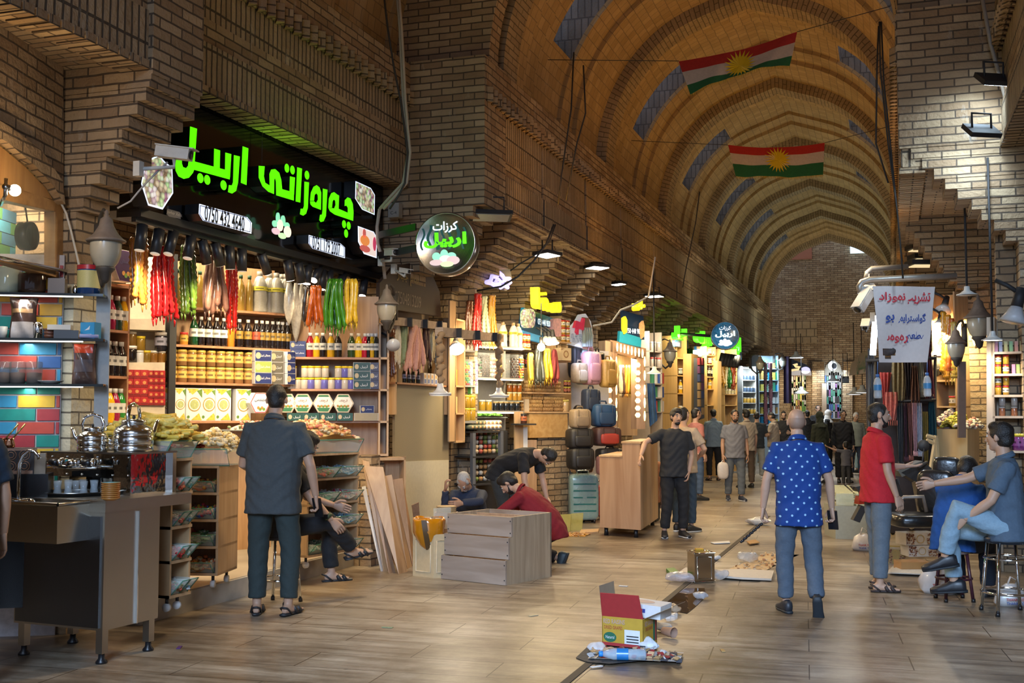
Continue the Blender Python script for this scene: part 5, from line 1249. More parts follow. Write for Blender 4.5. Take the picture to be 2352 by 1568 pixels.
o=mb.build('window_1',WT);o['kind']='structure'
mb=MB();wq(mb,[(-60,300),(0,335),(60,385),(105,432),(122,458),(0,425),(-60,408)],.05);o=mb.build('window_1_tympanum',WTZ);o['kind']='structure'
mb=MB();wq(mb,[(-60,585),(128,632),(128,484),(-60,440)],.006);o=mb.build('window_1_pane',mat((.5,.6,.6),.03,alpha=.15,var=0));o['kind']='structure'
mb=MB();rg=random.Random(3);aw=PW.at(-160,0,.40);bw_=PW.at(150,0,.35);aw.z=bw_.z=0
for r_ in range(7):
 for c in range(7):p0=aw+PW.t*(c*.24+(.12 if r_%2 else 0))+V((0,0,2.36+r_*.085));mb.slab([p0,p0+PW.t*.232,p0+PW.t*.232+V((0,0,.079)),p0+V((0,0,.079))],PW.n*.05,rg.randrange(4))
o=mb.build('wall_stall_inner',[mat(c,.6,var=.2)for c in((.02,.12,.22),(.20,.03,.03),(.04,.16,.05),(.03,.2,.3))]);o['kind']='structure'
mb=MB()
top=[PW.hit(x,y,-.0)for x,y in((-60,292),(0,330),(60,380),(106,430),(124,462))]
ar=[PW.hit(x,y)for x,y in((-60,255),(0,290),(75,345),(125,415),(131,470))]
for i in range(4):mb.slab([top[i],top[i+1],ar[i+1],ar[i]],PW.n*.10-PW.n*.16)
wq(mb,[(-60,255),(0,290),(75,345),(125,415),(131,470),(146,470),(146,60),(-60,-60)],.3)
struct('wall_left_stall',mb,BRK)
mb=MB();mb.bb((-7.4,2.4,3.98),(-5.0,6.6,4.1));struct('ceiling_stall',mb,mat((.40,.24,.08),.7,var=.4,scale=3))
p=PW.hit(34,437,-.22);e=empty('bulb_lamp',p,'bare glowing bulb on a small bracket by the timber window','lamp');k=MB();k.ball(p,.036,14,10);part('bulb',k,emis((1,.86,.62),9),e);k=MB();k.tube([p-PW.t*.03,p-PW.t*.12],.018,10);k.tube([p-PW.t*.11+V((0,0,.05)),p-PW.t*.11+V((0,0,-.05)),PW.hit(2,470,0)],.012,6);part('socket',k,CHROME,e)
light('POINT',p-PW.n*.05,14,(1,.72,.4),.05)
p=PW.hit(62,542,.12);e=empty('fan',p,'round black fan hanging inside the stall window','fan');M3=PW.n.to_track_quat('Z','Y').to_matrix();k=MB();k.lathe([(.085,-.04),(.095,-.04),(.10,0),(.095,.04),(.085,.04),(.085,-.04)],p,28,M=M3);part('ring',k,BLK,e)
k=MB();k.ball(p,.02,8,6);
for i in range(5):k.slab([p+M3@V((r*math.cos(i*1.257+s),r*math.sin(i*1.257+s),zz))for r,s,zz in((.015,0,-.01),(.08,.0,-.012),(.08,.55,.014),(.015,.5,.01))],PW.n*.003)
part('blades',k,BLKM,e);k=MB();k.tube([p+V((0,0,.1)),p+V((-.02,0,.2)),p+V((-.12,.0,.32))],.006,5);part('cable',k,BLK,e)
light('SPOT',(-5.3,5.2,3.0),22,(1,.55,.14),.2,(-5.6,5.9,4),120,.8)  # amber spot without a fixture, added to warm the stall soffit
light('AREA',PW.hit(20,470,.3),6,(1,.8,.55),.3,PW.hit(40,560,.5))
k=MB();k.tube([PW.hit(-60,580,-.02),PW.hit(0,592,-.03),PW.hit(178,628,-.03)],.014,8);tag(k.build('steel_rod',CHROME),'steel rod running along the sill of the stall window','rod')
k=MB();q=[PT(x,y,7.85)for x,y in((140,466),(152,490),(163,530),(175,580),(184,620),(180,634))];k.tube(q,.008,6);tag(k.build('cable',mat((.55,.50,.42),.6)),'pale cable hanging down the pier beside the stall window','cable')
if PEOPLE:
 p=PT(-86,1200,6.3);p.z=0
 person('person at the left edge, only a navy shirt and dark trousers in view',p,TH+math.radians(38),1.62,lean=4,top=cloth((.012,.025,.045)),pants=cloth((.012,.022,.032)),fat=1.15,toplen=.04,face=False)
wall_lantern(PT(243,575,7.55),V((-.20,.18,0)),'street lantern with ribbed glass bowl on the nearest left pier, above the blue tin',s=.66)
def cctv(p,d,label,foot,L=.24,w=.085):
 0
 p=V(p);d=V(d).normalized();e=empty('cctv_camera',p,label,'camera','surveillance cameras');M=d.to_track_quat('Y','Z').to_matrix();m=mat((.50,.50,.48),.5)
 k=MB();k.box(p,(w,L,w*.85),0,0,M);part('housing',k,m,e);k=MB();k.box(p+d*.02+V((0,0,w*.48)),(w*1.25,L*1.15,.008),0,0,M);part('sunshade',k,m,e)
 k=MB();k.tube([p+d*(L*.5),p+d*(L*.5+.006)],w*.36,12);part('lens',k,BLK,e)
 k=MB();f=V(foot);k.tube([p-V((0,0,w*.42)),p-V((0,0,w*1.1)),f],.014,7);part('arm',k,m,e);k=MB();k.box(f,(.05,.05,.10));part('wall_plate',k,m,e)
 return e
cctv(PT(400,352,7.65),(.80,.15,-.12),'white box camera on an arm in front of the green sign',PT(318,388,7.5))
k=MB();k.tube([PT(x,y,7.6)for x,y in((385,372),(340,415),(318,440),(300,462),(270,478))],.007,6);tag(k.build('cable',mat((.4,.38,.36),.6)),'thin cable drooping from the white box camera to the lantern','cable')
# ================================================================ second pier and the small shops beyond it
FZ=Plane((-5.1,11.0),(-5.1,20.0))
def PF(px,py,d=0.0):return FZ.hit(px,py,d)
def cable(pts,r,label,col=(.45,.40,.34),cat='cable',group=None):
 k=MB();k.tube(pts,r,6);return tag(k.build('cable',mat(col,.6)),label,cat,group)
for i,(xs,c)in enumerate((((908,918,922,926,932,938,926,898,872),(.42,.36,.28)),((912,922,927,931,937,942,934,908,880),(.45,.38,.3)),((876,890,904,920,930,936,930,915,895),(.04,.035,.03)))):
 ys=(-60,60,150,230,300,350,420,450,480);cable([PT(x,y,11.75-.02*i)for x,y in zip(xs,ys)],.016 if i<2 else .011,'%s cable running down the corner left of the second pier'%('pale','second pale','black')[i],c)
cable([PT(x,y,12.0)for x,y in((872,480),(866,520),(868,560),(880,600),(884,640))],.018,'bundle of pale cables below the grey junction box')
k=MB();q=PY(908,484,11.50);k.box(q,(.13,.10,.16));e=tag(k.build('junction_box',mat((.34,.33,.29),.6)),'grey junction box marked C-4 on the second pier','box');k=MB();put_text(k,'C-4',q+V((0,-.052,-.03)),.035,(1,0,0),(0,-1,0));part('lettering',k,BLKM,e)
c=PT(1027,561,11.2);rd=(PT(1095,561,11.2)-c).length*1.05;M3=Matrix.Rotation(math.radians(-4)+TH*.5,3,'Z')@Matrix.Rotation(math.pi/2,3,'X')
RT=M3@V((1,0,0));NR=M3@V((0,0,1));UPV=V((0,0,1))
def round_sign(c,rd,dark,label,blue=False,txt=True):
 e=empty('round_sign',c,label,'sign');r3=M3
 k=MB();k.lathe([(rd,-.10),(rd*1.02,-.08),(rd*1.02,.06),(rd*.98,.075),(rd*.96,.07)],c,48,M=r3);part('rim',k,mat((.30,.28,.25),.25,.9),e)
 f=MB();f.add([c+NR*.07+(RT*math.cos(a)+UPV*math.sin(a))*rd*.97 for a in[2*math.pi*i/48 for i in range(48)]],[tuple(range(48))]);part('face',f,dark,e)
 f=MB();P=lambda x,z,d=.08:c+NR*d+RT*(x*rd)+UPV*(z*rd)
 put_text(f,'کرزات',P(.0,.52),rd*.36,RT,NR,0,.012,True,rd*.82,UPV,.01);part('lettering',f,emis((.9,.95,1),1.1),e)
 f=MB();put_text(f,'اربیـل' if False else 'اربیل',P(.0,.10),rd*.5,RT,NR,0,.04,True,rd*1.42,UPV,.01);part('lettering',f,emis((.85,.98,.9),1.1)if blue else GREEN,e)
 f=MB()
 for x,z,rx,rz_,mi in((-.28,-.42,.14,.13,0),(-.02,-.36,.13,.16,0),(.22,-.42,.16,.12,0),(-.28,-.62,.22,.10,2),(.02,-.52,.20,.13,1),(.28,-.56,.22,.14,2),(.08,-.68,.22,.09,3)):f.add([P(x+rx*math.cos(a),z+rz_*math.sin(a),.082+.002*mi)for a in[2*math.pi*i/16 for i in range(16)]],[tuple(range(16))],mi)
 part('pistachio_emblem',f,[emis((.9,.95,1),.8)]*4 if blue else[emis((.25,.72,.5),.8),emis((.75,.72,.62),.8),emis((.55,.42,.45),.8),emis((.5,.75,.4),.8)],e)
 return e,P
e,P=round_sign(c,rd,mat((.004,.012,.015),.8),'round black sign with white and green lettering on an arm from the second pier')
f=MB();rg=random.Random(2)
for i in range(7):
 x=-.75+i*.23;f.add([P(x+.06*math.sin(j*.9+i)+s*(.035+.012*(i%3)),.5-.1*j+.1*(i%2),.0735)for s,rr in((-1,range(8)),(1,range(7,-1,-1)))for j in rr],[tuple(range(16))])
part('teal_pattern',f,mat((.02,.13,.13),.35),e)
for y in(548,595):
 k=MB();a=PT(872,y,11.7);b_=P(-.95,.0);b_.z=a.z;k.slab([a,b_,b_+V((0,0,.07)),a+V((0,0,.07))],V((0,-.03,0)));part('bracket_arm',k,BLK,e)
cctv(PT(899,580,11.5),(.75,-.65,-.1),'small grey camera on the bracket left of the round black sign',PT(875,600,11.75),.2,.075)
cctv(PT(930,622,11.6),(.9,-.4,-.2),'tiny white sensor camera by the brown arched sign',PT(905,618,11.75),.13,.05)
flood(PT(1128,495,12.6),PT(1150,900,12.0),'large black floodlight, unlit, above the round black sign',0,(.46,.21),hang=None,group=None)
wall_lantern(PT(888,712,11.25),V((-.05,.30,0)),'street lantern on the second pier beside the brown arched sign',s=.62)
e=empty('arched_sign',PF(950,700),'dark brown arched shop board with faded lettering beyond the second pier','sign')
k=MB();pts=[(872,650),(905,612),(950,603),(992,628),(1010,670),(1013,727),(872,705)];k.slab([PF(x,y)for x,y in pts],(-.04,0,0));part('board',k,mat((.035,.018,.012),.4,var=.3,scale=4),e)
f=MB();put_text(f,'07504813209',PF(938,688,-.006),.135,(0,1,0),(1,0,0),0,.0,False,.72);part('lettering',f,mat((.22,.17,.13),.5),e);f=MB();put_text(f,'مام جبار',PF(937,640,-.006),.15,(0,1,0),(1,0,0),0,.02,True,.6);part('lettering',f,mat((.30,.20,.06),.5),e)
k=MB();k.slab([PF(907,884),PF(1031,884),PF(1031,1060),PF(907,1064)],(-.03,0,0));tag(k.build('particle_board',mat((.30,.25,.16),.6,var=.35,scale=140)),'large particle board sheet closing the narrow shop beyond the second pier','board')
a=PF(921,1060,-.01);b_=PF(1031,1056,-.01);k=MB();k.slab([V((a.x,a.y,.05)),V((b_.x,b_.y,.05)),b_,a],(-.03,0,0));tag(k.build('cream_board',mat((.58,.53,.40),.6)),'plain cream board standing below the particle board sheet','board')
z2=PF(960,881).z;e=empty('shelf_unit',PF(968,881),'wood shelf above the particle board with small bottles and cartons','shelf unit')
k=MB();a=FZ.at(908,z2,-.04);b_=FZ.at(1030,z2,-.04);board(k,a,b_,FZ.n,.25,.02);part('shelf',k,WOODR,e)
for px in(909,1027):
 k=MB();q=FZ.at(px,z2,-.04);k.slab([q+V((0,0,-.35)),q+V((0,.03,-.35)),q+V((0,.03,.75)),q+V((0,0,.75))],(-.2,0,0));part('side_panel',k,OAK,e)
k=MB();k.slab([a+V((-.26,0,0)),b_+V((-.26,0,0)),b_+V((-.26,0,.9)),a+V((-.26,0,.9))],(-.02,0,0));part('back_panel',k,mat((.30,.22,.14),.7),e)
for px in(929,939,949,960):bottle('syrup',(.012,.02,.015),(.02,.02,.02),(.30,.32,.45),FZ.at(px,z2,.03),.17,'small black bottle with blue label above the particle board','small black bottles')
for px in(971,979,987,996):carton(FZ.at(px,z2,.03),(.085,.06,.13),FZ.rz,(.62,.58,.55),'small white carton with coloured print beside the black bottles','small white cartons',(.60,.55,.5),deco=lambda f,w,h,y:(poly(f,[(-w*.3,y,h*.1),(w*.3,y,h*.1),(w*.3,y,h*.45),(-w*.3,y,h*.45)],1),disc(f,0,h*.7,w*.25,y,2),[mat((.1,.15,.35),.5),mat((.5,.25,.05),.5)])[-1])
for px in(1005,1019):bottle('milk',(.55,.53,.5),(.6,.58,.55),None,FZ.at(px,z2,.05),.26,'white milk bottle at the right end of the shelf above the particle board','white milk bottles')
def beam(a,b_,h,label,d=.09):
 k=MB();k.slab([a,b_,b_+V((0,0,-h)),a+V((0,0,-h))],(-d,0,0));e=tag(k.build('wood_beam',WOODG),label,'beam')
 for f in(.2,.5,.8):
  q=MB();c=V(a).lerp(V(b_),f);q.box(c+V((0,0,-h/2)),(.10+d*2-.08,.02,h+.012));q.v=[(x-d/2,y,z)for x,y,z in q.v];part('clamp',q,BLKM,e)
 return e
beam(PF(911,728,-.15),PF(1027,741,-.15),.085,'grey wood beam with hooks carrying the hanging sujuk strings')
beam(PF(1018,751,-.75),PF(1157,768,-.75),.09,'lower grey wood beam carrying two rope lamps')
for x0,x1,y0,y1,col,st,nn,r,nm in((893,909,755,866,(.16,.055,.02),'bead',2,.022,'dark brown beaded strings at the left'),(899,921,743,838,(.62,.60,.55),'dry',4,.022,'white sujuk strings'),(919,937,743,835,(.24,.32,.20),'dry',3,.022,'pale green sujuk strings'),(930,976,743,852,(.64,.33,.25),'dry',6,.030,'large pink sujuk strings'),(968,990,743,831,(.075,.03,.025),'dry',4,.022,'dark brown sujuk strings'),(983,998,743,837,(.48,.40,.24),'dry',3,.022,'cream sujuk strings'),(998,1013,743,834,(.22,.20,.17),'dry',3,.022,'grey sujuk strings')):
 dd=-.12 if nm.startswith('large pink')else-.08
 strands('sweet_strings',nm+' hanging from the grey beam',[PF(x0+(x1-x0)*(.3+.4*(i+.5)/nn),y0,dd)for i in range(nn)],[PF(x0+(x1-x0)*(i+.5)/nn,y1-6*(i%3),dd-.03*(i%2))for i in range(nn)],r,col,st,'sujuk strings on the grey beam',seed=x0)
def rope_lamp(px,y0,y1,y2,d,label):
 a=PF(px,y0,d);b_=PF(px,y1,d);c=PF(px,y2,d);h=b_.z-c.z;e=empty('rope_lamp',a,label,'lamp','rope lamps');k=MB();n=26
 pts=[a.lerp(b_,i/n)+V((math.sin(i*1.1)*.012,math.cos(i*1.1)*.012,0))for i in range(n+1)];k.tube(pts,[.032+.012*math.sin(i*1.9)+(.02 if i in(8,9,18)else 0)for i in range(n+1)],8);part('rope',k,mat((.30,.20,.11),.9,bump=.5),e)
 k=MB();k.lathe([(.03,h),(.034,h*.7),(.05,h*.45),(.09,h*.18),(.115,.03),(.115,0),(0,.012)],c,20);part('shade',k,mat((.62,.62,.62),.4),e)
 k=MB();k.lathe([(.105,-.002),(0,-.004)],c,16);part('lens',k,emis((1,.92,.8),1.2),e)
rope_lamp(1011,764,880,908,-.72,'white cone lamp on a thick rope in front of the particle board');rope_lamp(1146,768,890,912,-.78,'white cone lamp on a thick rope before the candy dispensers')
def clamp_spot(p,aim,label,on=0,s=1.0,en=0):
 p=V(p);d=(V(aim)-p).normalized();e=empty('clamp_spotlight',p,label,'spotlight','clip spotlights');k=MB();k.tube([p-d*.14*s,p],[.034*s,.042*s],12);part('holder',k,BLKM,e)
 k=MB();k.tube([p,p+d*.05*s,p+d*.11*s],[.04*s,.06*s,.095*s],16);part('reflector',k,mat((.55,.55,.55),.4),e);k=MB();k.tube([p+d*.108*s,p+d*.112*s],.088*s,16);part('lens',k,emis((1,.9,.75),on)if on else mat((.6,.6,.6),.2),e)
 k=MB();q=p-d*.1*s;k.tube([q,q+V((-.08,0,.06))*s,q+V((-.16,0,.10))*s],.016*s,6);part('arm',k,BLKM,e)
 if en:light('SPOT',p+d*.13*s,en,(1,.85,.6),.06,aim,100,.6)
clamp_spot(PF(1046,788,-.10),PF(1060,850,-.3),'lit white clip spotlight at the right of the narrow boarded shop',9,1.05,40);clamp_spot(PF(902,786,-.25),PF(915,850,-.6),'unlit grey clip spotlight left of the hanging sujuk strings',0,.75)
e=empty('cell_shelf',PF(1050,1012),'tall narrow wood cell shelf right of the particle board, lit from its left','shelf unit');zz=[PF(1050,y).z for y in(735,805,886,948,1012)];a=FZ.at(1046,1,-.08);b_=FZ.at(1067,1,-.08)
k=MB();q=FZ.at(1032,1,-.08);k.slab([V((q.x,q.y,zz[-1])),V((a.x,a.y,zz[-1])),V((a.x,a.y,zz[0]+.2)),V((q.x,q.y,zz[0]+.2))],(-.02,0,0));part('side_panel',k,OAK,e)
for z in zz:k=MB();board(k,V((a.x,a.y,z)),V((b_.x,b_.y,z)),FZ.n,.22,.02);part('shelf',k,OAK,e)
for q in(a,b_):k=MB();k.slab([V((q.x,q.y-.015,zz[-1]-.02)),V((q.x,q.y+.015,zz[-1]-.02)),V((q.x,q.y+.015,zz[0])),V((q.x,q.y-.015,zz[0]))],(-.22,0,0));part('side_panel',k,OAK,e)
k=MB();k.slab([V((a.x-.22,a.y,zz[-1])),V((b_.x-.22,b_.y,zz[-1])),V((b_.x-.22,b_.y,zz[0])),V((a.x-.22,a.y,zz[0]))],(-.01,0,0));part('back_panel',k,WOODP,e)
for i,(z_,c)in enumerate(((2,(.45,.25,.04)),(3,(.5,.45,.2)))):carton(V((a.x-.10,(a.y+b_.y)/2,zz[z_])),(.12,.08,.2),FZ.rz,c,'yellow packet standing in the %s cell of the narrow wood shelf'%('middle','lower')[i],None,name='packet')
Q3=Plane(PT(1066,900,14.5),PT(1204,900,15.3));GRYC=mat((.24,.23,.22),.5)
z3=unit('display_shelf',Q3,1092,1204,(943,867,795),'grey display shelves of candy dispensers and bottles in the third shop',GRYC,.35,mat((.30,.28,.25),.5),zlo=.9,ztop=2.75,posts=False,th=.03)
for i in range(3):
 a=Q3.at(1092,z3[i]-.035,-.01);b_=Q3.at(1200,z3[i]-.035,-.01);k=MB();b2=V((0,0,.012));k.slab([a,b_,b_+b2,a+b2],Q3.n*.012);tag(k.build('led_strip',emis((1,.93,.8),4)),'LED strip under the %s grey shelf of the third shop'%('lowest','middle','top')[i],'light strip','LED strips of the third shop')
light('AREA',Q3.hit(1140,800,-.35),12,(1,.86,.6),.5,Q3.hit(1140,880,.3),size_y=1.2);light('AREA',Q3.hit(1140,950,-.9)+V((0,0,.9)),26,(1,.82,.5),.8,Q3.hit(1140,1020,.2),size_y=1.0)
def dispenser(px,z,w,h,cols,label,group,pl,d=.08,shape='ball',sz=.028):
 p=pl.at(px,z,d);k=MB();k.lathe([(w,0),(w,h)],p,16);o=tag(k.build('candy_dispenser',mat((.75,.8,.8),.04,alpha=.16,var=0)),label,'dispenser',group);rg=random.Random(px)
 if cols:
  q=MB();nl=int(h*.92/(sz*.85))
  for j in range(nl):
   for m_ in range(7):a=2*math.pi*(m_+.5*(j%2))/7;q.ball(p+V((math.cos(a)*w*.74,math.sin(a)*w*.74,sz*.5+j*sz*.85)),sz*.52,6,4,rg.randrange(len(cols)))
  q.lathe([(w*.6,0),(w*.6,h*.92)],p,8,rg.randrange(len(cols)))
  c=q.build('candies',[mat(x,.3,coat=.3)for x in cols]);c.parent=o;c['kind']='stuff'
 return o
MULTI=[(.5,.05,.05),(.6,.45,.04),(.08,.3,.10),(.05,.15,.4),(.6,.25,.04)];CHOC=[(.035,.015,.01),(.06,.025,.015)]
for i,(px,cl,nm)in enumerate(((1097,[(.04,.10,.05),(.03,.02,.015),(.3,.25,.2)],'green and brown sweets'),(1107,CHOC,'chocolate drops'),(1116,CHOC,'dark chocolate drops'),(1128,[(.5,.2,.2),(.35,.4,.4),(.45,.4,.3)],'large pastel balls'),(1143,[(.6,.42,.03),(.5,.3,.02)],'yellow sweets'),(1163,None,'nothing, standing empty'),(1182,CHOC,'chocolate balls'),(1195,MULTI,'mixed bright sweets'))):
 dispenser(px,z3[1],.055 if px<1190 else .04,.32,cl,'clear dispenser tube of %s on the middle grey shelf'%nm,'candy dispensers on the grey shelf',Q3,sz=.03 if 'drop' in nm else .04 if 'large' not in nm else .062)
for i,(px,cl,nm)in enumerate(((1071,MULTI,'bright mixed sweets'),(1080,[(.3,.45,.5),(.5,.5,.5),(.45,.25,.3)],'pale blue and white sweets'),(1090,[(.2,.08,.25),(.3,.2,.35)],'purple sweets'))):dispenser(px,Q3.hit(1080,886).z,.042,.33,cl,'clear dispenser of %s left of the grey shelves'%nm,'dispensers at the left of the third shop',Q3,-.12,sz=.03)
k=MB();a=Q3.at(1066,Q3.hit(1080,886).z,-.2);b_=Q3.at(1094,Q3.hit(1080,886).z,-.2);board(k,a,b_,Q3.n,.2,.02);k2=tag(k.build('shelf',GRYC),'short grey shelf carrying the three left dispensers','shelf')
k=MB();zq=Q3.hit(1080,807).z;board(k,Q3.at(1066,zq,-.2),Q3.at(1092,zq,-.2),Q3.n,.2,.02);tag(k.build('shelf',GRYC),'short grey shelf carrying the three corked milk bottles','shelf')
for px,z,d in((1071,zq,-.1),(1079,zq,-.1),(1087,zq,-.1),(1155,z3[2],.08),(1179,z3[2],.05),(1190,z3[2],.12)):bottle('milk',(.58,.52,.44),(.35,.22,.10),(.62,.45,.03),Q3.at(px,z,d),.33,'white bottle with burlap cap and yellow label %s'%('at the left of the third shop' if px<1100 else 'on the top grey shelf'),'burlap capped bottles %s'%('left' if px<1100 else 'top'))
for x0,x1,y0,y1,col,nm in((1070,1086,690,790,(.10,.035,.018),'dark brown'),(1087,1107,674,792,(.42,.02,.015),'bright red'),(1107,1122,680,790,(.46,.48,.30),'white and green'),(1122,1141,678,792,(.50,.24,.03),'orange')):
 strands('sweet_strings','%s beaded strings hanging over the third shop'%nm,[Q3.hit(x0+(x1-x0)*(.3+.4*(i+.5)/4),y0,-.25)for i in range(4)],[Q3.hit(x0+(x1-x0)*(i+.5)/4,y1-8*(i%2),-.25-.04*(i%2))for i in range(4)],.030,col,'bead','beaded strings over the third shop',seed=x0)
PKL=(.34,.20,.02)
zl=Q3.hit(1080,966).z
k=MB();board(k,Q3.at(1064,zl,-.25),Q3.at(1094,zl,-.25),Q3.n,.25,.03);tag(k.build('shelf',GRYC),'grey shelf with stacked pickle jars at the left of the third shop','shelf')
for px in(1071,1083):
 for j in range(2):bottle('jar',PKL,(.62,.45,.03),None,Q3.at(px,zl+j*.165,-.12),.16,'large pickle jar with yellow lid, stacked two high','large pickle jars','jar')
carton(Q3.at(1086,zl+.34,-.12),(.13,.06,.16),Q3.rz,(.10,.35,.10),'green and white printed carton on the pickle jars',None,(.45,.5,.42))
for i,px in enumerate((1107,1122)):bottle('jar',PKL,(.5,.48,.42),None,Q3.at(px,z3[0],.08),.14,'pickle jar with pale lid on the lowest grey shelf','pickle jars on the grey shelf','jar')
for i,px in enumerate((1138,1150,1162,1174,1187)):bottle('jar',(.012,.014,.018),(.34,.23,.10),None,Q3.at(px,z3[0],.06),.12,'black jar with burlap cover on the lowest grey shelf','burlap covered jars','jar')
for j in range(2):
 for px in(1170,1181,1192):bottle('jar',(.26,.07,.008)if j else(.38,.2,.03),(.6,.52,.3),None,Q3.at(px,z3[0]+.14+j*.115,.12),.11,'%s jar stacked at the right of the grey shelves'%('amber honey' if j else 'nut and honey'),'%s jars'%('amber honey' if j else 'nut and honey'),'jar')
k=MB();board(k,Q3.at(1164,z3[0]+.135,.02),Q3.at(1202,z3[0]+.135,.02),Q3.n,.25,.015);tag(k.build('shelf',GLASS),'small glass shelf under the honey jars','shelf')
e=empty('display_case',Q3.at(1122,.3),'black framed glass case filled with small cups of sweets in the third shop','display case');zc=[Q3.hit(1115,y,-.35).z for y in(1110,1047,990)]
for i,z in enumerate(zc):k=MB();board(k,Q3.at(1086,z,-.35),Q3.at(1166,z,-.35),Q3.n,.4,.02);part('frame_rail',k,BLKM,e)
for px in(1086,1150):k=MB();a=Q3.at(px,1,-.35);k.slab([V((a.x,a.y,.2)),V((a.x,a.y,.2))+Q3.t*.05,V((a.x,a.y,zc[2]))+Q3.t*.05,V((a.x,a.y,zc[2]))],Q3.n*.05);part('frame_post',k,mat((.10,.11,.13),.4),e)
k=MB();a=Q3.at(1086,.2,-.0);b_=Q3.at(1166,.2,-.0);k.slab([a,b_,V((b_.x,b_.y,zc[2])),V((a.x,a.y,zc[2]))],Q3.n*.03);part('back_panel',k,BLKM,e)
rg=random.Random(9)
for j,(zb,nn)in enumerate(((zc[0],4),(zc[1],5))):
 for r_ in range(nn):
  for px in range(1094,1146,10):
   k=MB();p=Q3.at(px,zb+.03+r_*(zc[1]-zc[0]-.05)/nn,-.25+.03*r_);k.lathe([(.022,0),(.032,.035),(.02,.05),(0,.052)],p,8)
   tag(k.build('sweet_cup',mat(rg.choice([(.55,.42,.28),(.4,.08,.05),(.5,.48,.42),(.2,.25,.06),(.42,.22,.08)]),.4)),'small cup of sweets in the black framed glass case','cup','cups of sweets in the case')
for px in range(1086,1152,9):
 for j in range(2):k=MB();p=Q3.at(px,zc[2]+.05+.055*j,-.3+.08*j);k.tube([p,p+Q3.n*.25],.03,10);k.tube([p-Q3.n*.001,p],.02,8,1);tag(k.build('sweet_roll',[mat((.62,.58,.52)if px>1120 else(.12,.13,.08),.6),mat((.5,.3,.15),.6)]),'rolled sweet dusted white, lying on the glass case' if px>1120 else 'dark rolled sweet lying on the glass case','sweet roll','rolls on the glass case '+('white' if px>1120 else 'dark'))
heap('garnish_strip',Q3.at(1090,zc[2]+.16,-.05),Q3.t*.42,Q3.n*.1,5,5,lambda u,v:.04,[(.10,.30,.03),(.16,.42,.06)],.03,'strip of bright green artificial grass above the rolled sweets','artificial grass',4,200,'stick')
k=MB();board(k,Q3.at(1088,zc[2]+.175,-.06),Q3.at(1166,zc[2]+.175,-.06),Q3.n,.2,.01);tag(k.build('glass_shelf',GLASS),'glass shelf under the artificial grass','shelf')
for i,(x0,x1,y0,y1,m_)in enumerate(((1183,1202,945,1130,OAK),(1202,1212,980,1112,WHITE_),(1212,1233,1010,1132,WOODP))):
 k=MB();pl=Plane(PT(1180,900,15.0),PT(1235,900,15.2));a=pl.at(x0,.1);b_=pl.at(x1,.1);k.slab([a,b_,V((b_.x,b_.y,pl.hit(x1,y0).z)),V((a.x,a.y,pl.hit(x0,y0).z))],pl.n*.03);tag(k.build('upright_board',m_),'%s board standing upright left of the low brick counter'%('wide oak','narrow white','brown')[i],'board')
Q4=Plane(PT(1196,900,15.6),PT(1312,900,16.3))
k=MB();a=Q4.at(1236,0,.0);b_=Q4.at(1311,0,.0);zt=Q4.hit(1270,1004).z;k.slab([a,b_,V((b_.x,b_.y,zt)),V((a.x,a.y,zt))],Q4.n*.5);o=struct('wall_counter',k,BRK)
z4=[Q4.hit(1250,y).z for y in(945,901,826,781)]
e=empty('wood_counter',V((a.x,a.y,zt)),'oak fronted counter and shelves on the low brick wall of the fourth shop','counter')
k=MB();k.slab([Q4.at(1216,zt,-.04),Q4.at(1304,zt,-.04),Q4.at(1304,z4[0]-.02,-.04),Q4.at(1216,z4[0]-.02,-.04)],Q4.n*.4);part('front_panel',k,wood((.46,.26,.09),(.60,.38,.16),.6,axis='X'),e)
for i,(z,x0,x1)in enumerate(zip(z4,(1196,1200,1268,1285),(1308,1312,1312,1312))):k=MB();board(k,Q4.at(x0,z,-.06+.03*i),Q4.at(x1,z,-.06+.03*i),Q4.n,.35,.02);part('shelf',k,OAK,e)
k=MB();a=Q4.at(1272,1,.1);k.slab([V((a.x,a.y,z4[1])),V((a.x,a.y,z4[1]))+Q4.t*.05,V((a.x,a.y,z4[3]+.05))+Q4.t*.05,V((a.x,a.y,z4[3]+.05))],Q4.n*.15);part('post',k,OAK,e)
k=MB();a=Q4.at(1198,z4[0],.42);b_=Q4.at(1312,z4[0],.42);k.slab([a,b_,V((b_.x,b_.y,2.3)),V((a.x,a.y,2.3))],Q4.n*.02);part('back_panel',k,mat((.42,.27,.12),.6),e)
rg=random.Random(12)
for bi,(cx,z,nx_,nr)in enumerate(((1222,0,3,5),(1272,0,3,4),(1228,1,3,3),(1275,1,2,3))):
 for r_ in range(nr):
  for j in range(nx_):
   p=Q4.at(cx-12+j*12+rg.uniform(-2,2),z4[z]+.032+r_*.052,.05+.05*(j%2));k=MB()
   for s in range(-3,4):k.ball(p+Q4.t*(s*.03),V((.018,.034,.030)),7,5)
   k.tube([p-Q4.t*.11,p+Q4.t*.11],.02,6)
   tag(k.build('fig_roll',mat((.42,.26,.10)if rg.random()>.5 else(.34,.20,.08),.6,var=.3)),'dried fig string lying in the stacks on the %s shelf of the oak counter'%('lower','upper')[z],'dried figs','dried fig strings on the %s shelf'%('lower','upper')[z])
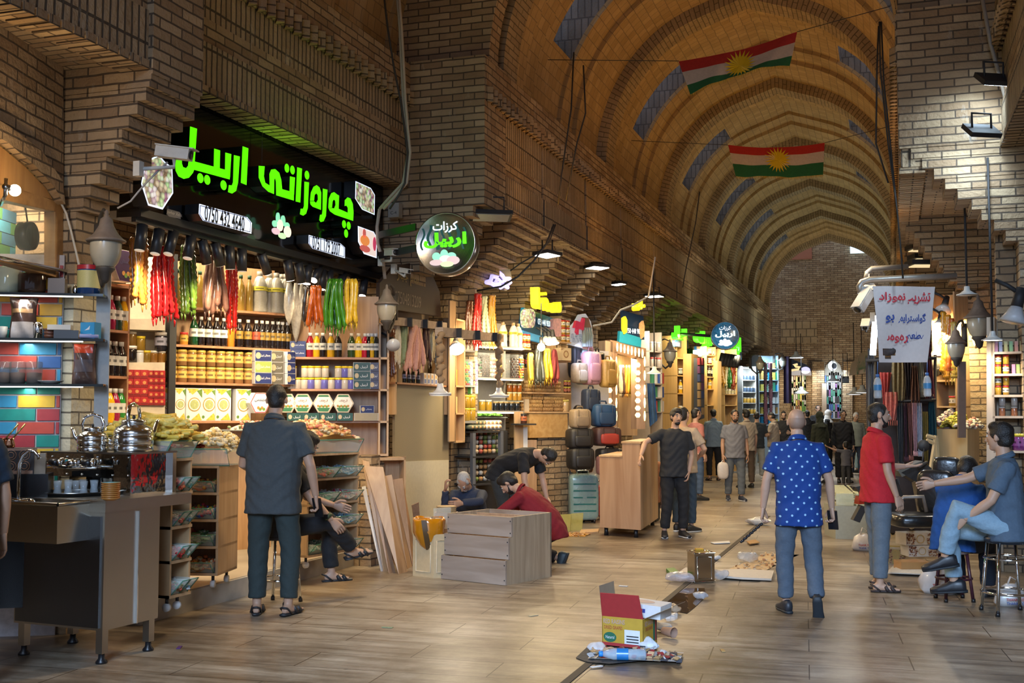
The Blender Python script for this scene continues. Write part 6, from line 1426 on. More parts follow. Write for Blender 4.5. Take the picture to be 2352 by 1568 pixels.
for x0,x1,y0,y1,col,nm,st in((1227,1250,800,880,(.07,.075,.06),'black','wrap'),(1248,1268,800,876,(.60,.38,.03),'yellow','wrap'),(1264,1283,802,878,(.22,.03,.03),'maroon','dry'),(1213,1224,810,880,(.58,.42,.06),'pale yellow','wrap')):
 strands('sweet_strings','%s sujuk strings hanging in the fourth shop'%nm,[Q4.hit(x0+(x1-x0)*(.3+.4*(i+.5)/4),y0,-.15)for i in range(4)],[Q4.hit(x0+(x1-x0)*(i+.5)/4,y1-5*(i%2),-.15-.04*(i%2))for i in range(4)],.028,col,st,'sujuk strings of the fourth shop',seed=x0)
p=Q4.hit(1243,797,-.3);e=empty('bulb_lamp',p,'dazzling bare bulb in front of the hanging strings of the fourth shop','lamp');k=MB();k.ball(p,.055,12,8);part('bulb',k,emis((1,.93,.75),22),e);k=MB();k.tube([p+V((0,0,.04)),p+V((0,0,.14))],.025,8);k.tube([p+V((0,0,.12)),p+V((0,0,.6))],.008,5);part('holder',k,BLKM,e);light('POINT',p+V((.05,-.1,0)),26,(1,.80,.45),.06)
for i,px in enumerate((1253,1262,1271)):clamp_spot(Q4.hit(px,775,-.1-.05*i),Q4.hit(px+8,830,-.3),'black clip spotlight in the fourth shop, %s from the bulb'%NTH[i],3 if i else 0,.8)
JR=(.42,.22,.03)
for px,z0_ in((1204,Q4.hit(1207,800).z),(1213,Q4.hit(1207,800).z),(1294,z4[3]-.2),(1304,z4[3]-.2)):
 for j in range(3 if px>1250 else 2):bottle('jar',JR,(.45,.03,.025),(.6,.55,.45),Q4.at(px,z4[3]+j*.105 if px>1250 else z0_+j*.105,.06),.10,'nut jar with red lid, stacked %s'%('at the right end of the fourth shop' if px>1250 else 'beside the blue sign'),'red lidded jars '+('right' if px>1250 else 'left'),'jar')
k=MB();zq=Q4.hit(1207,800).z;board(k,Q4.at(1198,zq,-.04),Q4.at(1220,zq,-.04),Q4.n,.3,.02);tag(k.build('shelf',OAK),'short oak shelf under the red lidded jars beside the blue sign','shelf')
carton(Q4.at(1293,z4[2],.0),(.22,.12,.18),Q4.rz,(.55,.42,.26),'kraft carton with round brown print on the right shelf of the fourth shop',None,(.56,.43,.27),deco=lambda f,w,h,y:(disc(f,0,h*.5,h*.3,y,1),disc(f,0,h*.5,h*.2,y-.001,2),poly(f,[(-w*.45,y,h*.8),(-w*.1,y,h*.95),(-w*.45,y,h*.95)],1),[mat((.25,.13,.06),.5),mat((.5,.38,.22),.5)])[-1])
for px in(1209,1218):bottle('syrup',DK,(.02,.02,.02),(.35,.04,.03),Q4.at(px,Q4.hit(1207,845).z,.0),.2,'dark bottle with red label left of the hanging strings','red label bottles',)
k=MB();zq=Q4.hit(1207,845).z;board(k,Q4.at(1200,zq,-.06),Q4.at(1226,zq,-.06),Q4.n,.3,.02);tag(k.build('shelf',OAK),'short oak shelf with dark bottles in the fourth shop','shelf')
for i,px in enumerate((1299,1306)):
 for j in range(2):bottle('jar',(.05,.02,.012),(.5,.42,.03),(.35,.1,.05),Q4.at(px,z4[1]+j*.09,.03),.085,'dark jam jar with yellow lid at the right of the fig stacks','dark jam jars','jar')
bottle('jar',(.5,.35,.18),(.55,.45,.1),None,Q4.at(1298,z4[0],.05),.17,'tall pale jar with yellow lid at the end of the fig stacks',None,'jar')
carton(Q4.at(1206,z4[0],.05),(.09,.07,.17),Q4.rz,(.5,.42,.32),'upright tan carton at the left end of the fig stacks',None)
bottle('jar',(.06,.02,.015),(.02,.02,.02),(.42,.12,.04),Plane(PT(1180,900,15.0),PT(1235,900,15.2)).at(1203,Q3.hit(1200,972).z,-.1),.13,'dark jar standing alone on the board left of the oak counter',None,'jar')
k=MB();pl=Plane(PT(1180,900,15.0),PT(1235,900,15.2));zq=Q3.hit(1200,972).z;board(k,pl.at(1192,zq,-.2),pl.at(1232,zq,-.2),pl.n,.2,.02);tag(k.build('shelf',BLKM),'small black shelf with one dark jar left of the oak counter','shelf')
def sign_px(pl,pts,m_,name,e,th=.05,d=0.0):k=MB();k.slab([pl.hit(x,y,d)for x,y in pts],pl.n*th);return part(name,k,m_,e)
QS=Plane((-4.95,13.6),(-4.72,17.4));e=empty('shop_sign',QS.hit(1245,790),'blue shop sign with phone number 0750 448 9830 over the fig counter','sign')
sign_px(QS,[(1196,757),(1276,782),(1276,795),(1196,775)],emis((.10,.45,.75),.35),'lower_panel',e);sign_px(QS,[(1204,706),(1282,735),(1276,785),(1196,760)],mat((.02,.16,.32),.3),'panel',e,.05,.02)
f=MB();f.slab([QS.hit(x,y,-.03)for x,y in((1233,728),(1266,739),(1267,753),(1233,742))],QS.n*.02);nb_=part('number_plate',f,mat((.01,.06,.18),.3),e);f=MB();put_text(f,'0750 448 9830',QS.hit(1250,741,-.036),.09,QS.t,-QS.n,0,.02,False,.52);part('lettering',f,emis((.7,.9,1),.9),nb_)
for i,(cx,cy,rx,ry)in enumerate(((1217,731,13,22),(1281,752,12,21))):f=MB();f.slab([QS.hit(cx+rx*(abs(math.cos(a))**.6)*(1 if math.cos(a)>0 else-1),cy+ry*(abs(math.sin(a))**.7)*(1 if math.sin(a)>0 else-1),-.06)for a in[2*math.pi*j/20 for j in range(20)]],QS.n*.06);part('picture_panel',f,NUTP if i==0 else mat((.45,.22,.2),.4,var=.9,scale=25,emit=.3,ecol=(.45,.25,.25)),e)
YEL=emis((.85,.72,.02),.95)
def blade_letters(pl,words,label,m_=YEL,d=-.22,name='shop_lettering'):
 0
 e=empty(name,pl.hit(words[0][1],words[0][2],d),label,'sign')
 for t,px,py,hp,wp in words:
  c=pl.hit(px,py,d);s_=tdist(c)/FPX;w=(pl.hit(px+wp/2,py,d)-pl.hit(px-wp/2,py,d)).length;k=MB();put_text(k,t,c,hp*s_,pl.t,-pl.n,0,.012,True,w,None,.12);part('lettering',k,m_,e)
 return e
blade_letters(QS,[('سفا',1264,690,46,54)],'tall yellow glowing lettering above the blue phone number sign')
QN=Plane((-4.95,12.9),(-4.75,15.2));e=empty('neon_sign',QN.hit(1145,650),'small violet outlined neon sign under the corbels of the third shop','sign')
sign_px(QN,[(1120,648),(1150,612),(1172,618),(1176,640),(1164,668),(1130,660)],mat((.10,.08,.06),.6),'board',e,.03,.02)
f=MB();f.tube([QN.hit(x,y,-.02)for x,y in((1117,648),(1127,645),(1130,634),(1140,636),(1146,626),(1154,633),(1158,640),(1170,640),(1172,648),(1164,654),(1166,660),(1158,655),(1150,660),(1146,652),(1136,655),(1128,650),(1117,648))],.028,8);part('tube_light',f,emis((.42,.38,1),1.3),e)
f=MB();f.tube([QN.hit(x,y,-.02)for x,y in((1137,650),(1143,640),(1152,648),(1160,644))],.022,8);part('tube_light',f,emis((.42,.38,1),1.3),e)
for i,(px,py,t_,on_,en,ax)in enumerate(((1257,583,15.3,9,110,(1235,640)),(1372,612,17.5,9,100,(1385,760)),(1421,650,19.0,10,40,(1405,760)),(1503,678,21.7,9,60,(1500,780)))):
 flood(PT(px,py,t_),PT(ax[0],ax[1]+250,t_-.1),'lit LED floodlight under the frieze, %s beyond the round black sign'%NTH[i],on_,(.34,.26)if i!=2 else(.28,.14),hang=None,e_w=en,lc=(1,.78,.40)if i!=2 else(.8,.9,1),spot=150)
cable([PT(x,y,13.6)for x,y in((1272,515),(1255,560),(1225,600),(1190,635),(1150,658),(1095,668))],.012,'black cable looping from the frieze down past the violet neon sign',(.02,.02,.02))
cable([PT(x,y,13.62)for x,y in((1276,515),(1262,555),(1230,585),(1195,605),(1172,622))],.008,'thin black cable looping behind the thicker one',(.02,.02,.02))
QL=Plane(PT(1304,900,16.6),PT(1400,900,17.2));e=empty('shop_sign',QL.hit(1340,800),'arched white luggage shop sign with red letters and a picture of bottles','sign')
sign_px(QL,[(1308,790),(1362,806),(1363,770),(1357,738),(1345,720),(1332,722),(1322,740),(1310,752),(1307,770)],mat((.50,.50,.48),.5,emit=.25,ecol=(.8,.85,.9)),'board',e);sign_px(QL,[(1338,728),(1352,730),(1362,765),(1362,806),(1340,800)],mat((.28,.14,.09),.5),'picture',e,.02,-.025)
f=MB()
for x in(1342,1347,1352,1357):f.tube([QL.hit(x,y,-.05)for y in(796,770,760,752)],[.035,.035,.02,.016],8)
part('bottle_picture',f,mat((.30,.38,.36),.3),e);f=MB()
for q in([(1320,752),(1324,736),(1340,742),(1340,757)],[(1325,762),(1327,752),(1330,752),(1329,768)],[(1337,742),(1341,730),(1344,732),(1341,758)]):f.slab([QL.hit(x,y,-.07)for x,y in q],QL.n*.05)
part('lettering',f,mat((.50,.02,.05),.4,emit=.3,ecol=(.7,.04,.1)),e);f=MB();put_text(f,'0751 447 7359',QL.hit(1324,772,-.012),.07,QL.t,-QL.n,0,0,False,.22);put_text(f,'0751 736 9420',QL.hit(1327,782,-.012),.06,QL.t,-QL.n,0,0,False,.22);part('lettering',f,mat((.12,.16,.3),.5),e)
k=MB();k.slab([QL.at(1306,.1,.35),QL.at(1398,.1,.35),QL.at(1398,2.5,.35),QL.at(1306,2.5,.35)],QL.n*.05);tag(k.build('slat_panel',mat((.42,.43,.5),.5)),'pale panel of the luggage shop behind the hanging backpacks','panel');light('AREA',QL.hit(1345,812,-.2),3,(.55,.62,1),.4,QL.hit(1345,900,.2))
def rbox(mb,c,d,rz,r=.25,mi=0):
 0
 R=Matrix.Rotation(rz,3,'Z');n=16;m_=10;vs=[]
 sg_=lambda v,p_:math.copysign(abs(v)**p_,v)
 for i in range(m_+1):
  a=-math.pi/2+math.pi*i/m_
  for j in range(n):
   g=2*math.pi*j/n;vs.append(V(c)+R@V((d[0]/2*sg_(math.cos(a),r)*sg_(math.cos(g),r),d[1]/2*sg_(math.cos(a),r)*sg_(math.sin(g),r),d[2]/2*sg_(math.sin(a),r))))
 mb.add(vs,[(i*n+j,i*n+(j+1)%n,(i+1)*n+(j+1)%n,(i+1)*n+j)for i in range(m_)for j in range(n)],mi,True)
def bag(px,pyb,d,size,col,label,group,pl=QL,cat='bag',name='travel_bag',strap=True,col2=None,z=None,rz=None):
 p=pl.hit(px,pyb,d)if z is None else pl.at(px,z,d);rz=pl.rz if rz is None else rz;R=Matrix.Rotation(rz,3,'Z');e=empty(name,p,label,cat,group);c=p+V((0,0,size[2]/2))
 k=MB();rbox(k,c,size,rz,.38);part('body',k,mat(col,.55,var=.25,scale=30,bump=.15),e)
 k=MB();rbox(k,c+R@V((0,-size[1]*.42,-size[2]*.12)),(size[0]*.7,size[1]*.35,size[2]*.55),rz,.4);part('front_pocket',k,mat(col2 or tuple(x*.75 for x in col),.55),e)
 k=MB();w=size[0]*.16;k.tube([c+R@V((-w,0,size[2]*.48)),c+R@V((-w*.8,0,size[2]*.62)),c+R@V((w*.8,0,size[2]*.62)),c+R@V((w,0,size[2]*.48))],.012,6);part('handle',k,mat(tuple(x*.5 for x in col),.6),e)
 if strap:
  for s in(-1,1):k=MB();k.tube([c+R@V((s*size[0]*.25,-size[1]*.5,size[2]*.45)),c+R@V((s*size[0]*.25,-size[1]*.53,0)),c+R@V((s*size[0]*.25,-size[1]*.5,-size[2]*.45))],.018,6,sq=.3);part('strap',k,mat(tuple(x*.6 for x in col),.6),e)
 return e
bag(1322,868,.1,(.20,.16,.46),(.02,.02,.022),'black backpack hanging leftmost under the luggage sign','hanging backpacks',name='backpack');bag(1331,880,-.05,(.26,.16,.30),(.42,.33,.22),'tan and white backpack hanging second under the luggage sign','hanging backpacks',name='backpack',col2=(.5,.45,.38))
bag(1343,884,.08,(.30,.2,.52),(.30,.40,.50),'pale blue backpack hanging third under the luggage sign','hanging backpacks',name='backpack');bag(1357,884,-.04,(.32,.2,.50),(.58,.30,.33),'pink backpack hanging under the luggage sign','hanging backpacks',name='backpack',col2=(.55,.28,.31));bag(1372,872,.12,(.22,.18,.42),(.015,.015,.02),'black backpack hanging behind the pink one','hanging backpacks',name='backpack')
bag(1396,890,-.1,(.28,.18,.42),(.52,.30,.07),'mustard yellow backpack hanging beside the honeycomb frame',None,name='backpack',col2=(.48,.27,.06))
QB=Plane(PT(1300,900,15.6),PT(1425,900,15.9));zb=QB.hit(1330,1078).z
bag(1333,1078,.0,(.36,.26,.30),(.014,.013,.013),'black travel bag, lowest of the left stack of bags','stack of travel bags',QB);bag(1331,1030,.02,(.36,.26,.28),(.016,.014,.014),'black travel bag in the middle of the left stack','stack of travel bags',QB);bag(1332,984,.02,(.28,.22,.27),(.26,.19,.12),'brown and beige checked travel bag on top of the left stack','stack of travel bags',QB)
bag(1357,948,.22,(.24,.22,.34),(.012,.022,.05),'dark navy backpack behind the checked travel bag','stack of travel bags',QB,name='backpack');bag(1385,980,.1,(.34,.26,.32),(.012,.05,.13),'blue travel bag on the right stack of bags','stack of travel bags',QB);bag(1392,1024,.08,(.40,.26,.27),(.055,.022,.02),'dark brown travel bag with red stripe under the blue one','stack of travel bags',QB,col2=(.30,.03,.02));bag(1400,1062,.06,(.38,.24,.2),(.012,.012,.014),'black bag at the bottom of the right stack, behind the tall counter','stack of travel bags',QB)
def suitcase(px,py,size,col,label,rz=0,wrap=False,d=0):
 p=PZ(px,py);e=empty('suitcase',p,label,'suitcase');R=Matrix.Rotation(TH+rz,3,'Z');c=p+V((0,0,size[2]/2+.05));k=MB();rbox(k,c,size,TH+rz,.22);part('shell',k,mat(col,.3,coat=.5),e)
 k=MB()
 for i in range(5):k.box(c+R@V((0,-size[1]*.5,size[2]*(-.3+.15*i))),(size[0]*.8,.012,.02),TH+rz)
 part('rib',k,mat(tuple(x*.8 for x in col),.3),e)
 for sx in(-1,1):
  for sy in(-1,1):k=MB();q=p+R@V((sx*size[0]*.35,sy*size[1]*.35,.03));k.tube([q-R@V((.012,0,0)),q+R@V((.012,0,0))],.03,10);part('wheel',k,BLK,e)
 k=MB();k.tube([c+R@V((-.08,.05,size[2]*.48)),c+R@V((-.08,.05,size[2]*.48+.07)),c+R@V((.08,.05,size[2]*.48+.07)),c+R@V((.08,.05,size[2]*.48))],.012,6);part('handle',k,CHROME,e)
 if wrap:k=MB();rbox(k,c+V((0,0,.005)),[x*1.05 for x in size],TH+rz,.25);part('plastic_wrap',k,mat((.6,.72,.7),.12,alpha=.35,bump=.8,scale=14,coat=.6),e)
suitcase(1340,1200,(.40,.26,.62),(.02,.17,.16),'tall green suitcase wrapped in clear plastic beside the low brick counter',.1,True);suitcase(1372,1192,(.20,.34,.44),(.55,.012,.015),'bright red hard suitcase left of the tall wood counter',.15)
bag(1385,1090,.0,(.16,.2,.26),(.45,.22,.20),'pale pink small suitcase above the red one',None,QB,'suitcase','small_suitcase',False)
k=MB();k.slab([PZ(1293,1190),PZ(1318,1187),PT(1305,1102,16.6),PT(1286,1104,16.6)],V((0,.02,0)));tag(k.build('leaning_board',OAK),'oak board leaning at the corner of the low brick counter','board')
for i,(x0,x1,y0,y1)in enumerate(((1279,1309,1188,1222),(1309,1337,1185,1219))):
 k=MB();a=PZ(x0,y1);b_=PZ(x1,y1-2);h=.22;k.slab([a,b_,b_+V((0,.06,h)),a+V((0,.06,h))],V((0,.012,0)));tag(k.build('glass_sheet',mat((.55,.52,.16),.05,alpha=.55)),'%s yellowish glass sheet leaning by the low brick counter'%('left','right')[i],'glass sheet')
heap('debris',PZ(1275,1232),V((.35,.1,0)),V((0,.35,0)),5,5,lambda u,v:.012,[(.5,.26,.05),(.6,.4,.2),(.4,.2,.08)],.022,'scattered orange crumbs on the floor by the glass sheets','crumbs',3,90,'flake')
k=MB();k.slab([PZ(1330,1228),PZ(1374,1224),PZ(1376,1217),PZ(1335,1219)],V((0,0,.02)));tag(k.build('wood_offcut',OAK),'small wood offcut lying before the tall counter','board')
QH=Plane(PT(1402,900,18.2),PT(1488,900,18.8));e=empty('honeycomb_frame',QH.at(1440,1.0),'lit doorway frame with honeycomb cut-outs beside the mustard backpack','frame')
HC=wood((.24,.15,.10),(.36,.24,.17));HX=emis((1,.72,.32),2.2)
for x0,x1,y0,y1,n_ in((1405,1418,790,1000,0),(1462,1482,805,985,0),(1402,1484,782,818,1)):
 k=MB();a=QH.hit(x0,y1);b_=QH.hit(x1,y1);c=QH.hit(x1,y0+(14 if n_ else 6));d_=QH.hit(x0,y0);k.slab([a,b_,c,d_]if not n_ else[QH.hit(1402,808),QH.hit(1484,826),QH.hit(1484,800),QH.hit(1402,780)],QH.n*.12);part('frame_member',k,HC,e)
def hexa(pl,cx,cy,rx,ry,d=-.004):f=MB();f.slab([pl.hit(cx+rx*math.cos(math.pi/3*i),cy+ry*math.sin(math.pi/3*i),d)for i in range(6)],pl.n*.003);return f
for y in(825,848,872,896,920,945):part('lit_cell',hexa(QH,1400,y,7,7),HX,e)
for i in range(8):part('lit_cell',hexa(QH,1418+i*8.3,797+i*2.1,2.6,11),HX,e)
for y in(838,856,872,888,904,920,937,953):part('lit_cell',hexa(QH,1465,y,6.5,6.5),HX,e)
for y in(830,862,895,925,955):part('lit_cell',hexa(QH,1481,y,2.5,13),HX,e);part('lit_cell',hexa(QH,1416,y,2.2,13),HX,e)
k=MB();k.slab([QH.hit(1420,1000,.5),QH.hit(1464,1000,.5),QH.hit(1464,812,.5),QH.hit(1420,812,.5)],QH.n*.03);part('back_panel',k,OAK,e);light('AREA',QH.hit(1442,826,.1),22,(1,.8,.42),.3,QH.hit(1442,950,.3));
k=MB();k.slab([QH.hit(1390,1010),QH.hit(1408,1010),QH.hit(1408,785),QH.hit(1390,782)],QH.n*.15);part('side_panel',k,wood((.34,.24,.18),(.46,.34,.26)),e)
sign_px(QH,[(1424,760),(1474,774),(1472,800),(1422,786)],mat((.02,.30,.50),.4),'blue_fascia',e)
for x0,x1,c,nm in((1422,1428,(.5,.42,.28),'cream'),(1428,1434,(.06,.03,.02),'dark'),(1434,1442,(.6,.24,.03),'orange'),(1441,1450,(.6,.36,.04),'amber')):strands('sweet_strings','%s strings hanging inside the honeycomb frame'%nm,[QH.hit((x0+x1)/2,838,.2)]*3,[QH.hit(x0+(x1-x0)*(i+.5)/3,905,.2)for i in range(3)],.025,c,'wrap','strings inside the honeycomb frame',seed=x0)
e=empty('shop_sign',QH.hit(1455,770),'black phone number sign 0750 448 9830 above the honeycomb frame','sign');sign_px(QH,[(1430,712),(1478,726),(1480,780),(1430,765)],mat((.02,.05,.12),.3),'panel',e,.05,.05);f=MB();f.slab([QH.hit(x,y,.0)for x,y in((1441,746),(1471,755),(1471,775),(1441,766))],QH.n*.03);q=part('number_plate',f,mat((.01,.03,.08),.3),e);f=MB();put_text(f,'0750 448 9830',QH.hit(1456,760,-.006),.085,QH.t,-QH.n,0,.015,False,.42);part('lettering',f,emis((.7,.85,1),.8),q)
for pts,m_ in(([(1431,730),(1437,726),(1441,735),(1441,762),(1435,767),(1431,755)],YEL),([(1472,742),(1478,736),(1481,750),(1480,772),(1474,778),(1471,760)],mat((.55,.3,.12),.4,var=.8,scale=30,emit=.5,ecol=(.6,.35,.15)))):sign_px(QH,pts,m_,'picture_panel',e,.04,-.03)
blade_letters(QH,[('ملح',1473,702,24,20)],'yellow glowing lettering above the honeycomb frame',d=.0)
cable([PT(x,y,17)for x,y in((1505,590),(1490,680),(1455,700),(1425,712),(1405,740),(1362,748))],.014,'white cable looping from the frieze to the luggage sign',(.6,.58,.52))
# ================================================================ joinery work in the street
N=PZ(1161,1345);Lc=PZ(1013,1329);Rc=PZ(1245,1321);fx=(Lc-N);fw=fx.length;fx.normalize();sd=V((-fx.y,fx.x,0));sd=sd if sd.dot(Rc-N)>0 else-sd;sl=(Rc-N).dot(sd);hh=1.5-(1187-954)/2613*tdist(N)-.0
TXG=wood((.27,.20,.15),(.42,.34,.28),.5,.6,'X')
e=empty('stepped_cabinet',(N+Lc)/2,'unfinished stepped wood cabinet lying open on the floor between the three working men','cabinet')
def C(a,s,z):return N+fx*a+sd*s+V((0,0,z))
st=(0.0,.045,.09);zb=[0,hh*.37,hh*.70,hh]
rzc=math.atan2(fx.y,fx.x)
for i in range(3):
 k=MB();c=C(fw/2,st[i]+.01,(zb[i]+zb[i+1])/2)-V(N);k.box((0,0,0),(fw,.02,zb[i+1]-zb[i]-.006));o=k.build('front_board',TXG);o.location=N+c;o.rotation_euler=(0,0,rzc);o.parent=e;o.matrix_parent_inverse=e.matrix_basis.inverted()
 for a in(.012,fw-.012):
  for f in(.2,.8):k=MB();k.ball(C(a,st[i]-.002,zb[i]+(zb[i+1]-zb[i])*f),.006,6,4);part('screw',k,BLKM,e)
for a in(.0,fw-.02):
 k=MB();P=[C(a,st[0]+.02,0),C(a,st[0]+.02,zb[1]),C(a,st[1]+.02,zb[1]),C(a,st[1]+.02,zb[2]),C(a,st[2]+.02,zb[2]),C(a,st[2]+.02,hh),C(a,sl,hh),C(a,sl,0)];k.slab(P,fx*.02);part('side_panel',k,wood((.34,.25,.16),(.48,.37,.25)),e)
k=MB();k.slab([C(0,sl-.02,0),C(fw,sl-.02,0),C(fw,sl-.02,hh),C(0,sl-.02,hh)],sd*.02);part('back_panel',k,TXG,e)
for f in(.35,.65):k=MB();k.slab([C(.02,st[2]+(sl-st[2])*f,.02),C(fw-.02,st[2]+(sl-st[2])*f,.02),C(fw-.02,st[2]+(sl-st[2])*f,hh-.02),C(.02,st[2]+(sl-st[2])*f,hh-.02)],sd*.015);part('divider',k,WOODP,e)
PLK=[((875,1312),(880,1311),(840,1116),(831,1118),WHITE_,'white edged plank, outermost at the left'),((881,1312),(890,1311),(848,1060),(832,1056),OAK,'oak plank at the left'),((893,1317),(908,1314),(860,1080),(842,1072),WOODP,'brown plank'),((916,1319),(936,1312),(880,1072),(836,1070),OAK,'wide oak plank'),((905,1270),(915,1270),(868,1090),(861,1092),mat((.70,.62,.48),.6),'narrow pale batten'),((936,1306),(947,1300),(900,1090),(880,1094),OAK,'oak plank behind the trash bin'),((948,1300),(958,1292),(925,1098),(902,1102),WOODL,'wide reddish plank at the right'),((925,1268),(931,1268),(895,1174),(888,1172),GRYC,'grey edged strip'),((965,1190),(971,1188),(962,1153),(946,1160),WOODP,'short brown board at the far right')]
for i,(a,b_,c,d_,m_,nm)in enumerate(PLK):
 A_=PZ(*a);B_=PZ(*b_)if a[1]>1255 else None
 if a[1]<1255:A_=PZ(a[0],1285);B_=PZ(b_[0],1284)
 t_=min(tdist(A_)+.28,11.3)if i not in(4,7)else tdist(A_)+.1
 k=MB();k.slab([A_,B_,PT(*c,t_),PT(*d_,t_)],V((-.012,.016,.0)));tag(k.build('plank',m_),nm+' in the bundle leaning by the second pier','plank','planks leaning by the second pier')
e=empty('open_box',PF(900,1180),'open fronted wood box standing behind the leaning planks','box');pb=Plane(PT(868,900,11.6),PT(932,900,11.7));z1=pb.hit(900,1050).z
for q in(([868,.0],[932,.0],[932,.03],[868,.03]),):pass
for x0,x1,za,zb_ in((868,932,z1-.03,z1),(868,932,.0,.03),(868,872,0,z1),(928,932,0,z1)):k=MB();k.slab([pb.at(x0,za),pb.at(x1,za),pb.at(x1,zb_),pb.at(x0,zb_)],pb.n*.2);part('board',k,OAK,e)
k=MB();k.slab([pb.at(868,0,.2),pb.at(932,0,.2),pb.at(932,z1,.2),pb.at(868,z1,.2)],pb.n*.02);part('back_panel',k,WOODL,e)
pb=Plane(PZ(948,1322),PZ(992,1327));e=empty('waste_bin',PZ(985,1325),'waste bin made of cream cabinet doors by the planks','bin');z1=pb.hit(970,1246).z;hx=.36
a=pb.at(948,0);b_=pb.at(996,0);c=b_+pb.n*.16+pb.t*.10
for p_,q_ in((a,b_),(b_,c)):
 k=MB();k.slab([p_,q_,q_+V((0,0,.40)),p_+V((0,0,.40))],pb.n*.02);d_=part('door_panel',k,mat((.60,.46,.27),.45),e);n_=(q_-p_).cross(V((0,0,1))).normalized();r_=(q_-p_);k=MB();
 k.tube([p_+r_*.15+V((0,0,.05))+n_*.0,p_+r_*.85+V((0,0,.05)),p_+r_*.85+V((0,0,.34)),p_+r_*.15+V((0,0,.34)),p_+r_*.15+V((0,0,.05))],.008,5,cap=False);part('moulding',k,mat((.66,.54,.36),.4),d_)
bc=PT(985,1200,tdist(e.location)+.05).xy.to_3d();zt=PT(985,1192,tdist(e.location)).z;k=MB();rg=random.Random(8);n=28;vs=[]
for i,(r,z)in enumerate(((.0,zt-.30),(.05,zt-.29),(.10,zt-.22),(.145,zt-.12),(.15,zt-.03),(.152,zt),(.135,zt+.01),(.12,zt-.03),(.11,zt-.05))):
 for j in range(n):g=2*math.pi*j/n;q=r*(1+.05*math.sin(7*g+i));vs.append(bc+V((q*math.cos(g),q*math.sin(g),z+.012*math.sin(3*g+i*2))))
k.add(vs,[(i*n+j,i*n+(j+1)%n,(i+1)*n+(j+1)%n,(i+1)*n+j)for i in range(8)for j in range(n)],0,True);o=tag(k.build('orange_bag',mat((.60,.22,.005),.2,var=.25,scale=9,coat=.7,bump=.4)),'glossy orange plastic bag with a brown tape strip on the waste bin','bag')
k=MB();k.grid(lambda u,v:bc+V((0,0,zt-.28+.28*v))-FWD*(.158-.08*(1-v)**2)+RGT*(-.06+.05*u+.04*(1-v)),3,8);part('tape_strip',k,mat((.10,.055,.02),.3),o)
heap('bag_contents',bc+V((-.09,-.09,zt-.04)),V((.18,0,0)),V((0,.18,0)),5,5,lambda u,v:.02,[(.3,.2,.12),(.5,.4,.3),(.06,.05,.04)],.04,'wood scraps filling the orange bag','scraps',2,50,'flake')
k=MB();pl=Plane(PT(998,900,10.9),PT(1035,900,11.0));k.slab([pl.at(997,.42),pl.at(1035,.42),pl.at(1036,.62),pl.at(996,.62)],pl.n*.006);tag(k.build('glass_tray',GLASS),'empty glass tray standing left of the stepped cabinet','glass tray');k=MB();k.slab([pl.at(998,0,.03),pl.at(1035,0,.03),pl.at(1035,.42,.03),pl.at(998,.42,.03)],pl.n*.3);tag(k.build('crate',WOODP),'brown crate under the glass tray beside the stepped cabinet','crate')
for i in range(5):k=MB();k.lathe([(.09,0),(.1,.006),(.09,.012)],PT(1026,900,11.15).xy.to_3d()+V((0,0,.56+.013*i)),18);tag(k.build('flatbread',mat((.52,.36,.18),.7)),'round flatbread in the pile behind the glass tray','bread','pile of flatbreads')
k=MB();k.box(PT(1026,900,11.15).xy.to_3d()+V((0,0,.28)),(.22,.2,.56),TH);tag(k.build('stand',WOODP),'brown stand carrying the pile of flatbreads','stand')
c0=PZ(1378,1229);c1=PZ(1472,1236);c2=PZ(1512,1206);tx=(c1-c0).normalized();ty=(c2-c1);dl=ty.length;ty.normalize();w=(c1-c0).length;ta=tdist(c1);zl=1.5-(1050-954)/2613*ta;zh=1.5-(1018-954)/2613*ta
e=empty('tall_counter',(c0+c1)/2,'tall stepped oak counter standing on short black legs in the street','counter');k=MB();A_=lambda a,b_,z:c0+tx*a+ty*b_+V((0,0,z));P=[(0,.10),(w,.10),(w,zh),(w*.56,zh),(w*.56,zl),(0,zl)];OK2=wood((.36,.20,.11),(.48,.30,.18),.5)
k.slab([A_(a,0,z)for a,z in P],ty*.02);part('front_panel',k,OK2,e);k=MB();k.slab([A_(w,.02,.10),A_(w,dl,.10),A_(w,dl,zh),A_(w,.02,zh)],tx*-.02);part('side_panel',k,OAK,e);k=MB();k.slab([A_(0,.02,.10),A_(0,dl,.10),A_(0,dl,zl),A_(0,.02,zl)],tx*.02);part('side_panel',k,OAK,e)
k=MB();k.slab([A_(w*.54,-.01,zh),A_(w+.01,-.01,zh),A_(w+.01,dl,zh),A_(w*.54,dl,zh)],V((0,0,.025)));part('top',k,OAK,e);k=MB();k.slab([A_(-.01,-.01,zl),A_(w*.56,-.01,zl),A_(w*.56,dl,zl),A_(-.01,dl,zl)],V((0,0,.02)));part('lower_top',k,OAK,e);k=MB();k.slab([A_(0,dl,.1),A_(w,dl,.1),A_(w,dl,zl),A_(0,dl,zl)],ty*-.02);part('back_panel',k,OAK,e)
for a in(.08,w-.08):
 for b_ in(.07,dl-.07):k=MB();k.tube([A_(a,b_,0),A_(a,b_,.10)],[.028,.024],10);part('leg',k,BLK,e)
